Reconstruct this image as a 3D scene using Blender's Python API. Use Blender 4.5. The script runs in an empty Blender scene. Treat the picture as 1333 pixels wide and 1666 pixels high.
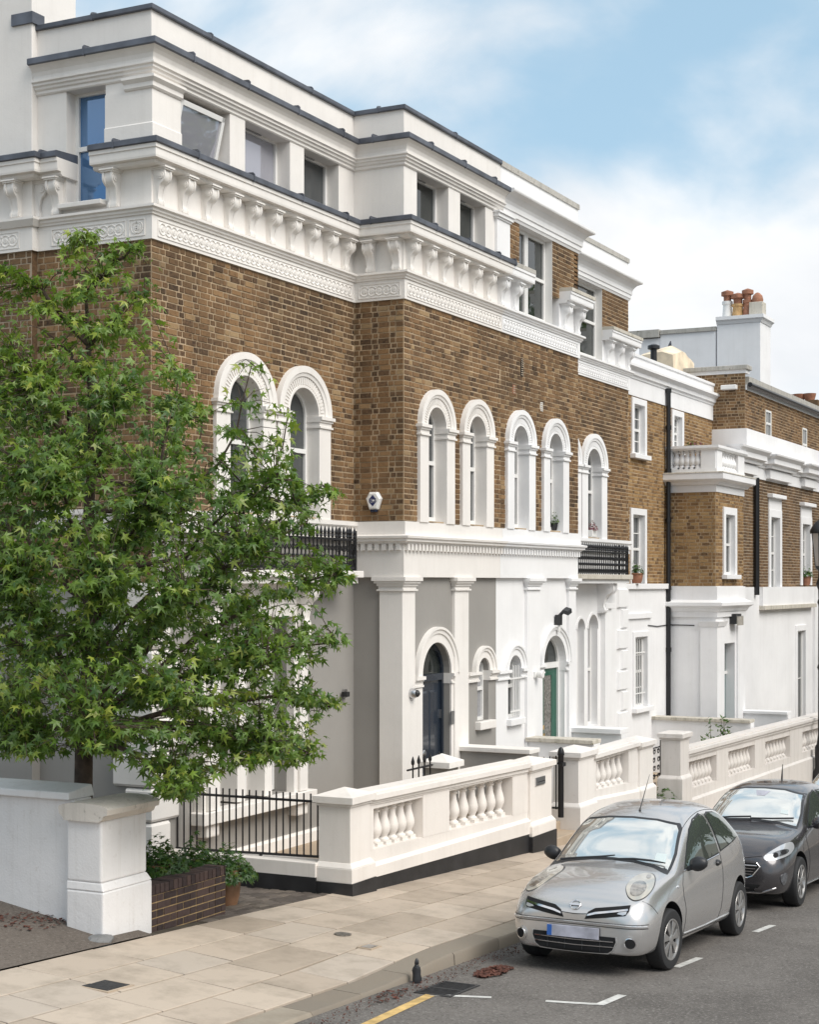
import bpy, bmesh, math, random
from mathutils import Vector, Matrix, Euler
from mathutils.geometry import tessellate_polygon
from mathutils.bvhtree import BVHTree
R = math.radians
SC = bpy.context.scene
COL = SC.collection
rnd = random.Random(7)

# ------------------------------------------------------------------ camera
FPX, PX0, HY, VX, HC = 2650.0, 666.5, 949.0, 2008.0, 3.6   # focal length in px of the 1333 px frame, axis, horizon, street vanishing point, eye height
TH = math.atan((VX - PX0) / FPX)
CT, ST = math.cos(TH), math.sin(TH)
cam_d = bpy.data.cameras.new('camera')
cam_d.sensor_fit = 'HORIZONTAL'; cam_d.sensor_width = 36.0
cam_d.lens = FPX / 1333.0 * 36.0
cam_d.shift_y = (HY - 833.0) / 1333.0
cam_d.clip_end = 3000
cam = bpy.data.objects.new('camera', cam_d); COL.objects.link(cam)
cam.location = (0, 0, HC)
cam.rotation_euler = (R(90), 0, TH - R(90))
SC.camera = cam

# ------------------------------------------------------------------ sky and sun
SUN_EL, SUN_AZ = R(46), R(-104)      # azimuth of the sun measured from +X towards +Y
SKY_OFF = (1.646, 0.507, 0.68)
world = bpy.data.worlds.new('World'); SC.world = world; world.use_nodes = True
nt = world.node_tree; nt.nodes.clear()
def wn(t, **k):
    n = nt.nodes.new(t)
    for a, v in k.items(): setattr(n, a, v)
    return n
wo = wn('ShaderNodeOutputWorld'); bg = wn('ShaderNodeBackground')
sky = wn('ShaderNodeTexSky', sky_type='NISHITA', sun_disc=False, sun_elevation=SUN_EL, sun_rotation=R(90) - SUN_AZ)
sky.dust_density = 1.5; sky.ozone_density = 1.2
bg.inputs['Strength'].default_value = 0.10
tc = wn('ShaderNodeTexCoord')
mp = wn('ShaderNodeMapping'); mp.inputs['Scale'].default_value = (1.0, 1.0, 1.7); mp.inputs['Location'].default_value = SKY_OFF
n1 = wn('ShaderNodeTexNoise'); n1.inputs['Scale'].default_value = 2.6; n1.inputs['Detail'].default_value = 9; n1.inputs['Roughness'].default_value = 0.5; n1.inputs['Distortion'].default_value = 0.35
cr = wn('ShaderNodeValToRGB'); cr.color_ramp.elements[0].position = 0.39; cr.color_ramp.elements[1].position = 0.55
cr.color_ramp.interpolation = 'EASE'
n2 = wn('ShaderNodeTexNoise'); n2.inputs['Scale'].default_value = 5.5; n2.inputs['Detail'].default_value = 8; n2.inputs['Distortion'].default_value = 0.4
cr2 = wn('ShaderNodeValToRGB'); cr2.color_ramp.elements[0].position = 0.36; cr2.color_ramp.elements[1].position = 0.62
cr2.color_ramp.elements[0].color = (4.9, 5.1, 5.35, 1); cr2.color_ramp.elements[1].color = (6.15, 6.2, 6.25, 1)
pale = wn('ShaderNodeMix', data_type='RGBA'); pale.inputs[0].default_value = 0.65; pale.inputs[7].default_value = (2.85, 4.25, 5.15, 1)
mx = wn('ShaderNodeMix', data_type='RGBA')
L = nt.links.new
L(tc.outputs['Generated'], mp.inputs[0]); L(mp.outputs[0], n1.inputs['Vector']); L(mp.outputs[0], n2.inputs['Vector'])
L(n1.outputs['Fac'], cr.inputs[0]); L(n2.outputs['Fac'], cr2.inputs[0])
L(sky.outputs[0], pale.inputs[6]); L(pale.outputs[2], mx.inputs[6])
L(cr.outputs[0], mx.inputs[0]); L(cr2.outputs[0], mx.inputs[7]); L(mx.outputs[2], bg.inputs[0]); L(bg.outputs[0], wo.inputs[0])

sun_d = bpy.data.lights.new('sun', 'SUN'); sun_d.energy = 1.75; sun_d.angle = R(40); sun_d.color = (1.0, 0.95, 0.88)
sun = bpy.data.objects.new('sun', sun_d); COL.objects.link(sun)
_sd = Vector((math.cos(SUN_EL) * math.cos(SUN_AZ), math.cos(SUN_EL) * math.sin(SUN_AZ), math.sin(SUN_EL)))
sun.rotation_euler = _sd.to_track_quat('Z', 'Y').to_euler(); sun.location = _sd * 60
vs = SC.view_settings
vs.view_transform = 'Standard'; vs.look = 'None'; vs.gamma = 1.0; vs.use_curve_mapping = False; vs.exposure = 0.78
SC.cycles.max_bounces = 6; SC.cycles.diffuse_bounces = 3; SC.cycles.glossy_bounces = 3; SC.cycles.transparent_max_bounces = 6
SC.cycles.use_denoising = True; SC.cycles.caustics_reflective = False; SC.cycles.caustics_refractive = False

# ------------------------------------------------------------------ measuring: a pixel of the photograph -> a point on a real plane
def ray(px, py):
    u = (px - PX0) / FPX
    return Vector((CT + u * ST, ST - u * CT, -(py - HY) / FPX))
def gx(px, Y): r = ray(px, 0); return r.x * Y / r.y
def gy(px, X): r = ray(px, 0); return r.y * X / r.x
def zy(px, py, Y): r = ray(px, py); return HC + r.z * Y / r.y
def zx(px, py, X): r = ray(px, py); return HC + r.z * X / r.x
def at_d(px, py, d): r = ray(px, py); return Vector((0, 0, HC)) + r * d
def road_z(X, Y=0): return -0.12 - 0.055 * (X - 15.13)
YK = 6.67                              # kerb face
def kerb_up(X):                        # kerb height above the road: dropped in front of the drive
    t = min(1, max(0, (X - 12.6) / 1.6)); t = t * t * (3 - 2 * t)
    return 0.035 + 0.085 * t
def pave_z(X, Y): return road_z(X) + kerb_up(X) + 0.045 * (Y - YK) + (0.12 - kerb_up(X)) * min(1, max(0, (Y - YK) / 2.3))
def on_ground(px, py, zf):
    r = ray(px, py); t = 15.0
    for _ in range(40):
        p = Vector((0, 0, HC)) + r * t
        t = t * (HC - zf(p.x, p.y)) / (HC - p.z)
    return Vector((0, 0, HC)) + r * t

# ------------------------------------------------------------------ mesh helpers
class Frame:
    """a wall's own axes: u to the right along the wall, n out of the wall, z up"""
    def __init__(s, o, U, N): s.o, s.U, s.N = Vector(o), Vector(U), Vector(N)
    def __call__(s, u, n, z): return s.o + s.U * u + s.N * n + Vector((0, 0, z))
def FY(Y, X0=0): return Frame((X0, Y, 0), (1, 0, 0), (0, -1, 0))       # wall facing the street, u = world X
def FXm(X): return Frame((X, 0, 0), (0, -1, 0), (-1, 0, 0))            # wall facing -X, u = -world Y
WORLD = Frame((0, 0, 0), (1, 0, 0), (0, 1, 0))

class MB:
    def __init__(s, fr=None): s.v, s.f, s.fr = [], [], fr or WORLD
    def add(s, pts): i = len(s.v); s.v += [s.fr(*p) for p in pts]; return i
    def quad(s, *pts): i = s.add(pts); s.f.append(tuple(range(i, i + len(pts)))); return s
    def box(s, u0, u1, n0, n1, z0, z1):
        i = s.add([(u0, n0, z0), (u1, n0, z0), (u1, n1, z0), (u0, n1, z0), (u0, n0, z1), (u1, n0, z1), (u1, n1, z1), (u0, n1, z1)])
        s.f += [(i+3, i+2, i+1, i), (i+4, i+5, i+6, i+7), (i, i+1, i+5, i+4), (i+1, i+2, i+6, i+5), (i+2, i+3, i+7, i+6), (i+3, i, i+4, i+7)]
        return s
    def hexa(s, b, t):                    # 4 bottom points, 4 top points
        i = s.add(list(b) + list(t))
        s.f += [(i+3, i+2, i+1, i), (i+4, i+5, i+6, i+7), (i, i+1, i+5, i+4), (i+1, i+2, i+6, i+5), (i+2, i+3, i+7, i+6), (i+3, i, i+4, i+7)]
        return s
    def loft(s, rings, cap=True, closed=True):
        n = len(rings[0]); idx = [s.add(r) for r in rings]
        for a, b in zip(idx, idx[1:]):
            for k in range(n if closed else n - 1):
                k2 = (k + 1) % n
                s.f.append((a + k, a + k2, b + k2, b + k))
        if cap and closed: s.f.append(tuple(range(idx[0] + n - 1, idx[0] - 1, -1))); s.f.append(tuple(range(idx[-1], idx[-1] + n)))
        return s
    def lathe(s, prof, c=(0, 0, 0), seg=16, cap=True):      # prof: (r, z)
        s.loft([[(c[0] + r * math.cos(2*math.pi*k/seg), c[1] + r * math.sin(2*math.pi*k/seg), c[2] + z) for k in range(seg)] for r, z in prof], cap); return s
    def tube(s, path, r, seg=6, cap=True):
        P = [Vector(p) for p in path]; rr = r if isinstance(r, (list, tuple)) else [r] * len(P); rings = []
        prev = None
        for i, p in enumerate(P):
            d = (P[min(i+1, len(P)-1)] - P[max(i-1, 0)])
            d = d.normalized() if d.length > 1e-9 else Vector((0, 0, 1))
            a = prev if prev else (Vector((0, 0, 1)) if abs(d.z) < .9 else Vector((1, 0, 0)))
            x = a - d * a.dot(d)
            if x.length < 1e-6: x = d.orthogonal()
            x.normalize(); y = d.cross(x); prev = x
            rings.append([tuple(p + (x * math.cos(2*math.pi*k/seg) + y * math.sin(2*math.pi*k/seg)) * rr[i]) for k in range(seg)])
        return s.loft(rings, cap)
    def extrude(s, poly, axis, a, b):     # poly in the two other axes; axis 'u','n','z'
        def m(p, t): return {'u': (t, p[0], p[1]), 'n': (p[0], t, p[1]), 'z': (p[0], p[1], t)}[axis]
        return s.loft([[m(p, a) for p in poly], [m(p, b) for p in poly]])
    def sweep(s, path, prof, close_ends=True):
        """prof [(out, z)...] carried along a plan polyline, outward = right of heading, mitred"""
        n = len(path); P = [Vector((p[0], p[1])) for p in path]; nor = []
        for i in range(n - 1):
            d = (P[i+1] - P[i]).normalized(); nor.append(Vector((d.y, -d.x)))
        def off(i, o):
            if i == 0: return P[0] + nor[0] * o
            if i == n - 1: return P[-1] + nor[-1] * o
            a, b = nor[i-1], nor[i]; m = a + b; k = m.length_squared
            return P[i] + m * (2 * o / k) if k > 1e-6 else P[i] + a * o
        rings = []
        for i in range(n):
            rings.append([(off(i, o).x, off(i, o).y, z) for o, z in prof])
        return s.loft(rings, close_ends)
    def wall(s, outer, holes=(), depth=0.2, n=0.0, reveal=True):
        polys = [[Vector((p[0], p[1], 0)) for p in outer]] + [[Vector((p[0], p[1], 0)) for p in h] for h in holes]
        flat = [p for q in polys for p in q]
        i = s.add([(p.x, n, p.y) for p in flat])
        for t in tessellate_polygon(polys): s.f.append(tuple(i + k for k in t))
        if reveal:
            for h in holes:
                m = len(h); j = s.add([(p[0], n, p[1]) for p in h]); k = s.add([(p[0], n - depth, p[1]) for p in h])
                for a in range(m): b = (a + 1) % m; s.f.append((j + a, j + b, k + b, k + a))
        return s
    def ring(s, uc, zc, prof, a0=0.0, a1=math.pi, seg=28, ry=1.0):
        """prof [(r, n)...] turned in the wall's plane (an archivolt)"""
        rings = []
        for k in range(seg + 1):
            a = a0 + (a1 - a0) * k / seg
            rings.append([(uc + r * math.cos(a), n, zc + r * ry * math.sin(a)) for r, n in prof])
        return s.loft(rings)
    def mesh(s, name):
        me = bpy.data.meshes.new(name); me.from_pydata([tuple(v) for v in s.v], [], s.f); me.update(); return me
    def obj(s, name, mat, parent=None, smooth=False, bevel=0, **kw):
        o = put(name, s.mesh(name), mat, parent, **kw)
        if smooth:
            for p in o.data.polygons: p.use_smooth = True
            if smooth == 'auto': shade_auto(o)
        if bevel:
            b = o.modifiers.new('bevel', 'BEVEL'); b.width = bevel; b.segments = 2; b.limit_method = 'ANGLE'; b.angle_limit = R(40); b.harden_normals = False
        return o
def shade_auto(o, ang=38):
    me = o.data; bm = bmesh.new(); bm.from_mesh(me); bmesh.ops.remove_doubles(bm, verts=bm.verts, dist=1e-5)
    bmesh.ops.recalc_face_normals(bm, faces=bm.faces)
    for e in bm.edges: e.smooth = not (len(e.link_faces) == 2 and e.calc_face_angle(0) > R(ang))
    for f in bm.faces: f.smooth = True
    bm.to_mesh(me); bm.free()
def put(name, me, mat, parent=None, loc=None, rot=None, label=None, cat=None, group=None, kind=None):
    o = bpy.data.objects.new(name, me); COL.objects.link(o)
    if mat is not None and me is not None and not me.materials:
        for m in (mat if isinstance(mat, (list, tuple)) else [mat]): me.materials.append(m)
    if loc is not None: o.location = loc
    if rot is not None: o.rotation_euler = rot
    if parent is not None:
        o.parent = parent; o.matrix_parent_inverse = INV.get(parent.name) or parent_inv(parent)
    if label: o['label'] = label
    if cat: o['category'] = cat
    if group: o['group'] = group
    if kind: o['kind'] = kind
    return o
INV = {}
def world_mat(o):
    m = Matrix.LocRotScale(o.location, o.rotation_euler, o.scale)
    return (world_mat(o.parent) @ o.matrix_parent_inverse @ m) if o.parent else m
def parent_inv(p): return world_mat(p).inverted()
def thing(name, loc, label, cat, group=None, rot=None):
    o = bpy.data.objects.new(name, None); COL.objects.link(o); o.location = loc; o.empty_display_size = .2
    if rot is not None: o.rotation_euler = rot
    o['label'] = label; o['category'] = cat
    if group: o['group'] = group
    return o
# ------------------------------------------------------------------ materials
def mat_new(name):
    m = bpy.data.materials.new(name); m.use_nodes = True
    n = m.node_tree.nodes; b = n['Principled BSDF']; return m, n, m.node_tree.links.new, b
def nd(n, t, **k):
    x = n.new(t)
    for a, v in k.items():
        if a in x.inputs: x.inputs[a].default_value = v
        else: setattr(x, a, v)
    return x
def mixc(n, l, fac, a, b, blend='MIX'):
    x = n.new('ShaderNodeMix'); x.data_type = 'RGBA'; x.blend_type = blend
    for i, v in ((0, fac), (6, a), (7, b)):
        if hasattr(v, 'links') or hasattr(v, 'is_linked'): l(v, x.inputs[i])
        else: x.inputs[i].default_value = (tuple(v) + (1,)) if isinstance(v, tuple) and len(v) == 3 else v
    return x.outputs[2]
def ramp(n, l, src, stops):
    x = n.new('ShaderNodeValToRGB'); e = x.color_ramp.elements
    while len(e) < len(stops): e.new(0.5)
    for k, (p, c) in enumerate(stops): e[k].position = p; e[k].color = (tuple(c) + (1,)) if isinstance(c, tuple) else (c, c, c, 1)
    l(src, x.inputs[0]); return x.outputs[0]
def simple(name, col, rough=0.6, metal=0.0, coat=0.0, var=0.0, vscale=6.0, bump=0.0, bscale=60.0, spec=0.5):
    m, n, l, b = mat_new(name)
    b.inputs['Roughness'].default_value = rough; b.inputs['Metallic'].default_value = metal; b.inputs['Coat Weight'].default_value = coat
    b.inputs['Specular IOR Level'].default_value = spec; b.inputs['Coat Roughness'].default_value = 0.04
    tcn = nd(n, 'ShaderNodeTexCoord')
    if var:
        nz = nd(n, 'ShaderNodeTexNoise', Scale=vscale, Detail=5.0); l(tcn.outputs['Object'], nz.inputs['Vector'])
        f = ramp(n, l, nz.outputs['Fac'], [(0.3, 0.0), (0.7, 1.0)])
        c = mixc(n, l, f, tuple(x * (1 - var) for x in col), tuple(min(1, x * (1 + var * .6)) for x in col)); l(c, b.inputs['Base Color'])
    else: b.inputs['Base Color'].default_value = tuple(col) + (1,)
    if bump:
        nz = nd(n, 'ShaderNodeTexNoise', Scale=bscale, Detail=4.0); l(tcn.outputs['Object'], nz.inputs['Vector'])
        bp = nd(n, 'ShaderNodeBump', Strength=bump, Distance=0.01); l(nz.outputs['Fac'], bp.inputs['Height']); l(bp.outputs[0], b.inputs['Normal'])
    return m
def stucco(name, col, dirt=0.10, streak=0.10, dirtcol=(0.36, 0.32, 0.26), bump=0.2):
    streak *= 1.9; dirt *= 2.2
    """painted render: mottled, faint runs of dirt, fine relief"""
    m, n, l, b = mat_new(name)
    g = nd(n, 'ShaderNodeNewGeometry')
    n1 = nd(n, 'ShaderNodeTexNoise', Scale=0.9, Detail=6.0, Roughness=0.6); l(g.outputs['Position'], n1.inputs['Vector'])
    mp1 = nd(n, 'ShaderNodeMapping'); mp1.inputs['Scale'].default_value = (7, 7, 0.45); l(g.outputs['Position'], mp1.inputs[0])
    n2 = nd(n, 'ShaderNodeTexNoise', Scale=1.0, Detail=6.0, Roughness=0.65); l(mp1.outputs[0], n2.inputs['Vector'])
    n3 = nd(n, 'ShaderNodeTexNoise', Scale=14.0, Detail=6.0, Roughness=0.7); l(g.outputs['Position'], n3.inputs['Vector'])
    c = mixc(n, l, ramp(n, l, n1.outputs['Fac'], [(0.35, 0.0), (0.65, 1.0)]), tuple(x * 0.95 for x in col), tuple(min(1, x * 1.03) for x in col))
    sf = nd(n, 'ShaderNodeMath', operation='MULTIPLY'); sf.inputs[1].default_value = streak
    l(ramp(n, l, n2.outputs['Fac'], [(0.50, 0.0), (0.78, 1.0)]), sf.inputs[0]); c = mixc(n, l, sf.outputs[0], c, dirtcol)
    df = nd(n, 'ShaderNodeMath', operation='MULTIPLY'); df.inputs[1].default_value = dirt
    l(ramp(n, l, n3.outputs['Fac'], [(0.58, 0.0), (0.74, 1.0)]), df.inputs[0]); c = mixc(n, l, df.outputs[0], c, dirtcol)
    mp2 = nd(n, 'ShaderNodeMapping'); mp2.inputs['Scale'].default_value = (26, 26, 1.3); l(g.outputs['Position'], mp2.inputs[0])
    n6 = nd(n, 'ShaderNodeTexNoise', Scale=1.0, Detail=4.0, Roughness=0.6); l(mp2.outputs[0], n6.inputs['Vector'])
    rf = nd(n, 'ShaderNodeMath', operation='MULTIPLY'); rf.inputs[1].default_value = min(.5, streak * 1.2)
    l(ramp(n, l, n6.outputs['Fac'], [(0.62, 0.0), (0.80, 1.0)]), rf.inputs[0]); c = mixc(n, l, rf.outputs[0], c, dirtcol)
    l(c, b.inputs['Base Color']); b.inputs['Roughness'].default_value = 0.62; b.inputs['Specular IOR Level'].default_value = 0.3
    n4 = nd(n, 'ShaderNodeTexNoise', Scale=45.0, Detail=5.0); l(g.outputs['Position'], n4.inputs['Vector'])
    n5 = nd(n, 'ShaderNodeTexNoise', Scale=2.2, Detail=3.0); l(g.outputs['Position'], n5.inputs['Vector'])
    b1 = nd(n, 'ShaderNodeBump', Strength=bump, Distance=0.006); l(n4.outputs['Fac'], b1.inputs['Height'])
    b2 = nd(n, 'ShaderNodeBump', Strength=bump * 1.2, Distance=0.03); l(n5.outputs['Fac'], b2.inputs['Height']); l(b1.outputs[0], b2.inputs['Normal'])
    l(b2.outputs[0], b.inputs['Normal'])
    return m
def brickmat(name, stops, soot=0.5, sootcol=(0.035, 0.028, 0.022), tan=(0.32, 0.195, 0.10), tanf=0.5):
    m, n, l, b = mat_new(name)
    g = nd(n, 'ShaderNodeNewGeometry'); oi = nd(n, 'ShaderNodeObjectInfo')
    ad = nd(n, 'ShaderNodeMath', operation='ADD'); l(g.outputs['Random Per Island'], ad.inputs[0]); l(oi.outputs['Random'], ad.inputs[1])
    fr = nd(n, 'ShaderNodeMath', operation='FRACT'); l(ad.outputs[0], fr.inputs[0])
    c = ramp(n, l, fr.outputs[0], stops)
    nz = nd(n, 'ShaderNodeTexNoise', Scale=26.0, Detail=7.0, Roughness=0.7); l(g.outputs['Position'], nz.inputs['Vector'])
    c = mixc(n, l, ramp(n, l, nz.outputs['Fac'], [(0.34, 0.0), (0.72, tanf)]), c, tan)
    c = mixc(n, l, ramp(n, l, nz.outputs['Fac'], [(0.30, 0.65), (0.44, 0.0)]), c, (0.05, 0.033, 0.022))
    big = nd(n, 'ShaderNodeTexNoise', Scale=0.55, Detail=7.0, Roughness=0.62); l(g.outputs['Position'], big.inputs['Vector'])
    sf = nd(n, 'ShaderNodeMath', operation='MULTIPLY'); sf.inputs[1].default_value = soot
    l(ramp(n, l, big.outputs['Fac'], [(0.44, 0.0), (0.64, 1.0)]), sf.inputs[0]); c = mixc(n, l, sf.outputs[0], c, sootcol)
    pt = nd(n, 'ShaderNodeTexNoise', Scale=1.3, Detail=5.0, Roughness=0.6); pm = nd(n, 'ShaderNodeMapping'); pm.inputs['Location'].default_value = (3, 7, 1); l(g.outputs['Position'], pm.inputs[0]); l(pm.outputs[0], pt.inputs['Vector'])
    pf = nd(n, 'ShaderNodeMath', operation='MULTIPLY'); pf.inputs[1].default_value = 0.4
    l(ramp(n, l, pt.outputs['Fac'], [(0.52, 0.0), (0.72, 1.0)]), pf.inputs[0]); c = mixc(n, l, pf.outputs[0], c, tan)
    l(c, b.inputs['Base Color']); b.inputs['Roughness'].default_value = 0.86; b.inputs['Specular IOR Level'].default_value = 0.2
    bp = nd(n, 'ShaderNodeBump', Strength=0.5, Distance=0.008); l(nz.outputs['Fac'], bp.inputs['Height']); l(bp.outputs[0], b.inputs['Normal'])
    return m
def glassmat(name, tint, f0=1.9, rough=0.02, metal=0.0):
    m, n, l, b = mat_new(name); b.inputs['Base Color'].default_value = tuple(tint) + (1,)
    b.inputs['Roughness'].default_value = rough; b.inputs['IOR'].default_value = f0; b.inputs['Metallic'].default_value = metal
    g = nd(n, 'ShaderNodeNewGeometry'); nz = nd(n, 'ShaderNodeTexNoise', Scale=1.6, Detail=2.0); l(g.outputs['Position'], nz.inputs['Vector'])
    bp = nd(n, 'ShaderNodeBump', Strength=0.05, Distance=0.05); l(nz.outputs['Fac'], bp.inputs['Height']); l(bp.outputs[0], b.inputs['Normal'])
    return m
M = {}
M['cream'] = stucco('cream_render', (0.82, 0.785, 0.745), 0.04, 0.06)
M['white'] = stucco('white_render', (0.84, 0.835, 0.835), 0.03, 0.035)
M['white2'] = stucco('white_render_far', (0.84, 0.835, 0.84), 0.035, 0.05)
M['oldwhite'] = stucco('weathered_white_render', (0.79, 0.77, 0.76), 0.12, 0.13, (0.40, 0.35, 0.29), 0.45)
M['mossy_old'] = stucco('stained_pier_coping', (0.66, 0.61, 0.55), 0.35, 0.25, (0.16, 0.13, 0.10), 0.5)
M['iron_stone'] = stucco('grey_rubble', (0.20, 0.20, 0.20), 0.6, 0.3, (0.08, 0.08, 0.075), 0.8)
M['wallcream'] = stucco('garden_wall_render', (0.81, 0.76, 0.71), 0.05, 0.07, (0.40, 0.34, 0.27), 0.25)
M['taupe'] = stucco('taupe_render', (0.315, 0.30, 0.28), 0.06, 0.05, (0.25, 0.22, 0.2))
M['coping_stone'] = stucco('weathered_coping_stone', (0.47, 0.45, 0.41), 0.65, 0.3, (0.14, 0.13, 0.10), 0.4)
M['mossy'] = stucco('stained_stone_coping', (0.58, 0.54, 0.47), 0.55, 0.35, (0.17, 0.16, 0.09), 0.4)
M['brick'] = brickmat('london_stock_brick', [(0.0, (0.026, 0.018, 0.014)), (0.09, (0.055, 0.035, 0.024)), (0.24, (0.105, 0.062, 0.035)), (0.48, (0.160, 0.092, 0.046)), (0.78, (0.215, 0.125, 0.060)), (0.93, (0.275, 0.17, 0.085)), (1.0, (0.35, 0.25, 0.14))])
M['brick_pale'] = brickmat('pale_stock_brick', [(0.0, (0.09, 0.055, 0.03)), (0.2, (0.22, 0.13, 0.06)), (0.6, (0.33, 0.20, 0.085)), (1.0, (0.42, 0.28, 0.13))], 0.18)
M['brick_sooty'] = brickmat('sooty_stock_brick', [(0.0, (0.05, 0.032, 0.022)), (0.4, (0.11, 0.068, 0.04)), (1.0, (0.20, 0.125, 0.066))], 0.5)
M['brick_blue'] = brickmat('dark_engineering_brick', [(0.0, (0.028, 0.022, 0.024)), (0.5, (0.05, 0.036, 0.036)), (1.0, (0.085, 0.056, 0.05))], 0.2, tan=(0.11, 0.08, 0.07), tanf=0.4)
M['mortar'] = simple('lime_mortar', (0.42, 0.315, 0.205), 0.95, var=0.35, vscale=2.5, bump=0.4)
M['mortar_dark'] = simple('sooty_mortar', (0.42, 0.34, 0.25), 0.95, var=0.3, vscale=2.5, bump=0.4)
M['mortar_tan'] = simple('tan_mortar', (0.40, 0.28, 0.14), 0.95, var=0.3, vscale=8)
M['lead'] = simple('lead_sheet', (0.115, 0.125, 0.15), 0.45, 0.35, var=0.4, vscale=3.5, bump=0.15, bscale=9)
M['black'] = simple('black_iron_paint', (0.012, 0.012, 0.014), 0.35, bump=0.05)
M['plinth_black'] = simple('black_plinth_paint', (0.022, 0.022, 0.024), 0.5, var=0.4, vscale=4, bump=0.2)
M['rubber'] = simple('tyre_rubber', (0.018, 0.018, 0.019), 0.75, bump=0.1)
M['plastic'] = simple('black_plastic', (0.022, 0.023, 0.026), 0.42)
M['darkvoid'] = simple('unlit_cavity', (0.008, 0.008, 0.009), 0.9)
M['frame'] = simple('white_gloss_paint', (0.80, 0.79, 0.77), 0.32)
M['frame_grey'] = simple('grey_window_frame', (0.30, 0.30, 0.31), 0.4)
M['navy'] = simple('navy_door_paint', (0.016, 0.024, 0.038), 0.22, coat=0.5)
M['green_door'] = simple('green_door_paint', (0.003, 0.085, 0.048), 0.3, coat=0.2)
M['brass'] = simple('brass', (0.75, 0.50, 0.18), 0.25, 1.0)
M['steel'] = simple('brushed_steel', (0.55, 0.55, 0.56), 0.3, 1.0)
M['chrome'] = simple('chrome', (0.72, 0.72, 0.74), 0.12, 1.0)
M['glass'] = glassmat('window_glass', (0.055, 0.06, 0.062), 1.75)
M['glass_lit'] = glassmat('window_glass_with_net_curtain', (0.30, 0.30, 0.31), 1.6, 0.06)
M['glass_sky'] = glassmat('attic_glass_with_painted_sky', (0.42, 0.42, 0.47), 2.0, 0.02, 0.35)  # pale sky reflection is partly painted into the base colour
M['glass_dark'] = glassmat('dark_window_glass', (0.02, 0.025, 0.024), 1.7)
M['terracotta'] = simple('terracotta', (0.36, 0.165, 0.10), 0.8, var=0.3, vscale=9, bump=0.2)
M['clay_pot'] = simple('glazed_clay_pot', (0.25, 0.135, 0.075), 0.5, var=0.4, vscale=5)
M['chimney_buff'] = simple('buff_chimney_clay', (0.52, 0.33, 0.15), 0.85, var=0.3, vscale=7)
M['soil'] = simple('potting_soil', (0.03, 0.02, 0.014), 0.95)
M['road_white'] = simple('worn_white_road_paint', (0.62, 0.61, 0.58), 0.7, var=0.3, vscale=12)
M['road_yellow'] = simple('worn_yellow_road_paint', (0.62, 0.42, 0.16), 0.7, var=0.35, vscale=10)
M['iron'] = simple('cast_iron_cover', (0.055, 0.055, 0.058), 0.55, 0.6, var=0.4, vscale=20, bump=0.3)
M['rust_leaf'] = simple('dead_brown_leaf', (0.10, 0.035, 0.022), 0.85, var=0.5, vscale=15)
M['bark'] = simple('tree_bark', (0.085, 0.06, 0.045), 0.9, var=0.5, vscale=9, bump=0.8, bscale=22)
M['red'] = simple('red_oxide_paint', (0.20, 0.035, 0.03), 0.5)
M['tarp'] = simple('orange_stained_tarpaulin', (0.82, 0.68, 0.50), 0.6, var=0.4, vscale=2.5)

def leafmat(name, a, b2, yellow=(0.20, 0.24, 0.03), yf=0.12):
    m, n, l, b = mat_new(name)
    g = nd(n, 'ShaderNodeNewGeometry'); oi = nd(n, 'ShaderNodeObjectInfo')
    ad = nd(n, 'ShaderNodeMath', operation='ADD'); l(g.outputs['Random Per Island'], ad.inputs[0]); l(oi.outputs['Random'], ad.inputs[1])
    fr = nd(n, 'ShaderNodeMath', operation='FRACT'); l(ad.outputs[0], fr.inputs[0])
    c = ramp(n, l, fr.outputs[0], [(0.0, a), (1.0 - yf - 0.08, b2), (1.0, yellow)])
    l(c, b.inputs['Base Color']); b.inputs['Roughness'].default_value = 0.38; b.inputs['Specular IOR Level'].default_value = 0.55
    tr = nd(n, 'ShaderNodeBsdfTranslucent'); mc = mixc(n, l, 0.5, c, (0.16, 0.26, 0.02)); l(mc, tr.inputs['Color'])
    ms = nd(n, 'ShaderNodeMixShader'); ms.inputs[0].default_value = 0.38
    out = n['Material Output']; l(b.outputs[0], ms.inputs[1]); l(tr.outputs[0], ms.inputs[2]); l(ms.outputs[0], out.inputs[0])
    return m
M['leaf'] = leafmat('maple_like_leaf', (0.042, 0.105, 0.018), (0.15, 0.25, 0.038), (0.28, 0.33, 0.06))
M['leaf_young'] = leafmat('young_leaf', (0.11, 0.20, 0.024), (0.21, 0.32, 0.04), (0.36, 0.40, 0.06), 0.2)
M['leaf_ivy'] = leafmat('ivy_leaf', (0.02, 0.065, 0.012), (0.06, 0.14, 0.02), (0.14, 0.20, 0.03), 0.1)
M['leaf_street'] = leafmat('street_tree_leaf', (0.045, 0.09, 0.018), (0.09, 0.14, 0.025))
M['heather'] = leafmat('heather_flower', (0.12, 0.012, 0.04), (0.25, 0.03, 0.09), (0.3, 0.1, 0.12))

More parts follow.
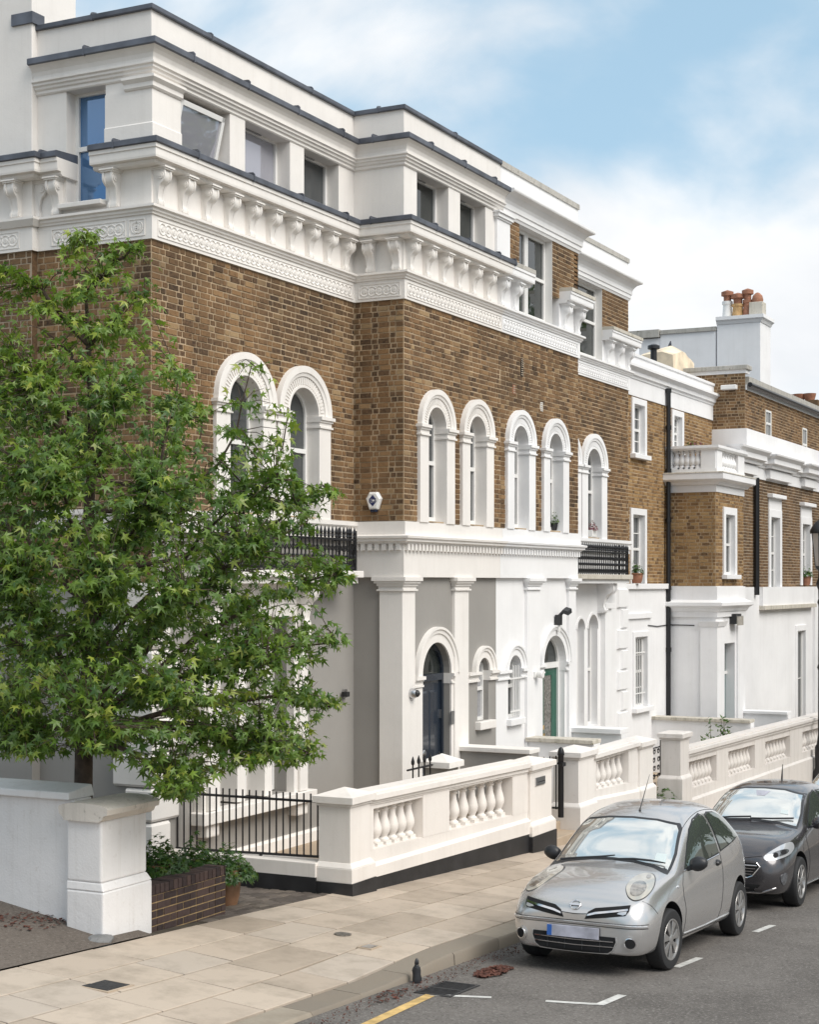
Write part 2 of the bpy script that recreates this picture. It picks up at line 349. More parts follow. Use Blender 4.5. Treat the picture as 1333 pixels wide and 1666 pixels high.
def asphalt(name, a, b2, speck):
    m, n, l, b = mat_new(name)
    g = nd(n, 'ShaderNodeNewGeometry')
    v = nd(n, 'ShaderNodeTexVoronoi', Scale=46.0); l(g.outputs['Position'], v.inputs['Vector'])
    n1 = nd(n, 'ShaderNodeTexNoise', Scale=0.7, Detail=7.0, Roughness=0.65); l(g.outputs['Position'], n1.inputs['Vector'])
    n2 = nd(n, 'ShaderNodeTexNoise', Scale=34.0, Detail=6.0, Roughness=0.85); l(g.outputs['Position'], n2.inputs['Vector'])
    c = mixc(n, l, ramp(n, l, n1.outputs['Fac'], [(0.3, 0.0), (0.7, 1.0)]), a, b2)
    c = mixc(n, l, ramp(n, l, n2.outputs['Fac'], [(0.52, 0.0), (0.72, 0.8)]), c, speck)
    c = mixc(n, l, ramp(n, l, v.outputs['Color'], [(0.0, 0.55), (0.35, 0.0)]), c, tuple(x * .35 for x in a))
    l(c, b.inputs['Base Color']); b.inputs['Roughness'].default_value = 0.9; b.inputs['Specular IOR Level'].default_value = 0.25
    bp = nd(n, 'ShaderNodeBump', Strength=0.6, Distance=0.01); l(n2.outputs['Fac'], bp.inputs['Height']); l(bp.outputs[0], b.inputs['Normal'])
    return m
M['asphalt'] = asphalt('asphalt', (0.105, 0.096, 0.088), (0.185, 0.170, 0.156), (0.46, 0.43, 0.40))
M['drive_tarmac'] = asphalt('gravelly_forecourt', (0.12, 0.10, 0.085), (0.175, 0.148, 0.125), (0.33, 0.29, 0.25))
def pavingmat(name, stops, spots=0.35):
    m, n, l, b = mat_new(name)
    g = nd(n, 'ShaderNodeNewGeometry'); oi = nd(n, 'ShaderNodeObjectInfo')
    c = ramp(n, l, oi.outputs['Random'], stops)
    n1 = nd(n, 'ShaderNodeTexNoise', Scale=2.2, Detail=8.0, Roughness=0.68); l(g.outputs['Position'], n1.inputs['Vector'])
    n2 = nd(n, 'ShaderNodeTexNoise', Scale=38.0, Detail=5.0, Roughness=0.75); l(g.outputs['Position'], n2.inputs['Vector'])
    f = nd(n, 'ShaderNodeMath', operation='MULTIPLY'); f.inputs[1].default_value = spots
    l(ramp(n, l, n1.outputs['Fac'], [(0.46, 0.0), (0.72, 1.0)]), f.inputs[0]); c = mixc(n, l, f.outputs[0], c, (0.24, 0.20, 0.155))
    c = mixc(n, l, ramp(n, l, n2.outputs['Fac'], [(0.60, 0.0), (0.80, 0.45)]), c, (0.20, 0.165, 0.125))
    l(c, b.inputs['Base Color']); b.inputs['Roughness'].default_value = 0.8; b.inputs['Specular IOR Level'].default_value = 0.3
    bp = nd(n, 'ShaderNodeBump', Strength=0.25, Distance=0.008); l(n2.outputs['Fac'], bp.inputs['Height']); l(bp.outputs[0], b.inputs['Normal'])
    return m
M['flag'] = pavingmat('york_stone_flag', [(0.0, (0.40, 0.33, 0.262)), (0.45, (0.475, 0.395, 0.318)), (0.8, (0.525, 0.44, 0.355)), (1.0, (0.465, 0.40, 0.335))], 0.6)
M['kerbstone'] = pavingmat('granite_kerb', [(0.0, (0.21, 0.18, 0.145)), (1.0, (0.34, 0.295, 0.235))], 0.8)
M['paver'] = pavingmat('dark_brick_paver', [(0.0, (0.07, 0.058, 0.05)), (0.6, (0.11, 0.092, 0.08)), (1.0, (0.15, 0.125, 0.105))], 0.3)
M['stepstone'] = pavingmat('stone_step', [(0.0, (0.42, 0.33, 0.24)), (1.0, (0.47, 0.38, 0.29))], 0.5)
M['joint'] = simple('dark_paving_joint', (0.085, 0.07, 0.05), 0.95, var=0.4, vscale=6)
M['ground'] = simple('garden_ground', (0.20, 0.17, 0.14), 0.95, var=0.35, vscale=1.5)
# ------------------------------------------------------------------ ground, road, pavement
m = MB(); gxs = [-400, -60, -10, 0, 10, 20, 40, 70, 110, 400, 1500]
gz = lambda X: max(-6.0, min(2.0, road_z(X) - 0.35))
for a, b in zip(gxs, gxs[1:]): m.quad((a, -900, gz(a)), (b, -900, gz(b)), (b, 900, gz(b)), (a, 900, gz(a)))
m.obj('ground', M['ground'], kind='structure')
m = MB(); xs = [-12 + i * 1.0 for i in range(100)]
for a, b in zip(xs, xs[1:]):
    m.quad((a, -1.2, road_z(a)), (b, -1.2, road_z(b)), (b, YK + .1, road_z(b)), (a, YK + .1, road_z(a)))
road = m.obj('road', M['asphalt'], kind='structure')
def mark(pts, name='road_marking', mat='road_white', dz=.004, parent=road):
    q = [on_ground(px, py, road_z) for px, py in pts]
    MB().quad(*[(p.x, p.y, p.z + dz) for p in q]).obj(name, M[mat], parent)
def mark_line(a, b, w, mat='road_white', dz=.004):
    A, B = on_ground(*a, road_z), on_ground(*b, road_z); d = (B - A); n = Vector((d.y, -d.x, 0)).normalized() * w / 2
    MB().quad(*[(p.x, p.y, road_z(p.x) + dz) for p in (A - n, B - n, B + n, A + n)]).obj('road_marking', M[mat], road)
mark_line((888, 1628.5), (978, 1634), .075); mark_line((975, 1635), (1013, 1619), .085, dz=.006)
mark_line((1100, 1573.5), (1139, 1558), .08); mark_line((1229, 1516), (1258, 1505), .08)
mark_line((700, 1618.5), (800, 1622.5), .07)
mark_line((560, 1684), (702, 1618), .10, 'road_yellow')
# dark gutter dirt along the kerb is loose leaves and a grating
def pave_sheet(name, x0, x1, y0, y1, zf, mat, kind='structure', step=.6):
    m = MB(); nx, ny = max(1, int((x1-x0)/step)), max(1, int((y1-y0)/step))
    for i in range(nx):
        for j in range(ny):
            a, b = x0 + (x1-x0)*i/nx, x0 + (x1-x0)*(i+1)/nx; c, d = y0 + (y1-y0)*j/ny, y0 + (y1-y0)*(j+1)/ny
            m.quad((a, c, zf(a, c)), (b, c, zf(b, c)), (b, d, zf(b, d)), (a, d, zf(a, d)))
    return m.obj(name, M[mat], kind=kind)
pavement = pave_sheet('pavement', -12, 88, YK + .25, 9.34, lambda X, Y: pave_z(X, Y) - .03, 'joint')
rows = [YK + .31, 7.52, 8.10, 8.64, 9.22]
for r, (y0, y1) in enumerate(zip(rows, rows[1:])):
    x = 6.0 + r * .37
    while x < 44:
        ln = rnd.choice((.62, .76, .9, .9, 1.02)); a, b = x + .008, x + ln - .008; c, d = y0 + .012, y1 - .012
        t = [rnd.uniform(-.0025, .0025) for _ in range(4)]; e = .006
        P = [(a, c), (b, c), (b, d), (a, d)]
        top = [(px + (e if px == a else -e), py + (e if py == c else -e), pave_z(px, py) + k) for (px, py), k in zip(P, t)]
        mid = [(px, py, pave_z(px, py) + k - .004) for (px, py), k in zip(P, t)]
        bot = [(px, py, pave_z(px, py) - .05) for px, py in P]
        MB().loft([bot, mid, top]).obj('paving_stone', M['flag'], pavement)
        x += ln
kerb = MB().box(-12, 6, YK + .01, YK + .3, -1, -.9).obj('kerb', M['kerbstone'], kind='structure')
kx = [6.0, 7.1, 8.2, 9.3, 10.4, 11.45, 12.3, 13.2, 14.15, 15.2]
while kx[-1] < 44: kx.append(kx[-1] + rnd.uniform(.85, 1.15))
for a, b in zip(kx, kx[1:]):
    a2, b2 = a + .003, b - .003; j = rnd.uniform(-.006, .006); ks = []
    for X in (a2, (a2 + b2) / 2, b2):
        zt = road_z(X) + kerb_up(X) + j * .4; zb = road_z(X) - .06
        ks.append([(X, YK + j, zb), (X, YK + .012 + j, zt - .02), (X, YK + .03 + j, zt), (X, YK + .302, zt + .012), (X, YK + .302, zb)])
    MB().loft(ks).obj('kerb_stone', M['kerbstone'], kerb, smooth='auto')
# opposite pavement, out of frame, under the viewer
pave_sheet('pavement', -12, 60, -4.6, -1.2, lambda X, Y: road_z(X) + .12, 'flag')
# forecourt left of the boundary wall
def court_z(X, Y): return pave_z(X, 9.2) + .01 + .16 * max(0, Y - 9.2)
court = pave_sheet('forecourt', 2, 12.75, 9.21, 16, court_z, 'drive_tarmac', step=.5)
# brick-paved drive between the low brick wall and the railings
def drive_z(X, Y): return pave_z(X, 9.2) - .01 - .01 * (Y - 9.2)
drive = pave_sheet('driveway', 12.7, 16.25, 9.23, 16, lambda X, Y: drive_z(X, Y) - .01, 'joint')
pv = None
for j in range(19):
    y0 = 9.24 + j * .11; x = 13.75 + (.105 if j % 2 else 0)
    while x < 16.12:
        a, b = x + .004, x + .206; c, d = y0 + .004, y0 + .106; z = drive_z(x, y0) + rnd.uniform(-.003, .003)
        if pv is None:
            pv = MB().loft([[(-.101, -.051, -.04), (.101, -.051, -.04), (.101, .051, -.04), (-.101, .051, -.04)], [(-.101, -.051, -.006), (.101, -.051, -.006), (.101, .051, -.006), (-.101, .051, -.006)], [(-.095, -.045, 0), (.095, -.045, 0), (.095, .045, 0), (-.095, .045, 0)]]).mesh('paver')
        put('paver', pv, M['paver'], drive, loc=((a+b)/2, (c+d)/2, z), rot=(rnd.uniform(-.012, .012), .055 + rnd.uniform(-.012, .012), rnd.uniform(-.01, .01)))
        x += .21
# paved yard inside the garden walls
pave_sheet('garden_path', 16.35, 60, 9.42, 16, lambda X, Y: max(-1.9, .02 - .055 * max(0, X - 23) * 1.0), 'stepstone')

# ------------------------------------------------------------------ covers, grating, litter
M['steel_dull'] = simple('dull_worn_iron', (0.20, 0.18, 0.155), 0.6, 0.2, var=.4, vscale=25)
def cover(px, py, w, l, name, label, rnd_=False, mat='iron'):
    p = on_ground(px, py, pave_z); t = thing(name, p, label, 'cover', rot=(R(2.5), math.atan(.055), 0))
    m = MB(); 
    if rnd_:
        m.lathe([(w, -.02), (w, .007), (w * .9, .008), (w * .88, .003), (0.001, .003)], seg=24); o = m.obj('lid', M[mat]); o.parent = t
        for k in range(-2, 3):
            q = MB().box(k * w * .34 - .008, k * w * .34 + .008, -w * .75, w * .75, .003, .009).obj('rib', M[mat]); q.parent = t
    else:
        m.box(-l/2, l/2, -w/2, w/2, -.02, .006); o = m.obj('lid', M[mat]); o.parent = t
        f = MB()
        for a, b, c, d in ((-l/2-.03, l/2+.03, -w/2-.03, -w/2-.005), (-l/2-.03, l/2+.03, w/2+.005, w/2+.03), (-l/2-.03, -l/2-.005, -w/2-.005, w/2+.005), (l/2+.005, l/2+.03, -w/2-.005, w/2+.005)): f.box(a, b, c, d, -.02, .004)
        q = f.obj('frame', M['stepstone']); q.parent = t
cover(172, 1603, .26, .30, 'access_cover', 'square dark metal cover set in the pavement near the white pier')
cover(558, 1519.5, .085, .085, 'stopcock_cover', 'small round ribbed metal cover in the middle of the pavement', True, 'steel_dull')
cover(601, 1539.5, .10, .16, 'utility_cover', 'small pale rectangular cover in the pavement near the kerb', False, 'steel')
# gully grating by the kerb
gp = on_ground(728, 1609, road_z); gt = thing('drain_grating', gp, 'rusty rectangular drain grating in the road beside the kerb', 'drain', rot=(0, math.atan(.055), 0))
f = MB(); gl, gw = .62, .36
f.box(-gl/2, gl/2, -gw/2, -gw/2+.03, -.05, .008).box(-gl/2, gl/2, gw/2-.03, gw/2, -.05, .008).box(-gl/2, -gl/2+.03, -gw/2+.03, gw/2-.03, -.05, .008).box(gl/2-.03, gl/2, -gw/2+.03, gw/2-.03, -.05, .008).box(-.012, .012, -gw/2+.03, gw/2-.03, -.05, .006)
f.obj('frame', M['iron']).parent = gt
MB().box(-gl/2+.02, gl/2-.02, -gw/2+.02, gw/2-.02, .0015, .0025).obj('sump', M['darkvoid']).parent = gt
for k in range(12):
    x = -gl/2 + .055 + k * .046
    MB().box(x - .008, x + .008, -gw/2+.03, gw/2-.03, .0026, .007).obj('bar', M['iron']).parent = gt
# black wrapped stump by the kerb
bp = on_ground(707, 1602, road_z)
t = thing('wrapped_stump', (bp.x, YK - .07, road_z(bp.x)), 'small black plastic bag tied upright against the kerb beside the grating', 'bag')
m = MB(); rg = []
for r_, z in ((.055, 0), (.062, .05), (.052, .11), (.058, .17), (.045, .215), (.02, .235), (.03, .262), (.026, .30), (.012, .325)):
    rg.append([(r_ * (1 + rnd.uniform(-.18, .18)) * math.cos(2*math.pi*k/12) * .7, .7 * r_ * (1 + rnd.uniform(-.18, .18)) * math.sin(2*math.pi*k/12), z * .68) for k in range(12)])
m.loft(rg).obj('bag', M['plastic'], smooth='auto').parent = t
MB().lathe([(.018, .15), (.022, .158), (.018, .167)], seg=12).obj('tie', M['black']).parent = t
def litter(name, label, px, py, rx, ry, n, zf, mat='rust_leaf', sz=.035, seed=1):
    q = random.Random(seed); c = on_ground(px, py, zf); m = MB()
    for _ in range(n):
        a, rr = q.uniform(0, 6.283), math.sqrt(q.random()); x, y = c.x + rx * rr * math.cos(a), c.y + ry * rr * math.sin(a)
        z = zf(x, y) + q.uniform(.005, .02); s = sz * q.uniform(.5, 1.1); th = q.uniform(0, 6.283)
        P = [(x + s * math.cos(th + k * 1.2566) * (1 if k % 2 else .7), y + s * math.sin(th + k * 1.2566) * .7, z + q.uniform(-.004, .012)) for k in range(5)]
        m.quad(*P)
    o = m.obj(name, M[mat], label=label, cat='leaf litter', kind='stuff')
litter('leaf_litter', 'patch of wet brown leaf litter on the road in front of the silver car', 803, 1582, .34, .12, 260, road_z, seed=3)
litter('leaf_litter', 'scatter of brown leaves on the forecourt beside the white boundary wall', 45, 1500, .5, .26, 110, court_z, seed=4, sz=.03)
litter('leaf_litter', 'green and brown leaf scraps in the gutter by the yellow line', 630, 1622, .35, .10, 26, road_z, seed=5, sz=.03)
litter('leaf_litter', 'fine dark grit and leaf crumbs lying along the foot of the kerb', 760, 1575, 3.2, .13, 520, road_z, seed=8, sz=.012)
litter('leaf_litter', 'thin scatter of leaf scraps along the gutter', 600, 1640, 1.2, .14, 60, road_z, seed=6, sz=.015)
# ------------------------------------------------------------------ brickwork
BRICKS = {}        # house name -> list of candidate bricks
def arch_poly(uc, hw, z0, zs, rise, seg=16):
    return [(uc - hw, z0), (uc + hw, z0)] + [(uc + hw * math.cos(math.pi * k / seg), zs + rise * math.sin(math.pi * k / seg)) for k in range(seg + 1)]
def rect(u0, u1, z0, z1): return [(u0, z0), (u1, z0), (u1, z1), (u0, z1)]
def lay(fr, u0, u1, z0, z1, holes=(), course=.0765, seed=1, joint=.0175, shift=0):
    """Flemish bond: list of (frame, u0, u1, z0, z1, proud); holes are (u0,u1,z0,z1) boxes left out"""
    q = random.Random(seed); out = []; n = max(1, round((z1 - z0) / course)); course = (z1 - z0) / n
    for j in range(n):
        a = z0 + j * course + joint / 2; b = a + course - joint; u = u0 - (.165 if (j + shift) % 2 else 0); k = j
        while u < u1 - .01:
            ln = (.226 if k % 2 == 0 else .113) * q.uniform(.94, 1.06) * (.86 if abs(fr.N.x) > .5 else 1); k += 1
            s, e = max(u, u0) + joint / 2, min(u + ln, u1) - joint / 2; u += ln
            if e - s < .03: continue
            c, zc = (s + e) / 2, (a + b) / 2
            segs = [(s, e)]
            for h in holes:
                if h[2] < zc < h[3]:
                    new = []
                    for (x, y) in segs:
                        if y <= h[0] or x >= h[1]: new.append((x, y)); continue
                        if x < h[0] - .02: new.append((x, h[0]))
                        if y > h[1] + .02: new.append((h[1], y))
                    segs = new
            for x, y in segs:
                if y - x > .025: out.append((fr, x, y, a + q.uniform(-.002, .002), b + q.uniform(-.002, .002), q.uniform(.004, .010)))
    return out
def brick_solid(m, b):
    fr, u0, u1, z0, z1, p = b; m.fr = fr; e = .003
    i = m.add([(u0, -.002, z0), (u1, -.002, z0), (u1, -.002, z1), (u0, -.002, z1), (u0 + e, p, z0 + e), (u1 - e, p, z0 + e), (u1 - e, p, z1 - e), (u0 + e, p, z1 - e)])
    m.f += [(i+4, i+5, i+6, i+7), (i, i+1, i+5, i+4), (i+1, i+2, i+6, i+5), (i+2, i+3, i+7, i+6), (i+3, i, i+4, i+7)]
def shared_brick(ln, mat, cache={}):
    key = (round(ln, 2), mat.name)
    if key not in cache:
        h = .0335; m = MB(); brick_solid(m, (Frame((0, 0, 0), (1, 0, 0), (0, -1, 0)), -ln/2, ln/2, -h, h, .010)); me = m.mesh('brick'); me.materials.append(mat); cache[key] = me
    return cache[key]
def seen(b):        # how large a brick shows in the picture
    c = b[0]((b[1]+b[2])/2, 0, (b[3]+b[4])/2); v = c - Vector((0, 0, HC)); d = v.length
    dep = v.x * CT + v.y * ST
    if dep < 1: return -1
    px = PX0 + FPX * (v.x * ST - v.y * CT) / dep; py = HY - FPX * v.z / dep
    if not (0 < px < 1333 and 0 < py < 1666): return -1
    hide = TREE_MASK(px, py)
    return (b[2]-b[1]) * (b[4]-b[3]) * abs(b[0].N.dot(v / d)) / (d * d) * (.05 if hide else 1)
def TREE_MASK(px, py): return py > 600 and px < 300 or py > 640 and px < 470
def brickwork(walls, budget=300):
    """walls: [(parent brick_wall object, brick list, material)]; the bricks that show largest are single objects, the rest one part"""
    allb = [(seen(b), wi, bi) for wi, (o, bs, mt) in enumerate(walls) for bi, b in enumerate(bs)]
    ok = [x for x in allb if x[0] > 0 and abs((walls[x[1]][1][x[2]][2] - walls[x[1]][1][x[2]][1]) - .205) < .06]
    ok.sort(reverse=True); pick = {(w, b) for _, w, b in ok[:budget]}
    for wi, (o, bs, mt) in enumerate(walls):
        m = MB(); 
        for bi, b in enumerate(bs):
            if (wi, bi) in pick:
                fr = b[0]; c = fr((b[1]+b[2])/2, b[5] - .010, (b[3]+b[4])/2)
                put('brick', shared_brick(b[2]-b[1], mt), None, o, loc=c, rot=(0, 0, math.atan2(fr.U.y, fr.U.x)))
            else: brick_solid(m, b)
        if m.f: m.obj('bricks', mt, o, kind='stuff')

# ------------------------------------------------------------------ arched sash window with pilasters and reeded arch
def arched_window(house, fr, uc, hw, pw, z0, zs, rise, mat, glass='glass', pwr=None, depth=.17, sill=True, plain=False):
    pwr = pwr or pw; ro, ri = hw + (pw + pwr) / 2, hw; n = -depth
    w = MB(fr); t = .045                                            # sash frame
    def arc(r): return [(r, n - .02), (r - t, n - .02), (r - t, n + .025), (r, n + .025)]
    w.ring(uc, zs, arc(hw), seg=20, ry=rise / hw)
    for s in (-1, 1): w.box(*sorted((uc + s * hw, uc + s * (hw - t))), n - .02, n + .025, z0 + .05, zs)
    w.box(uc - hw, uc + hw, n - .02, n + .03, z0, z0 + .07)
    zm = z0 + (zs + rise - z0) * .52
    w.box(uc - hw + t, uc + hw - t, n - .01, n + .035, zm - .03, zm + .03)
    win = w.obj('window', M['frame'], house)
    lo = MB(fr).box(uc - hw + t, uc + hw - t, n - .018, n - .012, z0 + .07, zm - .03).obj('pane', M[glass], win)
    hi = MB(fr); pts = [(uc - hw + t, zm + .03), (uc + hw - t, zm + .03)] + [(uc + (hw - t) * math.cos(math.pi * k / 16), zs + (rise - t) * math.sin(math.pi * k / 16)) for k in range(17)]
    i = hi.add([(p[0], n - .005, p[1]) for p in pts]); hi.f.append(tuple(range(i, i + len(pts)))); hi.obj('pane', M[glass], win)
    ry = (rise + (pw + pwr) / 2 * rise / hw) / ro
    a = MB(fr)                                                    # archivolt
    d = ro - ri
    a.ring(uc, zs, [(ri, -depth), (ri, .05), (ri + d * .12, .05), (ri + d * .14, .035), (ri + d * .50, .035), (ri + d * .52, .062), (ri + d * .66, .07), (ri + d * .70, .085), (ri + d, .085), (ri + d, -.01)], seg=36, ry=ry)
    arch = a.obj('arch', mat, win, smooth='auto')
    if not plain:
        g = MB(fr); N = 30
        for k in range(N):
            al = math.pi * (k + .5) / N; da = math.pi / N * .30
            r0, r1 = ri + d * .16, ri + d * .48
            P = [(r0, al - da), (r1, al - da), (r1, al + da), (r0, al + da)]
            g.hexa([(uc + r * math.cos(x), .034, zs + r * ry * math.sin(x)) for r, x in P], [(uc + r * math.cos(x), .05, zs + r * ry * math.sin(x)) for r, x in P])
        g.obj('reeding', mat, arch)
    for s, wd in ((-1, pw), (1, pwr)):
        u0, u1 = sorted((uc + s * hw, uc + s * (hw + wd)))
        p = MB(fr).box(u0, u1, -depth, .06, z0 - .03, zs - .16).obj('pilaster', mat, win, bevel=.006)
        c = MB(fr); e = .0
        for k, (za, zb, o) in enumerate(((-.16, -.135, .085), (-.135, -.075, .065), (-.075, -.045, .085), (-.045, 0, .11))):
            x = .025 if k in (0, 2) else (.045 if k == 3 else .008)
            xi = min(x, .02)
            c.box(u0 - (x if s < 0 else xi), u1 + (x if s > 0 else xi), -depth + .001 * k + .002, o, zs + za, zs + zb)
        c.obj('capital', mat, win)
    return win
def hole_box(uc, hw, z0, zs, rise): return (uc - hw, uc + hw, z0, zs + rise)

def sash(house, fr, u0, u1, z0, z1, n=-.18, rows=2, cols=1, glass='glass', t=.05, mat='frame', name='window', mid=True, bar=.022):
    w = MB(fr)
    w.box(u0, u0 + t, n - .03, n + .03, z0, z1).box(u1 - t, u1, n - .03, n + .03, z0, z1).box(u0 + t, u1 - t, n - .03, n + .03, z0, z0 + t * 1.3).box(u0 + t, u1 - t, n - .03, n + .03, z1 - t, z1)
    za, zb = z0 + t * 1.3, z1 - t; ua, ub = u0 + t, u1 - t
    for k in range(1, rows):
        z = za + (zb - za) * k / rows; h = .028 if (mid and k * 2 == rows) else bar / 2
        w.box(ua, ub, n - .02, n + (.035 if h > .02 else .018), z - h, z + h)
    for k in range(1, cols):
        u = ua + (ub - ua) * k / cols; w.box(u - bar / 2, u + bar / 2, n - .019, n + .017, za, zb)
    win = w.obj(name, M[mat], house)
    for r in range(rows):
        for c in range(cols):
            MB(fr).box(ua + (ub-ua)*c/cols, ua + (ub-ua)*(c+1)/cols - .001, n - .012 + .002 * (r % 2), n - .006 + .002 * (r % 2), za + (zb-za)*r/rows, za + (zb-za)*(r+1)/rows - .001).obj('pane', M[glass], win)
    return win
def surround(win, fr, u0, u1, z0, z1, w=.13, out=.045, mat=None, sill=True, head=0, depth=.22):
    mat = mat or M['white2']; m = MB(fr)
    m.box(u0 - w, u0, -depth, out, z0, z1 + w).box(u1, u1 + w, -depth, out, z0, z1 + w).box(u0, u1, -depth, out - .001, z1, z1 + w)
    o = m.obj('surround', mat, win, bevel=.006)
    if sill: MB(fr).box(u0 - w - .05, u1 + w + .05, -.15, out + .09, z0 - .10, z0 - .001).obj('sill', mat, win, bevel=.008)
    if head:
        MB(fr).box(u0 - w - .06, u1 + w + .06, -.01, out + .11, z1 + w + head, z1 + w + head + .10).obj('hood', mat, win, bevel=.01)
        MB(fr).box(u0 - w + .01, u1 + w - .01, -.01, out - .01, z1 + w, z1 + w + head).obj('hood_frieze', mat, win)
    return o

# ------------------------------------------------------------------ scrolled console bracket (local: +x along the wall, -y out, z = 0 at its top)
def console_mesh(name, w, h, d):
    m = MB()
    prof = [(0, 0), (d * .90, 0), (d * .97, -.03 * h), (d, -.09 * h), (d * 1.02, -.16 * h), (d, -.24 * h), (d * .92, -.315 * h), (d * .78, -.37 * h), (d * .64, -.405 * h), (d * .54, -.46 * h), (d * .47, -.55 * h), (d * .41, -.65 * h), (d * .37, -.74 * h), (d * .38, -.80 * h), (d * .44, -.85 * h), (d * .47, -.90 * h), (d * .44, -.955 * h), (d * .34, -.985 * h), (d * .2, -h), (0, -h)]
    ws = [1, 1, 1, 1, 1, 1, .98, .95, .92, .88, .83, .78, .75, .78, .84, .86, .84, .8, .8, .8]
    for sgn in (-1, 1):                                   # two cheeks with a hollow between them
        m.loft([[(sgn * w * k * q_ , -p[0] * f, p[1]) for p, q_ in zip(prof, ws)] for k, f in ((.5, 1.0), (.30, 1.0))])
    m.loft([[(x * q_, -p[0] * .92, p[1]) for p, q_ in zip(prof, ws)] for x in (-w * .30, w * .30)])
    for s in (-1, 1):                                    # volute eyes on the cheeks
        for cy_, cz_, r_, t_ in ((.66, -.19, .105, .010), (.66, -.19, .05, .018), (.27, -.90, .055, .008)):
            m.loft([[(s * (w/2 * (.86 if cz_ < -.5 else 1) + tt), -(d * cy_ + r_ * h * math.cos(2*math.pi*k/12)), cz_ * h + r_ * h * math.sin(2*math.pi*k/12)) for k in range(12)] for tt in (-.002, t_)])
    m.box(-w/2 - .028, w/2 + .028, -d - .028, 0, .005, .055 * h).box(-w/2 - .014, w/2 + .014, -d - .012, 0, -.03 * h, .004)
    me = m.mesh(name); return me
_cons = {}
def console(house, pos, nrm, mat, w=.17, h=.46, d=.2, name='console'):
    key = (w, h, d, mat.name)
    if key not in _cons:
        me = console_mesh('console', w, h, d); me.materials.append(mat)
        o = bpy.data.objects.new('tmp', me); shade_auto(o, 32); bpy.data.objects.remove(o); _cons[key] = me
    ang = math.atan2(nrm[1], nrm[0]) + R(90)
    return put(name, _cons[key], None, house, loc=pos, rot=(0, 0, ang))

# ------------------------------------------------------------------ lathe baluster on square blocks
_bal = {}
def baluster(parent, pos, h, mat, r=.075):
    key = (round(h, 3), mat.name)
    if key not in _bal:
        m = MB(); z = lambda t: t * h
        m.box(-r*.85, r*.85, -r*.85, r*.85, 0, z(.09)); m.box(-r*.78, r*.78, -r*.78, r*.78, z(.93), h)
        m.lathe([(r*.82, z(.09)), (r*.86, z(.12)), (r*.80, z(.145)), (r*.58, z(.165)), (r*.52, z(.19)), (r*.60, z(.22)), (r*.86, z(.30)), (r*.99, z(.38)), (r*.96, z(.45)), (r*.78, z(.56)), (r*.56, z(.68)), (r*.48, z(.78)), (r*.47, z(.82)), (r*.66, z(.84)), (r*.68, z(.865)), (r*.5, z(.885)), (r*.62, z(.91)), (r*.72, z(.93))], seg=14)
        me = m.mesh('baluster'); me.materials.append(mat); o = bpy.data.objects.new('tmp', me); shade_auto(o, 50); bpy.data.objects.remove(o); _bal[key] = me
    return put('baluster', _bal[key], None, parent, loc=pos)
# ------------------------------------------------------------------ the pair of houses: cream house (near) and white house (beyond), mirror images about XM
YA, YB, YW = 11.42, 10.60, 9.0
XA0, XB0, XM, XB1, XC1 = 15.8, 20.76, 24.2, 27.7, 32.8
YBK = 17.5; YS = 13.13
ZF0, ZF1, ZL, ZC0, ZC1, ZC2 = 7.67, 7.96, 8.065, 8.525, 8.73, 8.81     # frieze, ledge, cornice soffit, lead
ZM0, ZM1, ZN0, ZN1, ZP0, ZP1 = 9.58, 9.74, 9.91, 10.0, 10.38, 10.45     # moulding, upper lead, parapet, coping
cream, white = M['cream'], M['white']
M['glass_sky_blue'] = glassmat('glass_with_painted_sky_blue', (0.10, 0.22, 0.42), 1.9, 0.02, 0.45)  # blue of the reflected sky is put into the base colour
H1 = thing('house', (XA0, YA, 0), 'cream-painted brown brick house with lead-trimmed top floor behind the tree', 'house', 'villas along the street')
H2 = thing('house', (XM, YB, 0), 'white-painted half of the brick pair with the green front door', 'house', 'villas along the street')
FA, FB, FS, FRt = FY(YA), FY(YB), FXm(XA0), FXm(XB0)

def first_floor(house, fr, ucs, hw, pw, rise, u0, u1, mat, seed, z0=4.5, zs=5.92, glass=('glass',), extra=()):
    holes = [arch_poly(uc, hw, z0 + .02, zs, rise) for uc in ucs]
    w = MB(fr).wall(rect(u0, u1, z0, ZF0), holes, .3, reveal=False).obj('brick_wall', M['mortar'], house)
    bs = lay(fr, u0, u1, z0, ZF0, [(uc - hw - pw * .55, uc + hw + pw * .55, z0, zs + rise * .85) for uc in ucs] + [(uc - hw * .55, uc + hw * .55, z0, zs + rise * 1.3) for uc in ucs] + list(extra), seed=seed)
    for k, uc in enumerate(ucs): arched_window(house, fr, uc, hw, pw, z0 + .02, zs, rise, mat, glass[k % len(glass)])
    return w, bs
ucB = [(gx(a, YB - .06) + gx(b, YB - .06)) / 2 for a, b in ((684.5, 741), (753.5, 804.5), (825.5, 873.6), (885, 927.6))]
ucA = [(gx(358, YA - .08) + gx(449, YA - .08)) / 2, (gx(457, YA - .08) + gx(539, YA - .08)) / 2]
ucC = [2 * XM + .05 - u for u in ucA]
wA, bA = first_floor(H1, FA, ucA, .39, .32, .36, XA0, XB0, cream, 1)
wB, bB = first_floor(H1, FB, ucB[:2], .31, .28, .29, XB0, XM, cream, 2)
wR = MB(FRt).wall(rect(-YA, -YB, 4.5, ZF0)).obj('brick_wall', M['mortar'], H1); bR = lay(FRt, -YA, -YB, 4.5, ZF0, seed=3, shift=1)
wS = MB(FS).wall(rect(-YS, -YA, 3.6, ZF0)).obj('brick_wall', M['mortar'], H1); bS = lay(FS, -YS, -YA, 3.6, ZF0, seed=4, shift=1)
XCH = XA0 - .10
FCH = FXm(XCH)
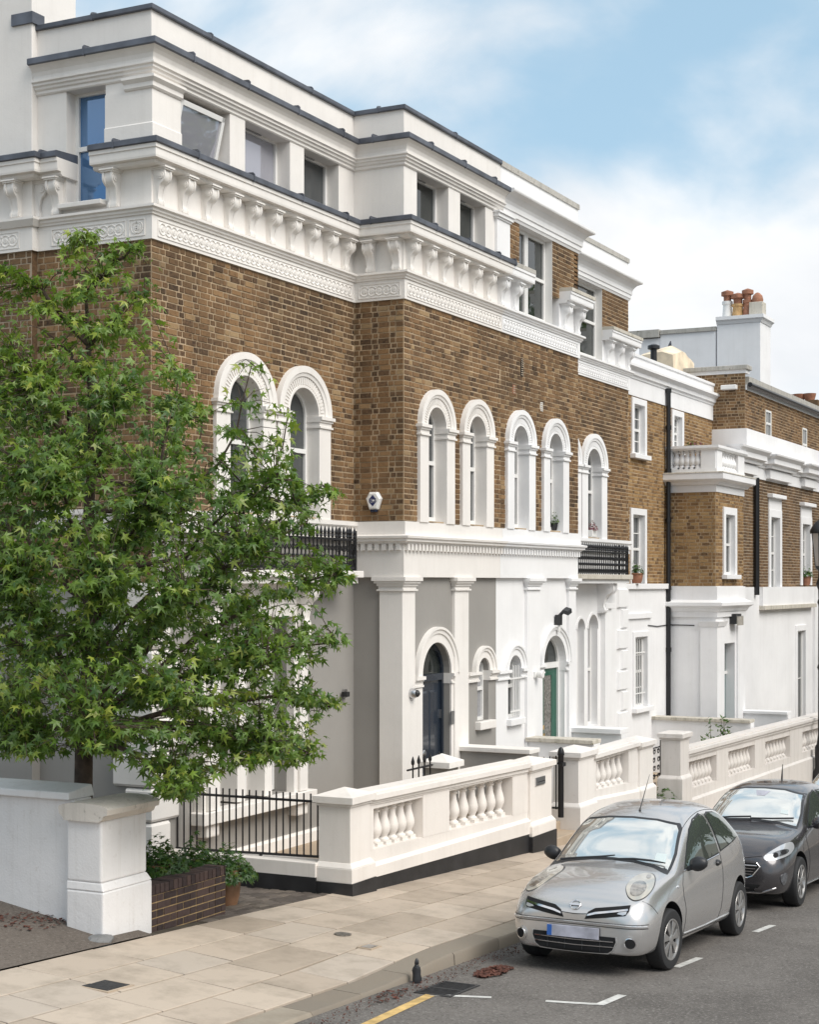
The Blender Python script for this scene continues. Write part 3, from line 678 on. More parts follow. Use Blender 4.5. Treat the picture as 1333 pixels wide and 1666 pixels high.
wCh = MB(FCH).wall(rect(-16.0, -YS, 3.6, ZF0)).obj('brick_wall', M['mortar_dark'], H1); bCh = lay(FCH, -16.0, -YS, 3.6, ZF0, seed=5)
MB(FY(YS)).wall(rect(XCH, XA0, 3.6, ZF0)).obj('brick_wall', M['brick_sooty'], H1)
brickwork([(wA, bA, M['brick']), (wB, bB, M['brick']), (wR, bR, M['brick']), (wS, bS, M['brick']), (wCh, bCh, M['brick_sooty'])])
FC = FY(YA)
wB2, bB2 = first_floor(H2, FB, ucB[2:], .31, .28, .29, XM, XB1, white, 6, extra=[(gx(px - 3, YB), gx(px + 3, YB), zy(px, py + 5, YB), zy(px, py - 5, YB)) for px, py in ((849, 591), (849, 605), (881, 662), (836, 634))])
wC, bC = first_floor(H2, FC, ucC, .39, .32, .36, XB1, XC1, white, 7)
brickwork([(wB2, bB2, M['brick']), (wC, bC, M['brick'])])
for px, py, mt in ((849, 591, 'darkvoid'), (849, 605, 'darkvoid'), (836, 634, 'terracotta'), (881, 662, 'frame')):
    u, z = gx(px, YB), zy(px, py, YB); v = MB(FB)
    v.box(u - .055, u + .055, -.02, .012, z - .075, z + .075); ob = v.obj('air_brick', M[mt], H2)
    for k in range(4): MB(FB).box(u - .045, u + .045, .013, .017, z - .06 + k * .035, z - .045 + k * .035).obj('slot', M['mortar_dark'], ob)
# --- frieze, ledge, cornice: mouldings carried round the corners
P1 = [(XA0, YS), (XA0, YA), (XB0, YA), (XB0, YB), (XM - .002, YB)]
P2 = [(XM + .002, YB), (XB1, YB), (XB1, YA), (XC1, YA), (XC1, YBK)]
def stack(house, P, mat, mold=True):
    MB().sweep(P, [(-.2, ZF0), (.03, ZF0), (.03, ZF1), (-.2, ZF1)]).obj('frieze_band', mat, house)
    MB().sweep(P, [(-.2, ZF1), (.05, ZF1), (.055, ZF1 + .02), (.075, ZF1 + .035), (.08, ZF1 + .06), (.11, ZF1 + .075), (.11, ZL), (-.2, ZL + .015)]).obj('ledge', mat, house)
stack(H1, P1, cream); stack(H2, P2, white)
MB().sweep([(XCH, 16.0), (XCH, YS), (XA0, YS)], [(-.2, ZF0), (.032, ZF0), (.032, ZF1), (-.2, ZF1)]).obj('frieze_band', cream, H1)
MB().sweep([(XCH, 16.0), (XCH, YS), (XA0, YS)], [(-.2, ZF1), (.06, ZF1), (.112, ZF1 + .075), (.112, ZL), (-.2, ZL + .015)]).obj('ledge', cream, H1)
def guilloche(house, fr, u0, u1, mat, zc=7.815, r=.078):
    n = max(1, round((u1 - u0 - 2 * r) / .118)); m = MB(fr)
    for k in range(n + 1):
        u = u0 + r + (u1 - u0 - 2 * r) * k / max(n, 1)
        m.ring(u, zc, [(r, .031), (r - .006, .040), (r - .015, .040), (r - .021, .031)], 0, 2 * math.pi, 14)
        m.ring(u, zc, [(.036, .031), (.030, .040), (.016, .040), (.010, .031)], 0, 2 * math.pi, 8)
        m.box(u - .010, u + .010, .03, .042, zc - .010, zc + .010)
    for z in (zc - .098, zc + .098): m.box(u0 - .01, u1 + .01, .03, .04, z - .006, z + .006)
    for u in (u0 - .016, u1 + .016): m.box(u - .006, u + .006, .03, .0405, zc - .1, zc + .1)
    m.obj('frieze_ornament', mat, house, kind='stuff')
guilloche(H1, FA, XA0 + .10, XB0 - .10, cream); guilloche(H1, FB, XB0 + .06, XM - .05, cream); guilloche(H1, FRt, -YA + .12, -YB - .06, cream)
guilloche(H1, FS, -gy(89, XA0) , -gy(205, XA0), cream); guilloche(H1, FS, -gy(215, XA0), -gy(236, XA0), cream)
guilloche(H1, FCH, -15.2, -gy(32, XCH), cream)
guilloche(H2, FB, XM + .05, XB1 - .12, white); guilloche(H2, FC, XB1 + .1, XC1 - .12, white)
# attic body below the openings (behind the brackets)
def face(house, P, z0, z1, mat, name='attic_wall', n=0.0):
    MB().sweep(P, [(-.25, z0), (n, z0), (n, z1), (-.25, z1)]).obj(name, mat, house)
YC1, YC2 = gy(147, XA0 - .2), gy(108, XA0 - .05)
face(H1, [(XA0 + .001, YA), (XB0, YA), (XB0, YB), (XM - .002, YB)], ZL, ZC0, cream)
face(H1, [(XCH, 16), (XCH, YS), (XA0 + .1, YS)], ZL, ZC0, cream)
CORN = [(-.25, ZC0), (.13, ZC0), (.15, ZC0 + .02), (.15, ZC0 + .045), (.215, ZC0 + .05), (.22, ZC0 + .075), (.22, ZC1 - .05), (.235, ZC1 - .045), (.235, ZC1), (-.25, ZC1)]
LEAD = [(-.25, ZC1), (.245, ZC1), (.262, ZC1 + .01), (.262, ZC2 - .012), (.245, ZC2), (-.25, ZC2 + .03)]
PC = [(XA0, YC1), (XA0, YA), (XB0, YA), (XB0, YB), (XM - .002, YB)]
MB().sweep(PC, CORN).obj('cornice', cream, H1)
def lead_run(house, P, prof, step=1.05):
    MB().sweep(P, prof).obj('lead_flashing', M['lead'], house)
    m = MB()                                              # rolled joints across the sheet
    for a, b in zip(P, P[1:]):
        a, b = Vector(a), Vector(b); d = b - a; n = max(1, int(d.length / step))
        for k in range(1, n + 1):
            c = a + d * (k - .5) / n; t = d.normalized() * .012
            o1, z0, z1 = max(p[0] for p in prof) + .004, min(p[1] for p in prof), max(p[1] for p in prof)
            m.sweep([tuple(c - t), tuple(c + t)], [(-.05, z0 - .004), (o1, z0 - .004), (o1, z1 - .02), (o1 - .02, z1 + .004), (-.05, z1 + .02)])
    m.obj('lead_joint', M['lead'], house, kind='stuff')
lead_run(H1, PC[:-1] + [(gx(855, YB - .26) - .3, YB)] if False else PC, LEAD)
PCs = [(XCH, 16), (XCH, YS), (XA0, YS), (XA0, YC2)]
MB().sweep(PCs, CORN).obj('cornice', cream, H1); lead_run(H1, PCs, LEAD)
# consoles under the cornice
def consoles(house, pts, nrm, mat):
    for x, y in pts: console(house, (x, y, ZC0 - .026), nrm, mat, w=.15, h=.43, d=.17)
n = 9
consoles(H1, [(XA0 + .10 + i * (XB0 - XA0 - .42) / n, YA) for i in range(n + 1)], (0, -1, 0), cream)
consoles(H1, [(XB0, YA - .30), (XB0, YB + .10)], (-1, 0, 0), cream)
consoles(H1, [(XB0 + .13 + i * .543, YB) for i in range(6)], (0, -1, 0), cream)
consoles(H1, [(XA0, gy(180, XA0 - .1))], (-1, 0, 0), cream)
consoles(H1, [(XA0, gy(87, XA0 - .1))], (-1, 0, 0), cream); consoles(H1, [(XCH, gy(20, XCH - .1)), (XCH, gy(20, XCH - .1) + .55)], (-1, 0, 0), cream)
console(H1, (XCH + .12, YS, ZC0 - .026), (0, -1, 0), cream, w=.15, h=.43, d=.17)
# attic walls with window openings
def attic(house, fr, u0, u1, ops, mat, glass, z0=ZC2 - .05, zt=ZM0 + .02, zo=None, tilt=None):
    holes = [rect(a, b, (zo or z0) + .01, zt) for a, b in ops]
    MB(fr).wall([(u0, z0), (u1, z0), (u1, ZN0), (u0, ZN0)], holes, .26).obj('attic_wall', mat, house)
    for k, (a, b) in enumerate(ops):
        g = glass[k % len(glass)]
        w = sash(house, fr, a, b, (zo or z0) + .02, zt, n=-.22, rows=1, glass=g, t=.05)
        MB(fr).box(a + .25 * (b - a), a + .6 * (b - a), -.19, -.165, zt - .035, zt - .015).obj('trickle_vent', M['frame_grey'], w)
        if tilt == k:                                     # one sash stands open, tilted out at the top
            s = MB(fr); ua, ub, za, zb = a + .07, b - .07, (zo or z0) + .10, zt - .10; o = .0; tp = .20
            for (p, q) in (((ua, za), (ua + .06, zb)), ((ub - .06, za), (ub, zb)), ((ua, za), (ub, za + .06)), ((ua, zb - .06), (ub, zb))):
                (x0, y0), (x1, y1) = p, q; f0 = lambda z: -.2 + .15 * (z - za) / (zb - za)
                s.hexa([(x0, f0(y0), y0), (x1, f0(y0), y0), (x1, f0(y0) + .04, y0), (x0, f0(y0) + .04, y0)], [(x0, f0(y1), y1), (x1, f0(y1), y1), (x1, f0(y1) + .04, y1), (x0, f0(y1) + .04, y1)])
            so = s.obj('tilted_sash', M['frame'], w)
            MB(fr).quad((ua, -.185, za), (ub, -.185, za), (ub, -.035, zb), (ua, -.035, zb)).obj('pane', M['glass_sky'], so)
A = lambda px: gx(px, YA); B = lambda px: gx(px, YB)
attic(H1, FA, XA0, XB0, [(A(291), A(373)), (A(398), A(471)), (A(494), A(551))], cream, ('glass', 'glass_sky', 'glass'), tilt=0)
attic(H1, FB, XB0, XM - .002, [(B(678.5), B(729)), (B(748), B(790))], cream, ('glass_dark',))
MB(FRt).wall(rect(-YA, -YB, ZC2 - .05, ZN0)).obj('attic_wall', cream, H1)
ys0, ys1 = gy(108, XA0), gy(172, XA0)
zs0, zs1 = zx(148, 330, XA0), zx(148, 146, XA0)
MB(FS).wall(rect(-YS, -YA, ZL, ZN0), [rect(-ys0, -ys1, zs0, ZM0 + .02)], .24).obj('attic_wall', cream, H1)
ww = sash(H1, FS, -ys0, -ys1, zs0, ZM0 + .02, n=-.2, rows=2, glass='glass_sky_blue', t=.055)
MB(FS).box(-ys0 - .04, -ys1 + .02, -.2, .13, zs0 - .06, zs0 - .001).obj('sill', cream, ww, bevel=.008)
# corner pier of the attic with its cap
MB().sweep([(XA0, ys1 - .02), (XA0, YA), (A(290), YA)], [(-.2, ZC2 - .03), (.055, ZC2 - .03), (.055, ZC2 + .22), (.04, ZC2 + .235), (.04, ZM0 - .14), (-.2, ZM0 - .14)]).obj('attic_pier', cream, H1)
MB().sweep([(XA0, gy(207, XA0)), (XA0, YA), (A(290), YA)], [(-.2, ZM0 - .14), (.055, ZM0 - .14), (.075, ZM0 - .12), (.075, ZM0 - .07), (.12, ZM0 - .03), (.12, ZM0), (-.2, ZM0)]).obj('pier_cap', cream, H1)
for a, b in ((373, 398), (471, 494)):
    MB(FA).box(A(a) + .001, A(b) - .001, -.05, .012, ZC2 - .03, ZM0).obj('attic_pier', cream, H1, bevel=.006)
MB(FB).box(B(729) + .001, B(748) - .001, -.05, .012, ZC2 - .03, ZM0).obj('attic_pier', cream, H1, bevel=.006)
UC = [(-.2, ZM0), (.015, ZM0), (.03, ZM0 + .015), (.03, ZM0 + .045), (.055, ZM0 + .06), (.06, ZM0 + .085), (.085, ZM0 + .10), (.085, ZM0 + .125), (.11, ZM0 + .14), (.11, ZM1), (.085, ZM1 + .012), (.085, ZM1 + .05), (.10, ZM1 + .10), (.13, ZM1 + .14), (.165, ZN0), (-.2, ZN0)]
P1a = [(XA0, YS), (XA0, YA), (XB0, YA), (XB0, YB), (XM - .002, YB)]
MB().sweep(P1a, UC).obj('upper_cornice', cream, H1)
LEAD2 = [(-.2, ZN0), (.175, ZN0), (.195, ZN0 + .01), (.195, ZN1 - .015), (.17, ZN1), (-.05, ZN1 + .03), (-.2, ZN1 + .03)]
lead_run(H1, P1a, LEAD2)
MB().sweep(P1a, [(-.22, ZN1 - .02), (0, ZN1 - .02), (0, ZP0), (-.22, ZP0)]).obj('parapet', cream, H1)
lead_run(H1, P1a, [(-.26, ZP0), (.035, ZP0), (.04, ZP0 + .01), (.04, ZP1 - .01), (.02, ZP1), (-.26, ZP1 + .02)], 1.9)
# chimney rising out of the side wall
m = MB(); m.box(XCH, XCH + .85, YS, 16, ZC1 + .02, 12.6); m.obj('chimney_stack', cream, H1, bevel=.01)
MB().box(XCH - .03, XCH + .2, YS - .03, YS + .3, ZP1, ZP1 + .14).obj('lead_flashing', M['lead'], H1)
MB().box(XA0 + .1, XM - .2, YA + .25, YBK, ZN1 - .1, ZN1).box(XB0 + .25, XM - .2, YB + .25, YA + .25, ZN1 - .1, ZN1).obj('roof', M['lead'], H1)
m = MB(); m.box(XA0 + .02, XM - .05, YBK - .2, YBK, -.6, ZN1); m.box(XCH + .02, XCH + .25, 16, YBK - .2, -.6, ZN1); m.obj('rear_wall', M['brick_sooty'], H1)

# --- upper storey of the white house
B_ = lambda px: gx(px, YB); C_ = lambda px: gx(px, YA)
xw0, xw1 = B_(845), B_(899)
xc_end = gx(871, YB - .22)
PB2 = [(XM + .002, YB), (xc_end, YB)]
MB().sweep(PB2, CORN).obj('cornice', white, H2); lead_run(H2, [(XM + .002, YB), (gx(842, YB - .26), YB)], LEAD)
MB().sweep([(gx(842, YB - .26) + .002, YB), (xc_end, YB)], [(-.25, ZC1), (.24, ZC1), (.24, ZC2 - .01), (-.25, ZC2)]).obj('cornice_cap', M['coping_stone'], H2)
face(H2, [(XM + .002, YB), (xw0 - .002, YB)], ZL, ZC0, white)
consoles(H2, [(XB0 + .13 + i * .543, YB) for i in (6, 7)], (0, -1, 0), white)
# broken cornice block right of the tall window
def corner_block(x0, P, name='cornice'):
    face(H2, P, ZL, ZC0, white); MB().sweep(P, CORN).obj(name, white, H2)
    MB().sweep(P, [(-.25, ZC1), (.25, ZC1), (.25, ZC2 - .02), (-.25, ZC2)]).obj('cornice_cap', M['mossy'], H2)
xk0 = gx(929, YB - .22)
corner_block(0, [(xk0, YB), (XB1, YB), (XB1, YA)])
consoles(H2, [(xk0 + .16, YB), (XB1 - .12, YB)], (0, -1, 0), white)
xk2 = gx(997, YA - .22)
corner_block(0, [(xk2, YA), (XC1, YA), (XC1, YA + 1.2)])
consoles(H2, [(xk2 + .2 + i * (XC1 - xk2 - .32) / 2, YA) for i in range(3)], (0, -1, 0), white)
# attic brick piers and tall windows
def brick_pier(fr, u0, u1, z0, z1, seed):
    w = MB(fr).box(u0, u1, -.3, 0, z0, z1).obj('brick_wall', M['mortar'], H2)
    mm = MB()
    for b in lay(fr, u0, u1, z0, z1, seed=seed): brick_solid(mm, b)
    mm.obj('bricks', M['brick'], w, kind='stuff')
pil0, pil1 = B_(805), B_(826)
MB(FB).box(pil0, pil1, -.15, .05, ZC2 - .03, ZM0 - .10).obj('attic_pier', white, H2, bevel=.008)
m = MB(FB)
for za, zb, o in ((-.12, -.09, .02), (-.09, -.03, .045), (-.03, 0.0, .07)): m.box(pil0 - o, pil1 + o, -.15, .05 + o, ZM0 + za, ZM0 + zb)
m.obj('pier_cap', white, H2)
brick_pier(FB, pil1, xw0, ZC2 - .03, ZM0, 21); brick_pier(FB, xw1, XB1, ZC2 - .2, ZM0, 22)
def tall_window(fr, u0, u1, z0, z1, split):
    w = MB(fr).wall(rect(u0, u1, z0, z1), [rect(u0 + .001, u1 - .001, z0 + .001, z1 - .001)], .25).obj('window', M['frame'], H2)
    us = [u0] + split + [u1]
    for k, (a, b) in enumerate(zip(us, us[1:])):
        s = sash(w, fr, a + .01, b - .01, z0 + .02, z1 - .02, n=-.16, rows=2, glass='glass_dark' if k else 'glass', t=.06, name='sash')
tall_window(FB, xw0, xw1, ZL + .02, ZM0, [xw0 + (xw1 - xw0) * .42])
xv0, xv1 = XB1 + .05, gx(980, YA)
tall_window(FC, xv0, xv1, ZL + .02, ZM0, [xv0 + (xv1 - xv0) * .55])
brick_pier(FC, xv1, XC1, ZC2 - .2, ZM0, 23)
MB().sweep([(XB1, YB), (XB1, YA)], [(-.2, ZL), (0, ZL), (0, ZM0), (-.2, ZM0)]).obj('attic_wall', M['brick'], H2)
UC2 = [(-.25, ZM0 - .02), (.02, ZM0 - .02), (.035, ZM0 + .02), (.05, ZM0 + .03), (.05, ZM0 + .10), (.07, ZM0 + .11), (.07, ZM0 + .19), (.09, ZM0 + .24), (.15, ZM0 + .31), (.24, ZM0 + .35), (.25, ZM0 + .37), (.25, ZM0 + .40), (-.25, ZM0 + .44)]
P2u = [(XM + .002, YB), (XB1, YB), (XB1, YA), (XC1, YA), (XC1, YBK)]
MB().sweep(P2u, UC2).obj('upper_cornice', white, H2)
MB().sweep(P2u, [(-.24, ZM0 + .42), (0, ZM0 + .42), (0, ZP0 - .02), (-.24, ZP0 - .02)]).obj('parapet', white, H2)
MB().sweep([(XM + .002, YB), (XB1, YB), (XB1, YA), (XC1, YA), (XC1, YBK)], [(-.27, ZP0 - .02), (.025, ZP0 - .02), (.025, ZP1), (-.27, ZP1 + .015)]).obj('coping', M['coping_stone'], H2)
MB().box(XM + .1, XC1 - .2, YA + .3, YBK, ZN1 - .1, ZN1).obj('roof', M['lead'], H2)
MB().box(XM + .05, XC1, YBK - .2, YBK, -3, ZN1).box(XC1 - .25, XC1 - .001, YA + .1, YBK - .2, -3, ZN1).obj('rear_wall', M['brick_sooty'], H2)

# --- entablature over the ground floor of the projecting centre
def entab(house, P, mat, u0, u1, side=None):
    MB().sweep(P, [(-.3, 3.69), (0, 3.69), (0, 4.17), (-.3, 4.17)]).obj('entablature', mat, house)
    MB().sweep(P, [(-.3, 4.17), (.05, 4.17), (.055, 4.19), (.10, 4.205), (.10, 4.235), (.13, 4.25), (.135, 4.28), (.045, 4.30), (.04, 4.30), (.04, 4.49), (-.3, 4.51)]).obj('string_course', mat, house)
    m = MB(FB); n = int((u1 - u0) / .115)
    for k in range(n): u = u0 + (k + .5) * (u1 - u0) / n; m.box(u - .033, u + .033, 0, .055, 4.075, 4.168)
    m.obj('dentil_course', mat, house, kind='stuff')
entab(H1, [(XB0, YA), (XB0, YB), (XM - .002, YB)], cream, XB0, XM); entab(H2, [(XM + .002, YB), (XB1, YB), (XB1, YA)], white, XM, XB1)
m = MB(FRt)
for k in range(7): u = -YA + .06 + k * .115; m.box(u - .033, u + .033, 0, .055, 4.075, 4.168)
m.obj('dentil_course', cream, H1, kind='stuff')
for h, x0, x1, mt in ((H1, XA0, XB0, cream), (H2, XB1, XC1, white)):
    MB().sweep([(x0, YA), (x1, YA)] if h is H2 else [(XA0, YS), (x0, YA), (x1, YA)], [(-.2, 4.22), (.03, 4.22), (.03, 4.30), (.06, 4.31), (.06, 4.40), (.09, 4.43), (.09, 4.49), (-.2, 4.51)]).obj('string_course', mt, h)
# --- pilasters of the ground floor
def pilaster(house, fr, u0, u1, mat, z0=-.7, n0=-.2, n1=-.03):
    p = MB(fr).box(u0, u1, n0, n1, z0, 3.50).obj('pilaster', mat, house, bevel=.006)
    c = MB(fr); w = .0
    for za, zb, o in ((3.49, 3.515, .03), (3.515, 3.56, .008), (3.56, 3.60, .03), (3.60, 3.635, .06), (3.635, 3.69, .085)): c.box(u0 - o, u1 + o, n0 + .002, n1 + o, za, zb)
    c.obj('capital', mat, p)
pl = MB().sweep([(XB0 + .04, gy(615, XB0)), (XB0 + .04, YB + .04), (B(680), YB + .04)], [(-.25, -.7), (0, -.7), (0, 3.5), (-.25, 3.5)]).obj('pilaster', cream, H1, bevel=.008)
m = MB()
for za, zb, o in ((3.49, 3.515, .03), (3.515, 3.56, .01), (3.56, 3.60, .03), (3.60, 3.635, .06), (3.635, 3.69, .085)):
    m.box(XB0 + .04 - o, B(680) + o, YB + .04 - o, gy(615, XB0) + o, za, zb)
m.obj('capital', cream, pl)
pilaster(H1, FB, B(743.5), B(766), cream)
pilaster(H2, FB, B(861), B(882), white); pilaster(H2, FB, B(929), XB1 - .02, white)
# --- ground-floor walls of the centre
nb = -.08
def gpoly(c0, c1, z0, zs, rise): return arch_poly((c0 + c1) / 2, (c1 - c0) / 2, z0, zs, rise)
FBg = Frame((0, YB + .08, 0), (1, 0, 0), (0, -1, 0))
G = lambda px: gx(px, YB + .08); GZ = lambda px, py: zy(px, py, YB + .08)
dz = GZ(711, 1099) + .02                                   # spring of the door arch
d0, d1 = G(685.5), G(732); s0, s1 = G(777), G(795); b0, b1 = G(827), G(846); e0, e1 = G(883.5), G(919)
zsp1 = GZ(786, 1091); zsp2 = GZ(836, 1088); zsp3 = GZ(901, 1078)
cr1 = GZ(786, 1070) - zsp1; cr2 = GZ(836, 1066) - zsp2; cr3 = GZ(901, 1034) - zsp3; crd = GZ(709, 1045) - dz
zw1, zw2 = GZ(786, 1172), GZ(836, 1168)
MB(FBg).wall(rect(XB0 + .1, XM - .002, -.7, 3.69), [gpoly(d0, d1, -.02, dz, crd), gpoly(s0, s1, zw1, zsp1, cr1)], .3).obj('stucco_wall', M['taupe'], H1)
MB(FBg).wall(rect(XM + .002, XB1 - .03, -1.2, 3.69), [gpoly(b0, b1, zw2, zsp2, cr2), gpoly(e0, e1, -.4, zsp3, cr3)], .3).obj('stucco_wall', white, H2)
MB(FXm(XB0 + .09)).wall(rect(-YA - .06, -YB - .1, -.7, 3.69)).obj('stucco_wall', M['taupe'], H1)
def archmould(house, c0, c1, zs, rise, w, mat, parent=None):
    uc, hw = (c0 + c1) / 2, (c1 - c0) / 2; k = rise / hw
    MB(FBg).ring(uc, zs, [(hw + .002, -.01), (hw + .002, .03), (hw + w * .55, .03), (hw + w * .58, .05), (hw + w * .8, .055), (hw + w * .84, .075), (hw + w, .075), (hw + w, -.01)], seg=30, ry=k).obj('arch', mat, parent or house, smooth='auto')
def impost(house, u0, u1, z, mat, h=.16, parent=None, n0=-.2):
    u0 -= .008; u1 += .008
    m = MB(FBg)
    for za, zb, o in ((-h, -h + .03, .045), (-h + .03, -.075, .028), (-.075, -.05, .05), (-.05, -.003, .08)): m.box(u0, u1, n0, o, z + za, z + zb)
    m.obj('impost', mat, parent or house)
archmould(H1, d0, d1, dz, crd, .24, cream); archmould(H1, s0, s1, zsp1, cr1, .20, cream)
archmould(H2, b0, b1, zsp2, cr2, .20, white); archmould(H2, e0, e1, zsp3, cr3, .20, white)
impost(H1, B(766) + .002, s0, zsp1, cream); impost(H1, s1, XM - .003, zsp1, cream)
impost(H2, XM + .003, b0, zsp2, white); impost(H2, b1, B(861) - .002, zsp2, white)
impost(H1, B(680) + .002, d0, dz, cream); impost(H1, d1, B(743.5) - .002, dz, cream)
impost(H2, B(882) + .002, e0, zsp3, white); impost(H2, e1, B(929) - .002, zsp3, white)
MB(FBg).box(d1 + .003, B(743.5) - .002, -.01, .025, -.7, dz - .17).obj('door_pier', cream, H1); MB(FBg).box(B(680) + .001, d0 - .003, -.01, .025, -.7, dz - .17).obj('door_pier', cream, H1)
# doors
def door(house, u0, u1, z0, zs, rise, mat, frame, n=-.13, panels=True, glaz=None):
    t = .06; w = MB(FBg); uc, hw = (u0 + u1) / 2, (u1 - u0) / 2
    w.ring(uc, zs, [(hw, n - .05), (hw - t, n - .05), (hw - t, n + .03), (hw, n + .03)], seg=20, ry=rise / hw)
    w.box(u0, u0 + t, n - .05, n + .03, z0, zs).box(u1 - t, u1, n - .05, n + .03, z0, zs).box(u0 + t, u1 - t, n - .05, n + .035, zs - .10, zs)
    fr = w.obj('door', frame, house)
    g = MB(FBg); pts = [(u0 + t, zs)] + [(u1 - t, zs)] + [(uc + (hw - t) * math.cos(math.pi * k / 14), zs + (rise - t) * math.sin(math.pi * k / 14)) for k in range(1, 14)]
    i = g.add([(p[0], n - .01, p[1]) for p in pts]); g.f.append(tuple(range(i, i + len(pts)))); g.obj('fanlight', M['glass_dark'], fr)
    a, b, zt = u0 + t, u1 - t, zs - .10
    lf = MB(FBg).box(a + .004, b - .004, n - .04, n - .005, z0 + .01, zt - .004).obj('door_leaf', mat, fr)
    if panels:
        for (x0, x1, y0, y1) in ((.12, .46, .10, .36), (.54, .88, .10, .36), (.12, .46, .44, .93), (.54, .88, .44, .93)):
            p = MB(FBg); U0, U1, V0, V1 = a + (b-a)*x0, a + (b-a)*x1, z0 + (zt-z0)*y0, z0 + (zt-z0)*y1
            p.hexa([(U0, n - .005, V0), (U1, n - .005, V0), (U1, n - .005, V1), (U0, n - .005, V1)], [(U0 + .03, n + .012, V0 + .03), (U1 - .03, n + .012, V0 + .03), (U1 - .03, n + .012, V1 - .03), (U0 + .03, n + .012, V1 - .03)])
            p.obj('panel', mat, lf)
    if glaz:
        x0, x1, y0, y1 = glaz; U0, U1, V0, V1 = a + (b-a)*x0, a + (b-a)*x1, z0 + (zt-z0)*y0, z0 + (zt-z0)*y1
        MB(FBg).box(U0, U1, n - .006, n + .003, V0, V1).obj('leaded_pane', M['glass_lead'], lf)
        fb = MB(FBg)
        for q in ((U0 - .03, U0, V0 - .03, V1 + .03), (U1, U1 + .03, V0 - .03, V1 + .03), (U0, U1, V0 - .03, V0), (U0, U1, V1, V1 + .03)): fb.box(q[0], q[1], n - .006, n + .012, q[2], q[3])
        fb.obj('glazing_bead', mat, lf)
    return fr, lf, n
M['glass_lead'] = simple('leaded_glass', (0.20, 0.19, 0.17), 0.15, var=0.6, vscale=25, bump=0.5, bscale=40)
fr_, lf_, n_ = door(H1, d0, d1, -.0, dz, crd, M['navy'], M['navy'])
kz = GZ(700, 1225)
MB(FBg).loft([[(d0 + .22 + r_ * math.cos(2*math.pi*k/12), n_ + y_, kz + r_ * math.sin(2*math.pi*k/12)) for k in range(12)] for r_, y_ in ((.02, 0), (.02, .04), (.05, .05), (.055, .075), (.035, .09))]).obj('door_knob', M['steel'], lf_, smooth='auto')
for z in (.35, 1.55): MB(FBg).box(d1 - .085, d1 - .06, n_ - .004, n_ + .02, z, z + .13).obj('hinge', M['steel'], lf_)
fr2, lf2, n2_ = door(H2, e0, e1, -.38, zsp3 - .0, cr3, M['green_door'], M['frame'], panels=False, glaz=(.30, .70, .30, .95))
MB(FBg).box(e0 + .12, e0 + .34, n2_ + .0, n2_ + .02, GZ(890, 1188), GZ(890, 1181)).obj('letter_plate', M['brass'], lf2)
MB(FBg).box(e0 + .18, e0 + .30, n2_ + .0, n2_ + .05, GZ(890, 1198), GZ(890, 1194)).obj('door_knocker', M['brass'], lf2)
# small windows either side of the party line
w1 = sash(H1, FBg, s0, s1, zw1, zsp1 + cr1, n=-.12, rows=2, glass='glass_lit', t=.04)
MB(FBg).box(s0 - .08, s1 + .10, -.2, .10, zw1 - .13, zw1 - .001).obj('sill', cream, w1, bevel=.01)
w2 = sash(H2, FBg, b0, b1, zw2, zsp2 + cr2, n=-.15, rows=2, glass='glass', t=.04)
MB(FBg).box(b0 - .06, b1 + .06, -.2, .09, zw2 - .11, zw2 - .001).obj('sill', white, w2, bevel=.01)
def bars(fr, u0, u1, z0, z1, n, win, k, cross):
    for i in range(k): u = u0 + (u1 - u0) * (i + 1) / (k + 1); MB(fr).box(u - .009, u + .009, n - .009, n + .009, z0, z1).obj('security_bar', M['frame'], win)
    for z in cross: MB(fr).box(u0 - .04, u1 + .04, n + .0095, n + .016, z - .014, z + .014).obj('cross_bar', M['frame'], win)
bars(FBg, b0 + .04, b1 - .04, GZ(836, 1164), GZ(836, 1082), .03, w2, 3, (GZ(836, 1156), GZ(836, 1103)))
# --- balconies with iron railings
def balcony(house, x0, x1, mat, zt=4.20, slab_mat=None):
    y0 = YA - .36
    MB().box(x0 - .08, x1 + .10, y0 - .06, YA, 3.68, 3.775).obj('balcony_slab', slab_mat or mat, house, bevel=.01)
    MB().box(x0 - .02, x1 + .03, y0, YA, 3.60, 3.68).obj('balcony_soffit', mat, house)
    MB().box(x0, x1, y0 + .02, y0 + .045, 3.80, 3.83).box(x0, x1, y0 + .02, y0 + .045, zt, zt + .03).box(x1 - .03, x1, y0 + .045, YA, zt, zt + .03).box(x1 - .03, x1, y0 + .045, YA, 3.80, 3.83).obj('railing', M['black'], house)
    rl = [o for o in house.children if o.name.startswith('railing')][-1]
    b = MB(); b.box(-.008, .008, -.008, .008, 0, zt - 3.74); b.lathe([(.009, zt - 3.74), (.024, zt - 3.72), (.016, zt - 3.69), (.026, zt - 3.66), (.015, zt - 3.62), (.004, zt - 3.58)], seg=8)
    b.ring(0, .08, [(.046, -.005), (.046, .005), (.036, .005), (.036, -.005)], 0, 6.2832, 10).ring(0, .32, [(.046, -.005), (.046, .005), (.036, .005), (.036, -.005)], 0, 6.2832, 10)
    b.lathe([(.011, .17), (.026, .19), (.026, .215), (.011, .235)], seg=8)
    bm_ = b.mesh('baluster_bar'); bm_.materials.append(M['black'])
    n = int((x1 - x0) / .105)
    for k in range(n + 1): put('baluster_bar', bm_, None, rl, loc=(x0 + .015 + (x1 - x0 - .03) * k / n, y0 + .032, 3.77))
    for k in range(1, 4): put('baluster_bar', bm_, None, rl, loc=(x1 - .015, y0 + .032 + k * .085, 3.77), rot=(0, 0, R(90)))
    MB().box(x1 - .022, x1 + .022, y0 + .012, y0 + .055, 3.775, zt + .14).obj('post', M['black'], rl)
balcony(H1, 16.5, gx(579, YA - .34), cream)
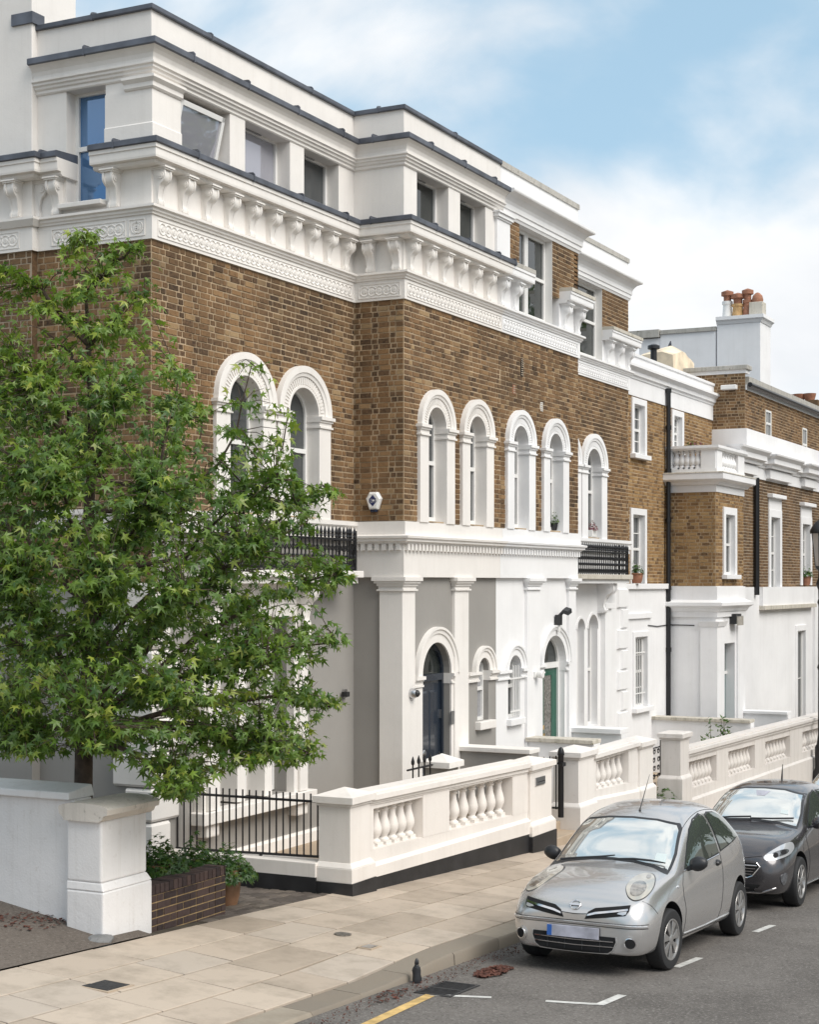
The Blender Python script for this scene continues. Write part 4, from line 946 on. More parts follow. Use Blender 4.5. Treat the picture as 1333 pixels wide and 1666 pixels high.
balcony(H2, 2 * XM + .05 - gx(579, YA - .34), gx(1022, YA - .34), white, slab_mat=M['mossy'])
# --- ground floor of the wings
FAg = Frame((0, YA + .05, 0), (1, 0, 0), (0, -1, 0))
Ag = lambda px, n=0: gx(px, YA + .05 - n)
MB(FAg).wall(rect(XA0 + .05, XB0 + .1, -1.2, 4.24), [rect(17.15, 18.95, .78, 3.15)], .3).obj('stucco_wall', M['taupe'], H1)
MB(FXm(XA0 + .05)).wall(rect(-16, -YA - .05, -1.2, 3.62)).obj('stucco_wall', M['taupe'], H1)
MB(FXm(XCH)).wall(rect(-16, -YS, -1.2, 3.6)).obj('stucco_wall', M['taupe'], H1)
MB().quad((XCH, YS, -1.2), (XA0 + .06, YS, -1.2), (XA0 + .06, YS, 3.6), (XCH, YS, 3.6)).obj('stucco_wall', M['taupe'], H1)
yp = gy(53, XA0); MB(FS).box(-yp - .05, -yp + .05, -.04, .02, -.8, 3.6).obj('wall_strip', cream, H1)
tw = MB(FAg).box(16.75, 17.15, 0, .13, .72, 3.15).box(18.95, 19.32, 0, .13, .72, 3.15).box(16.75, 19.32, 0, .13, 3.15, 3.64).obj('bay_surround', cream, H1, bevel=.008)
MB(FAg).box(19.04, 19.24, .13, .17, .78, 3.0).obj('pilaster', cream, tw, bevel=.006); MB(FAg).box(16.83, 17.03, .13, .17, .78, 3.0).obj('pilaster', cream, tw, bevel=.006)
for x in (17.68, 18.34): MB(FAg).box(x - .09, x + .09, -.25, .10, .80, 3.15).obj('mullion', cream, tw, bevel=.006)
for a, b in ((17.15, 17.59), (17.77, 18.25), (18.43, 18.95)): sash(tw, FAg, a, b, .80, 3.15, n=-.22, rows=2, glass='glass', name='sash', t=.045)
MB(FAg).box(16.66, 19.42, -.25, .22, .62, .775).obj('sill', cream, tw, bevel=.01)
for x in (16.95, 19.13): MB(FAg).box(x - .14, x + .14, 0, .16, .45, .618).obj('sill_bracket', cream, tw, bevel=.02)
MB().sweep([(XA0 + .05, YA + 1), (XA0 + .05, YA + .05), (XB0 + .08, YA + .05)], [(-.1, -.02), (.06, -.02), (.06, .16), (.03, .19), (-.1, .20)]).obj('plinth_band', cream, H1)
MB().sweep([(XA0 + .05, YA + 1), (XA0 + .05, YA + .05), (XB0 + .08, YA + .05)], [(-.1, -1.2), (.03, -1.2), (.03, -.022), (-.1, -.022)]).obj('plinth', M['taupe'], H1)
for x in (16.95, 19.13): console(H1, (x, YA + .05 - .13, 3.60), (0, -1, 0), cream, w=.24, h=.62, d=.22, name='balcony_console')
for a, b in ((19.0, 19.28), (16.79, 17.07)): MB(FAg).box(a, b, .12, .21, 2.86, 2.98).obj('capital', cream, tw, bevel=.01)
# quoins on the near corner
for k in range(9):
    z = -.05 + k * .41; ln = .50 if k % 2 == 0 else .32
    MB().sweep([(XA0 + .05, YA + .05 + (.82 - ln)), (XA0 + .05, YA + .05), (XA0 + .05 + ln, YA + .05)], [(-.02, z), (.035, z), (.06, z + .03), (.06, z + .36), (.035, z + .39), (-.02, z + .39)]).obj('quoin', cream, H1)
# white wing ground floor
FCg = Frame((0, YA + .04, 0), (1, 0, 0), (0, -1, 0))
zsC = zy(967, 1022, YA); cw = [(gx(942, YA), gx(954, YA)), (gx(960, YA), gx(975.5, YA))]
zc0 = zy(967, 1181, YA)
MB(FCg).wall(rect(XB1, XC1, -2.2, 4.24), [gpoly(a, b, zc0, zsC, (b - a) / 2) for a, b in cw], .3).obj('stucco_wall', white, H2)
for a, b in cw:
    q = sash(H2, FCg, a, b, zc0, zsC + (b - a) / 2, n=-.17, rows=2, glass='glass_lit')
    MB(FCg).ring((a + b) / 2, zsC, [((b-a)/2 + .002, -.01), ((b-a)/2 + .002, .02), ((b-a)/2 + .05, .02), ((b-a)/2 + .05, -.01)], seg=18).obj('arch', white, q)
MB(FCg).box(gx(981, YA), gx(991, YA), 0, .10, -2, zy(986, 985, YA)).obj('pilaster', white, H2, bevel=.008)
MB(FCg).box(gx(979, YA), gx(993, YA), 0, .15, zy(986, 990, YA), zy(986, 981, YA)).obj('capital', white, H2, bevel=.008)
console(H2, (gx(986, YA - .1), YA + .04, 3.62), (0, -1, 0), white, w=.26, h=.62, d=.34, name='balcony_console')
for k in range(9):
    z = -.35 + k * .43; ln = .62 if k % 2 == 0 else .38
    MB(FCg).hexa([(XC1 - ln, 0, z), (XC1 + .01, 0, z), (XC1 + .01, 0, z + .40), (XC1 - ln, 0, z + .40)], [(XC1 - ln + .02, .05, z + .02), (XC1, .05, z + .02), (XC1, .05, z + .38), (XC1 - ln + .02, .05, z + .38)]).obj('quoin', white, H2)
# ------------------------------------------------------------------ the two houses farther down the street
Y3 = 11.75; X4 = gx(1084, Y3); Y4B = gy(1165, X4); Y4 = 10.85
w2m = M['white2']
H3 = thing('house', (XC1, Y3, -1), 'narrow pale brick house with white barred window and black downpipe', 'house', 'villas along the street')
F3 = FY(Y3); Z3 = lambda px, py: zy(px, py, Y3); U3 = lambda px: gx(px, Y3)
zg3 = Z3(1050, 951); zt3 = Z3(1055, 652); zp3 = Z3(1031, 576)
ops = [(U3(1030), U3(1047), Z3(1038, 740), zt3 - .17), (U3(1028), U3(1047), zg3 + .02, Z3(1038, 838)), (U3(1095), U3(1108), Z3(1100, 733), zt3 - .17)]
w = MB(F3).wall(rect(XC1, X4 + 6, zg3, zt3), [rect(*o) for o in ops], .25, reveal=False).obj('brick_wall', M['mortar'], H3)
mm = MB()
for b in lay(F3, XC1, X4 + 6, zg3, zt3, [(o[0] - .1, o[1] + .1, o[2], o[3] + .1) for o in ops], seed=31): brick_solid(mm, b)
mm.obj('bricks', M['brick_pale'], w, kind='stuff')
for k, o in enumerate(ops):
    s = sash(H3, F3, o[0], o[1], o[2], o[3], n=-.11, rows=4, cols=2, glass='glass', t=.05)
    surround(s, F3, o[0], o[1], o[2], o[3], w=.14, mat=w2m, sill=(k != 1))
MB(F3).box(XC1, X4 + 6, -.3, .03, zt3 + .001, zp3 - .55).obj('frieze_band', w2m, H3)
MB().sweep([(XC1 + .01, Y3), (X4 + 5, Y3)], [(-.3, zp3 - .55), (.05, zp3 - .55), (.06, zp3 - .5), (.10, zp3 - .48), (.10, zp3 - .40), (.18, zp3 - .33), (.20, zp3 - .33), (.20, zp3 - .27), (.05, zp3 - .24), (.05, zp3 - .07), (.08, zp3 - .06), (.08, zp3), (-.3, zp3)]).obj('cornice', w2m, H3)
zw = Z3(1038, 1150); zwt = Z3(1038, 1036)
F3g = Frame((0, Y3 - .05, 0), (1, 0, 0), (0, -1, 0))
MB(F3g).wall(rect(XC1, X4 + .5, -3.2, zg3), [rect(U3(1029), U3(1049), zw, zwt)], .25, reveal=False).obj('stucco_wall', w2m, H3)
s = sash(H3, F3g, U3(1029), U3(1049), zw, zwt, n=-.12, rows=4, cols=2, glass='glass', t=.05); surround(s, F3g, U3(1029), U3(1049), zw, zwt, w=.12, out=.03, mat=w2m)
bars(F3g, U3(1029) + .05, U3(1049) - .05, zw + .05, zwt - .05, -.05, s, 4, (zw + .3, zwt - .35))
MB(F3g).box(XC1, X4 - .05, 0, .07, zg3 - .10, zg3 + .02).obj('string_course', w2m, H3, bevel=.01)
MB(F3g).box(XC1 + .4, U3(1055), 0, .05, Z3(1040, 1006), Z3(1040, 997)).obj('blind_panel', w2m, H3, bevel=.01)
MB(F3).tube([(X4 - .12, .10, -2.4), (X4 - .12, .10, Z3(1082, 640))], .055, 8).obj('downpipe', M['black'], H3, smooth='auto')
for py in (640, 700, 770, 850, 960, 1060): z = Z3(1082, py); MB(F3).lathe([(.07, 0), (.07, .1)], (X4 - .12, .10, z), 8).obj('pipe_collar', M['black'], H3)
MB().box(XC1 + .3, X4 + 5, Y3 + .3, 16, zp3 - .5, zp3 - .35).obj('roof', M['lead'], H3)
# things on that roof
t = thing('roof_tarpaulin', (U3(1085) , Y3 + 1.2, zp3 - .35), 'orange-stained white sheet heaped on the flat roof above the cornice', 'tarpaulin')
p = at_d(1085, 585, (ray(1, 1) and (Y3 + 1.2) / ray(1085, 0).y)); m = MB(); rg = []
for k in range(8):
    x = -.9 + k * 1.8 / 7; h = .42 * (1 - abs(x) / 1.3) * rnd.uniform(.85, 1.1) + .2
    zt_p = p.z - .25
    rg.append([(p.x + x, p.y - .5, zp3 - .35), (p.x + x, p.y - .45, zt_p + h * .7), (p.x + x, p.y - .15, zt_p + h), (p.x + x, p.y + .4, zt_p + h * .8), (p.x + x, p.y + .5, zp3 - .35)])
m.loft(rg).obj('sheet', M['tarp'], t, smooth='auto')
p = at_d(1064, 576, (Y3 + 1.0) / ray(1064, 0).y); t = thing('vent_pipe', (p.x, p.y, zp3 - .35), 'short black vent pipe with a cowl on the flat roof', 'vent')
MB().lathe([(.08, zp3 - .35), (.08, p.z + .1), (.15, p.z + .12), (.15, p.z + .2), (.06, p.z + .24)], (p.x, p.y, 0), 10).obj('pipe', M['black'], t, smooth='auto')

H4 = thing('house', (X4, Y4, -1.4), 'far white and brown brick house with balustraded balcony and small top windows', 'house', 'villas along the street')
FX4 = FXm(X4); FB4 = FY(Y4B); F4 = FY(Y4); X4E = 60.0; X4b = gx(1210, Y4B)
Zc = lambda py: zx(1165, py, X4)                             # heights on the corner of the balcony block
zk = [Zc(953.5), Zc(800), Zc(788), Zc(767.5), Zc(724)]
# block: brick between white base and balcony
wins = rect(gx(1179, Y4B), gx(1194, Y4B), zy(1187, 935, Y4B), zy(1187, 838, Y4B))
w = MB(FX4).wall(rect(-Y3, -Y4B, zk[0], zk[1])).obj('brick_wall', M['mortar'], H4); w_ = MB(FB4).wall(rect(X4, X4b, zk[0], zk[1]), [wins], .2, reveal=False).obj('brick_wall', M['mortar'], H4)
for o, fr, a, b, hs, sd in ((w, FX4, -Y3, -Y4B, (), 41), (w_, FB4, X4, X4b, [(wins[0][0] - .05, wins[1][0] + .05, wins[0][1], wins[2][1])], 42)):
    mm = MB()
    for q in lay(fr, a, b, zk[0], zk[1], hs, seed=sd): brick_solid(mm, q)
    mm.obj('bricks', M['brick_pale'], o, kind='stuff')
s = sash(H4, FB4, wins[0][0], wins[1][0], wins[0][1], wins[2][1], n=-.11, rows=2, glass='glass'); surround(s, FB4, wins[0][0], wins[1][0], wins[0][1], wins[2][1], w=.17, mat=w2m)
PB4 = [(X4, Y3), (X4, Y4B), (X4b, Y4B), (X4b, Y4)]
MB().sweep(PB4, [(-.3, zk[1]), (.02, zk[1]), (.02, zk[2]), (.08, zk[2]), (.12, zk[2] + .06), (.22, zk[2] + .10), (.24, zk[2] + .12), (.24, zk[3] - .03), (-.3, zk[3])]).obj('balcony_cornice', w2m, H4)
MB().sweep(PB4, [(-.3, zk[3] - .03), (.255, zk[3] - .03), (.25, zk[3] - .008), (-.3, zk[3] + .02)]).obj('cornice_cap', M['mossy'], H4)
# balustrade of the balcony
bal = MB().sweep(PB4, [(-.2, zk[4] - .10), (.06, zk[4] - .10), (.09, zk[4] - .06), (.09, zk[4]), (-.2, zk[4] + .01)]).obj('balustrade_rail', w2m, H4)
hb = zk[4] - .10 - zk[3] - .08
MB().sweep(PB4, [(-.18, zk[3]), (.03, zk[3]), (.03, zk[3] + .08), (-.18, zk[3] + .08)]).obj('balustrade_base', w2m, H4)
def blk(fr, a, b): MB(fr).box(a, b, -.17, .025, zk[3] + .08, zk[4] - .10).obj('balustrade_pier', w2m, H4)
blk(FX4, -Y3, -gy(1094, X4)); blk(FX4, -gy(1141, X4), -Y4B); blk(FB4, X4 + .01, gx(1174, Y4B)); blk(FB4, gx(1200, Y4B), X4b)
for k in range(5): u = gy(1096, X4) + (gy(1139, X4) - gy(1096, X4)) * (k + .5) / 5; baluster(H4, (X4 + .08, u, zk[3] + .08), hb, w2m, .1)
for k in range(6): u = gx(1175, Y4B) + (gx(1199, Y4B) - gx(1175, Y4B)) * (k + .5) / 6; baluster(H4, (u, Y4B + .08, zk[3] + .08), hb, w2m, .1)
# white ground floor of the block
zb = [Zc(953.5), Zc(976), Zc(995.5), Zc(1019.5)]
dr = (gx(1178, Y4B), gx(1196, Y4B), -3.0, zy(1187, 1046, Y4B))
MB(FX4).wall(rect(-Y3, -Y4B, -3.2, zb[0] - .001)).obj('stucco_wall', w2m, H4)
MB(FB4).wall(rect(X4, X4b, -3.2, zb[0] - .001), [rect(*dr)], .28).obj('stucco_wall', w2m, H4)
MB().sweep(PB4, [(-.2, zb[1] - .02), (.04, zb[1] - .02), (.04, zb[0] - .01), (-.2, zb[0] - .01)]).obj('string_course', w2m, H4)
MB().sweep(PB4, [(-.2, zb[2] - .12), (.05, zb[2] - .12), (.05, zb[2]), (.08, zb[2] + .01), (.11, zb[2] + .08), (.20, zb[2] + .14), (.20, zb[1] - .06), (.05, zb[1]), (-.2, zb[1])]).obj('cornice', w2m, H4)
yq = gy(1141, X4)
MB().sweep([(X4, yq), (X4, Y4B), (gx(1176, Y4B), Y4B)], [(-.2, -3.2), (.05, -3.2), (.05, zb[3]), (-.2, zb[3])]).obj('pilaster', w2m, H4)
MB().sweep([(X4, yq + .03), (X4, Y4B), (gx(1177, Y4B), Y4B)], [(-.2, zb[3]), (.07, zb[3]), (.09, zb[3] + .05), (.12, zb[3] + .12), (-.2, zb[3] + .12)]).obj('capital', w2m, H4)
MB(FB4).box(gx(1198, Y4B), X4b - .02, -.1, .05, -3.2, zb[3]).obj('pilaster', w2m, H4)
dd_ = MB(FB4).box(dr[0], dr[1], -.27, -.22, dr[2], dr[3]).obj('door', simple('grey_green_door', (0.12, 0.19, 0.19), .3), H4)
MB(FB4).box(dr[0], dr[1], -.22, -.19, dr[3] - .75, dr[3] - .68).obj('transom', M['frame'], dd_); MB(FB4).box(dr[0] + .05, dr[1] - .05, -.221, -.21, dr[3] - .66, dr[3] - .05).obj('fanlight', M['glass_dark'], dd_)
# main front: sooty brick with hooded windows, white below
zf0, zf1 = zy(1231, 955, Y4), zy(1232, 779, Y4)
V4 = lambda px: gx(px, Y4); W4 = lambda px, py: zy(px, py, Y4)
wins4 = [(V4(1253), V4(1267.5), W4(1260, 960) + .02, W4(1260, 842)), (V4(1304.5), V4(1317), W4(1310, 955) + .05, W4(1310, 853)), (V4(1345), V4(1356), zf0 + .1, W4(1350, 862))]
w = MB(F4).wall(rect(X4b, X4E, zf0, zf1), [rect(*o) for o in wins4], .25, reveal=False).obj('brick_wall', M['mortar_dark'], H4); mm = MB()
for b in lay(F4, X4b, X4E, zf0, zf1, [(o[0] - .1, o[1] + .1, o[2], o[3] + .1) for o in wins4], seed=43): brick_solid(mm, b)
mm.obj('bricks', M['brick_sooty'], w, kind='stuff')
for o in wins4:
    s = sash(H4, F4, *o, n=-.15, rows=4, cols=1, glass='glass', t=.05); surround(s, F4, *o, w=.2, mat=w2m, sill=False, head=.30)
MB(F4).tube([(V4(1226), .09, zf0 - .2), (V4(1226), .09, zf1)], .07, 8).obj('downpipe', M['black'], H4, smooth='auto')
zq = W4(1214, 697); zr0 = W4(1214, 733)
# white zone between the storeys, its broken cornice, then the low brick storey
MB(F4).box(X4b, X4E, -.4, .03, zf1 + .001, zr0 - .35).obj('frieze_band', w2m, H4)
MB().sweep([(X4b - .1, Y4), (X4E, Y4)], [(-.4, zr0 - .35), (.06, zr0 - .35), (.08, zr0 - .28), (.16, zr0 - .24), (.16, zr0 - .12), (.25, zr0 - .04), (.26, zr0), (-.4, zr0 + .02)]).obj('cornice', w2m, H4)
for a, b in ((1206, 1245), (1262, 1300), (1318, 1340)):
    MB().sweep([(gx(a, Y4 - .3), Y4 + .001), (gx(a, Y4 - .3), Y4 - .16), (gx(b, Y4 - .3), Y4 - .16), (gx(b, Y4 - .3), Y4 + .001)], [(-.12, zr0 - .34), (.06, zr0 - .34), (.08, zr0 - .27), (.16, zr0 - .23), (.16, zr0 - .11), (.25, zr0 - .03), (.26, zr0 + .012), (-.12, zr0 + .03)]).obj('cornice_block', w2m, H4)
    MB(F4).box(gx(a, Y4 - .3) + .1, gx(b, Y4 - .3) - .1, .031, .15, zf1 + .05, zr0 - .36).obj('panel', w2m, H4)
XU = gx(1213, Y4 + .05); YU = Y4 + .05; FU = FY(YU); FUs = FXm(XU)
zu0, zu1 = zx(1213, 697, XU), zx(1213, 634, XU); zs0_ = zx(1213, 607, XU)
MB().sweep([(XU, 15), (XU, YU), (X4E, YU)], [(-.3, zr0 - .4), (.05, zr0 - .4), (.05, zu0), (-.3, zu0 + .01)]).obj('parapet', w2m, H4)
uw = [(gx(1246, YU), gx(1255, YU), zy(1250, 712, YU), zy(1250, 668, YU)), (gx(1306, YU), gx(1313, YU), zy(1310, 752, YU), zy(1310, 697, YU))]
w = MB(FU).wall(rect(XU, X4E, zu0, zu1), [rect(o[0], o[1], max(o[2], zu0 + .01), o[3]) for o in uw], .2).obj('brick_wall', M['mortar'], H4); ws_ = MB(FUs).wall(rect(-14.5, -YU, zu0, zs0_)).obj('brick_wall', M['mortar'], H4)
for o, fr, a, b, z1_, hs, sd in ((w, FU, XU, X4E, zu1, [(q[0] - .1, q[1] + .1, q[2], q[3]) for q in uw], 44), (ws_, FUs, -14.5, -YU, zs0_, (), 45)):
    mm = MB()
    for q in lay(fr, a, b, zu0, z1_, hs, seed=sd): brick_solid(mm, q)
    mm.obj('bricks', M['brick'], o, kind='stuff')
for o in uw: sash(H4, FU, o[0], o[1], o[2], o[3], n=-.02, rows=2, cols=2, glass='glass', t=.05)
MB().box(XU - .03, XU + .3, YU - .03, 14.5, zs0_, zs0_ + .09).obj('coping_base', w2m, H4); MB().box(XU - .09, XU + .34, YU - .08, 14.5, zs0_ + .09, zs0_ + .20).obj('coping', M['coping_stone'], H4, bevel=.01)
MB().box(XU + .02, X4E, YU - .035, YU + .3, zu1, zu1 + .13).obj('eaves_board', w2m, H4); MB().tube([(XU, YU - .12, zu1 + .12), (X4E, YU - .12, zu1 + .12)], .065, 8).obj('gutter', M['black'], H4, smooth='auto')
MB().box(XU + .3, X4E, YU - .02, YU + .35, zu1 + .17, zu1 + .36).obj('coping', M['coping_stone'], H4)
MB().box(XU + .3, X4E, YU + .35, 16, zu1 - .1, zu1 + .1).obj('roof', M['lead'], H4)
MB(FXm(XU - .05)).box(-gy(1189, XU) - .2, -gy(1189, XU) + .2, 0, .16, zx(1189, 632, XU) - .05, zx(1189, 632, XU) + .07).obj('wall_light', M['frame'], H4, bevel=.02)
MB(FXm(XU - .05)).box(-gy(1138, XU) - .1, -gy(1138, XU) + .08, 0, .12, zx(1138, 632, XU) - .05, zx(1138, 632, XU) + .06).obj('security_camera', M['frame'], H4, bevel=.02)
# white ground floor of the main front
gw = (V4(1294), V4(1307), -3.0, W4(1300, 1026))
F4g = Frame((0, Y4 - .04, 0), (1, 0, 0), (0, -1, 0))
MB(F4g).wall(rect(X4b, X4E, -3.6, zf0), [rect(*gw)], .25, reveal=False).obj('stucco_wall', w2m, H4)
s = sash(H4, F4g, *gw, n=-.10, rows=4, cols=2, glass='glass', t=.05); surround(s, F4g, *gw, w=.16, out=.04, mat=w2m, sill=False)
MB(F4g).box(V4(1233), V4(1318), -.1, .16, W4(1240, 992), W4(1240, 985)).obj('canopy_slab', M['mossy'], H4, bevel=.01); MB(F4g).box(V4(1233), V4(1318), -.1, .10, W4(1240, 985), zf0).obj('balcony_front', w2m, H4)
MB(F4g).box(V4(1320), V4(1328), 0, .08, -3.4, zf0).obj('pilaster', w2m, H4)
MB().box(X4b, X4E, YU + 4, YU + 4.2, -3, zu1).box(X4 + .02, X4 + .3, Y3 + .01, 15, -3, zr0).obj('rear_wall', M['brick_sooty'], H4)
# chimney stack and gable behind
XG = 47.0; FG = FXm(XG)
H5 = thing('gable_wall', (XG, 13, 5), 'tall plain white gable wall behind the brick top storey', 'wall')
zg = zx(1167, 538, XG)
MB().box(XG, XG + .5, gy(1165, XG), gy(1075, XG), 5, zg).obj('wall', w2m, H5); MB().box(XG - .05, XG + .55, gy(1166, XG), gy(1075, XG), zg, zg + .12).obj('coping', M['coping_stone'], H5)
MB().loft([[(XG + .02, gy(1075, XG), 5), (XG + .02, gy(1075, XG), zg - .1), (XG + .02, gy(1040, XG), zg - .1), (XG + .02, gy(1040, XG), 5)], [(XG + 4, gy(1075, XG), 5), (XG + 4, gy(1075, XG), zg - .1), (XG + 4, gy(1040, XG), zg - .1), (XG + 4, gy(1040, XG), 5)]]).obj('dormer', w2m, H5)
MB().box(XG - .1, XG + 4, gy(1075, XG) + .02, gy(1022, XG), zg - .08, zg + .15).obj('dormer_roof', M['coping_stone'], H5)
MB().hexa([(XG - .6, gy(1118, XG), zg - 2.4), (XG - .5, gy(1118, XG), zg - 2.4), (XG - .5, gy(1096, XG), zg - .5), (XG - .6, gy(1096, XG), zg - .5)], [(XG - .6, gy(1112, XG), zg - 2.4), (XG - .5, gy(1112, XG), zg - 2.4), (XG - .5, gy(1101, XG), zg - .3), (XG - .6, gy(1101, XG), zg - .3)]).obj('lead_verge', M['lead'], H5)
yc1, yc0 = gy(1168, XG), gy(1238, XG); zc_ = zx(1238, 524, XG)
CH = thing('chimney', (XG, yc0, 5), 'tall white rendered chimney stack carrying a cluster of clay pots', 'chimney')
MB().box(XG - .02, XG + 1.15, yc0, yc1 + .02, 4, zc_).obj('stack', w2m, CH, bevel=.01)
m = MB().sweep([(XG + 1.15, yc1 + .02), (XG - .02, yc1 + .02), (XG - .02, yc0), (XG + 1.15, yc0), (XG + 1.15, yc1 + .02)][1:4] if False else [(XG - .02, yc1 + .02), (XG - .02, yc0), (XG + 1.15, yc0)], [(-.3, zc_), (.02, zc_), (.06, zc_ + .08), (.12, zc_ + .12), (.12, zc_ + .22), (-.3, zc_ + .24)]); m.box(XG + .2, XG + 1.1, yc0 + .2, yc1, zc_ + .1, zc_ + .22); m.obj('stack_cap', w2m, CH)
zt_ = zc_ + .22
def pot(px, h, r, mat, cowl, label, kind=0):
    h *= .85; r *= .85
    y = gy(px, XG + .45); t = thing('chimney_pot', (XG + .45, y, zt_), label, 'chimney pot', 'pots on the white chimney stack'); c = (XG + .45, y, zt_)
    if kind == 1: MB().box(c[0] - r, c[0] + r, y - r, y + r, zt_, zt_ + h).obj('pot', M[mat], t, bevel=.02)
    else: MB().lathe([(r, 0), (r * 1.02, h * .08), (r * .92, h * .1), (r * .8, h * .8), (r * .98, h * .84), (r * .98, h)], c, 14).obj('pot', M[mat], t, smooth='auto')
    if cowl == 1: MB().lathe([(r * .7, h), (r * .72, h + .15), (r * 1.15, h + .17), (r * 1.15, h + .28), (.02, h + .34)], c, 12).obj('cowl', M['terracotta'], t, smooth='auto')
    if cowl == 2: MB().lathe([(r * .8, h), (r * .85, h + .08), (r * .7, h + .2), (r * .3, h + .28), (.02, h + .3)], c, 12).obj('cowl', M['terracotta'], t, smooth='auto')
pot(1184, .62, .19, 'frame', 1, 'white-painted chimney pot with a terracotta cowl, leftmost on the stack')
pot(1201, .50, .22, 'chimney_buff', 1, 'buff clay chimney pot with terracotta cowl, second from the left')
pot(1217, .62, .18, 'terracotta', 1, 'louvred terracotta chimney pot with flat cap, third from the left')
pot(1233, .50, .24, 'mossy', 2, 'square weathered chimney pot with domed red cowl on the right', 1)
y = gy(1300, 60); RC = thing('chimney', (60, y, 9), 'distant low chimney with red pots just above the far gutter', 'chimney'); z = zx(1305, 652, 60)
MB().box(60, 61.0, gy(1330, 60), gy(1285, 60), 7, z - .25).obj('stack', w2m, RC); MB().box(59.9, 61.1, gy(1332, 60), gy(1283, 60), z - .25, z).obj('stack_cap', M['brick_sooty'], RC)
for px in (1281, 1301, 1318): MB().lathe([(.16, z), (.22, z + .2), (.24, z + .3)], (60.5, gy(px, 60.5), 0), 12).obj('chimney_pot', M['terracotta'], RC, smooth='auto')
# ------------------------------------------------------------------ front garden walls with balusters
wc = M['wallcream']
def lin(xa, za, xb, zb): return lambda X: za + (zb - za) * (X - xa) / (xb - xa)
def pier(wallobj, x0, x1, y0, y1, zgnd, zbase, ztop, mat, capw=.055, plinth=.18, base=.05, flat=False, black=True):
    """square pier: black plinth, white base, shaft, pyramid cap"""
    if black: MB().box(x0 - base - .008, x1 + base + .008, y0 - base - .008, y1 + base + .008, zgnd(x0) - .5, zgnd((x0+x1)/2) + plinth).obj('plinth', M['plinth_black'], wallobj)
    m = MB(); b = base
    m.loft([[(x0 - b, y0 - b, z), (x1 + b, y0 - b, z), (x1 + b, y1 + b, z), (x0 - b, y1 + b, z)] for z in (zgnd((x0+x1)/2) + (plinth if black else -.5), zbase - .04)], True)
    m.loft([[(x0 - b, y0 - b, zbase - .04), (x1 + b, y0 - b, zbase - .04), (x1 + b, y1 + b, zbase - .04), (x0 - b, y1 + b, zbase - .04)], [(x0 - .005, y0 - .005, zbase + .02), (x1 + .005, y0 - .005, zbase + .02), (x1 + .005, y1 + .005, zbase + .02), (x0 - .005, y1 + .005, zbase + .02)]])
    p = m.obj('pier', mat, wallobj, bevel=.008)
    MB().box(x0, x1, y0, y1, zbase + .015, ztop).obj('shaft', mat, p, bevel=.008)
    c = MB(); w = capw; xc, yc = (x0 + x1) / 2, (y0 + y1) / 2
    for o, z0, z1 in ((w * .4, ztop, ztop + .035), (w, ztop + .035, ztop + .11)): c.box(x0 - o, x1 + o, y0 - o, y1 + o, z0, z1)
    k = .75 if flat else .0
    P = [(x0 - w, y0 - w), (x1 + w, y0 - w), (x1 + w, y1 + w), (x0 - w, y1 + w)]
    top = [(xc + (a - xc) * (k + .02), yc + (b2 - yc) * (k + .02), ztop + .11 + (.02 if flat else .085)) for a, b2 in P]
    c.loft([[(a, b2, ztop + .11) for a, b2 in P], top])
    c.obj('pier_cap', mat, p)
    return p
def run(wallobj, x0, x1, y0, y1, zt, zb, ot, ob, pl, wb, gnd, panels, mat, black=True, gap=.004):
    """sloping balustrade run; zt.. are heights as functions of X"""
    E = lambda za, zb_, ya, yb, xa=x0 + gap, xb=x1 - gap: ([(xa, ya, za(xa)), (xb, ya, za(xb)), (xb, yb, za(xb)), (xa, yb, za(xa))], [(xa, ya, zb_(xa)), (xb, ya, zb_(xb)), (xb, yb, zb_(xb)), (xa, yb, zb_(xa))])
    m = MB(); m.hexa(*E(lambda X: zb(X) + .025, lambda X: zt(X) - .07, y0 - .03, y1 + .03)).hexa(*E(lambda X: zt(X) - .07, zt, y0 - .065, y1 + .065)); m.hexa(*E(zb, lambda X: zb(X) + .025, y0 - .012, y1 + .012))
    m.hexa(*E(zt, lambda X: zt(X) + .03, y0 + .02, y1 - .02)); rail = m.obj('rail', mat, wallobj, bevel=.006)
    m = MB(); m.hexa(*E(pl, lambda X: ob(X) , y0, y1)); m.obj('sill_course', mat, wallobj)
    m = MB(); m.hexa(*E(lambda X: wb(X), lambda X: pl(X) - .04, y0 - .05, y1 + .05)).hexa(([(x0 + gap, y0 - .05, pl(x0) - .04), (x1 - gap, y0 - .05, pl(x1) - .04), (x1 - gap, y1 + .05, pl(x1) - .04), (x0 + gap, y1 + .05, pl(x0) - .04)]), ([(x0 + gap, y0, pl(x0)), (x1 - gap, y0, pl(x1)), (x1 - gap, y1, pl(x1)), (x0 + gap, y1, pl(x0))])); m.obj('base_course', mat, wallobj)
    if black:
        m = MB(); m.hexa(*E(lambda X: gnd(X) - .4, lambda X: wb(X) - .001, y0 - .042, y1 + .042)); m.obj('plinth', M['plinth_black'], wallobj)
    us = [x0] + [v for p in panels for v in p[:2]] + [x1]
    for a, b in zip(us[::2], us[1::2]):
        a2, b2 = max(a, x0 + gap), min(b, x1 - gap)
        MB().hexa(*E(ob, zb, y0 - .004, y1 + .004, a2, b2)).obj('panel', mat, wallobj)
    for a, b, n in panels:
        MB().hexa(*E(ot, zb, y0 + .004, y1 - .004, a, b)).obj('head', mat, wallobj)
        for k in range(n):
            x = a + (b - a) * (k + .5) / n; h = .001 + (ot(x) - ob(x)); h = round(h, 2) + .01
            baluster(wallobj, (x, (y0 + y1) / 2, ob(x) - .005), h, mat, r=min(.085, (b - a) / n * .46))
Yf = YW
T = .34                                        # wall thickness
gnd = lambda X: pave_z(X, YW - .1)
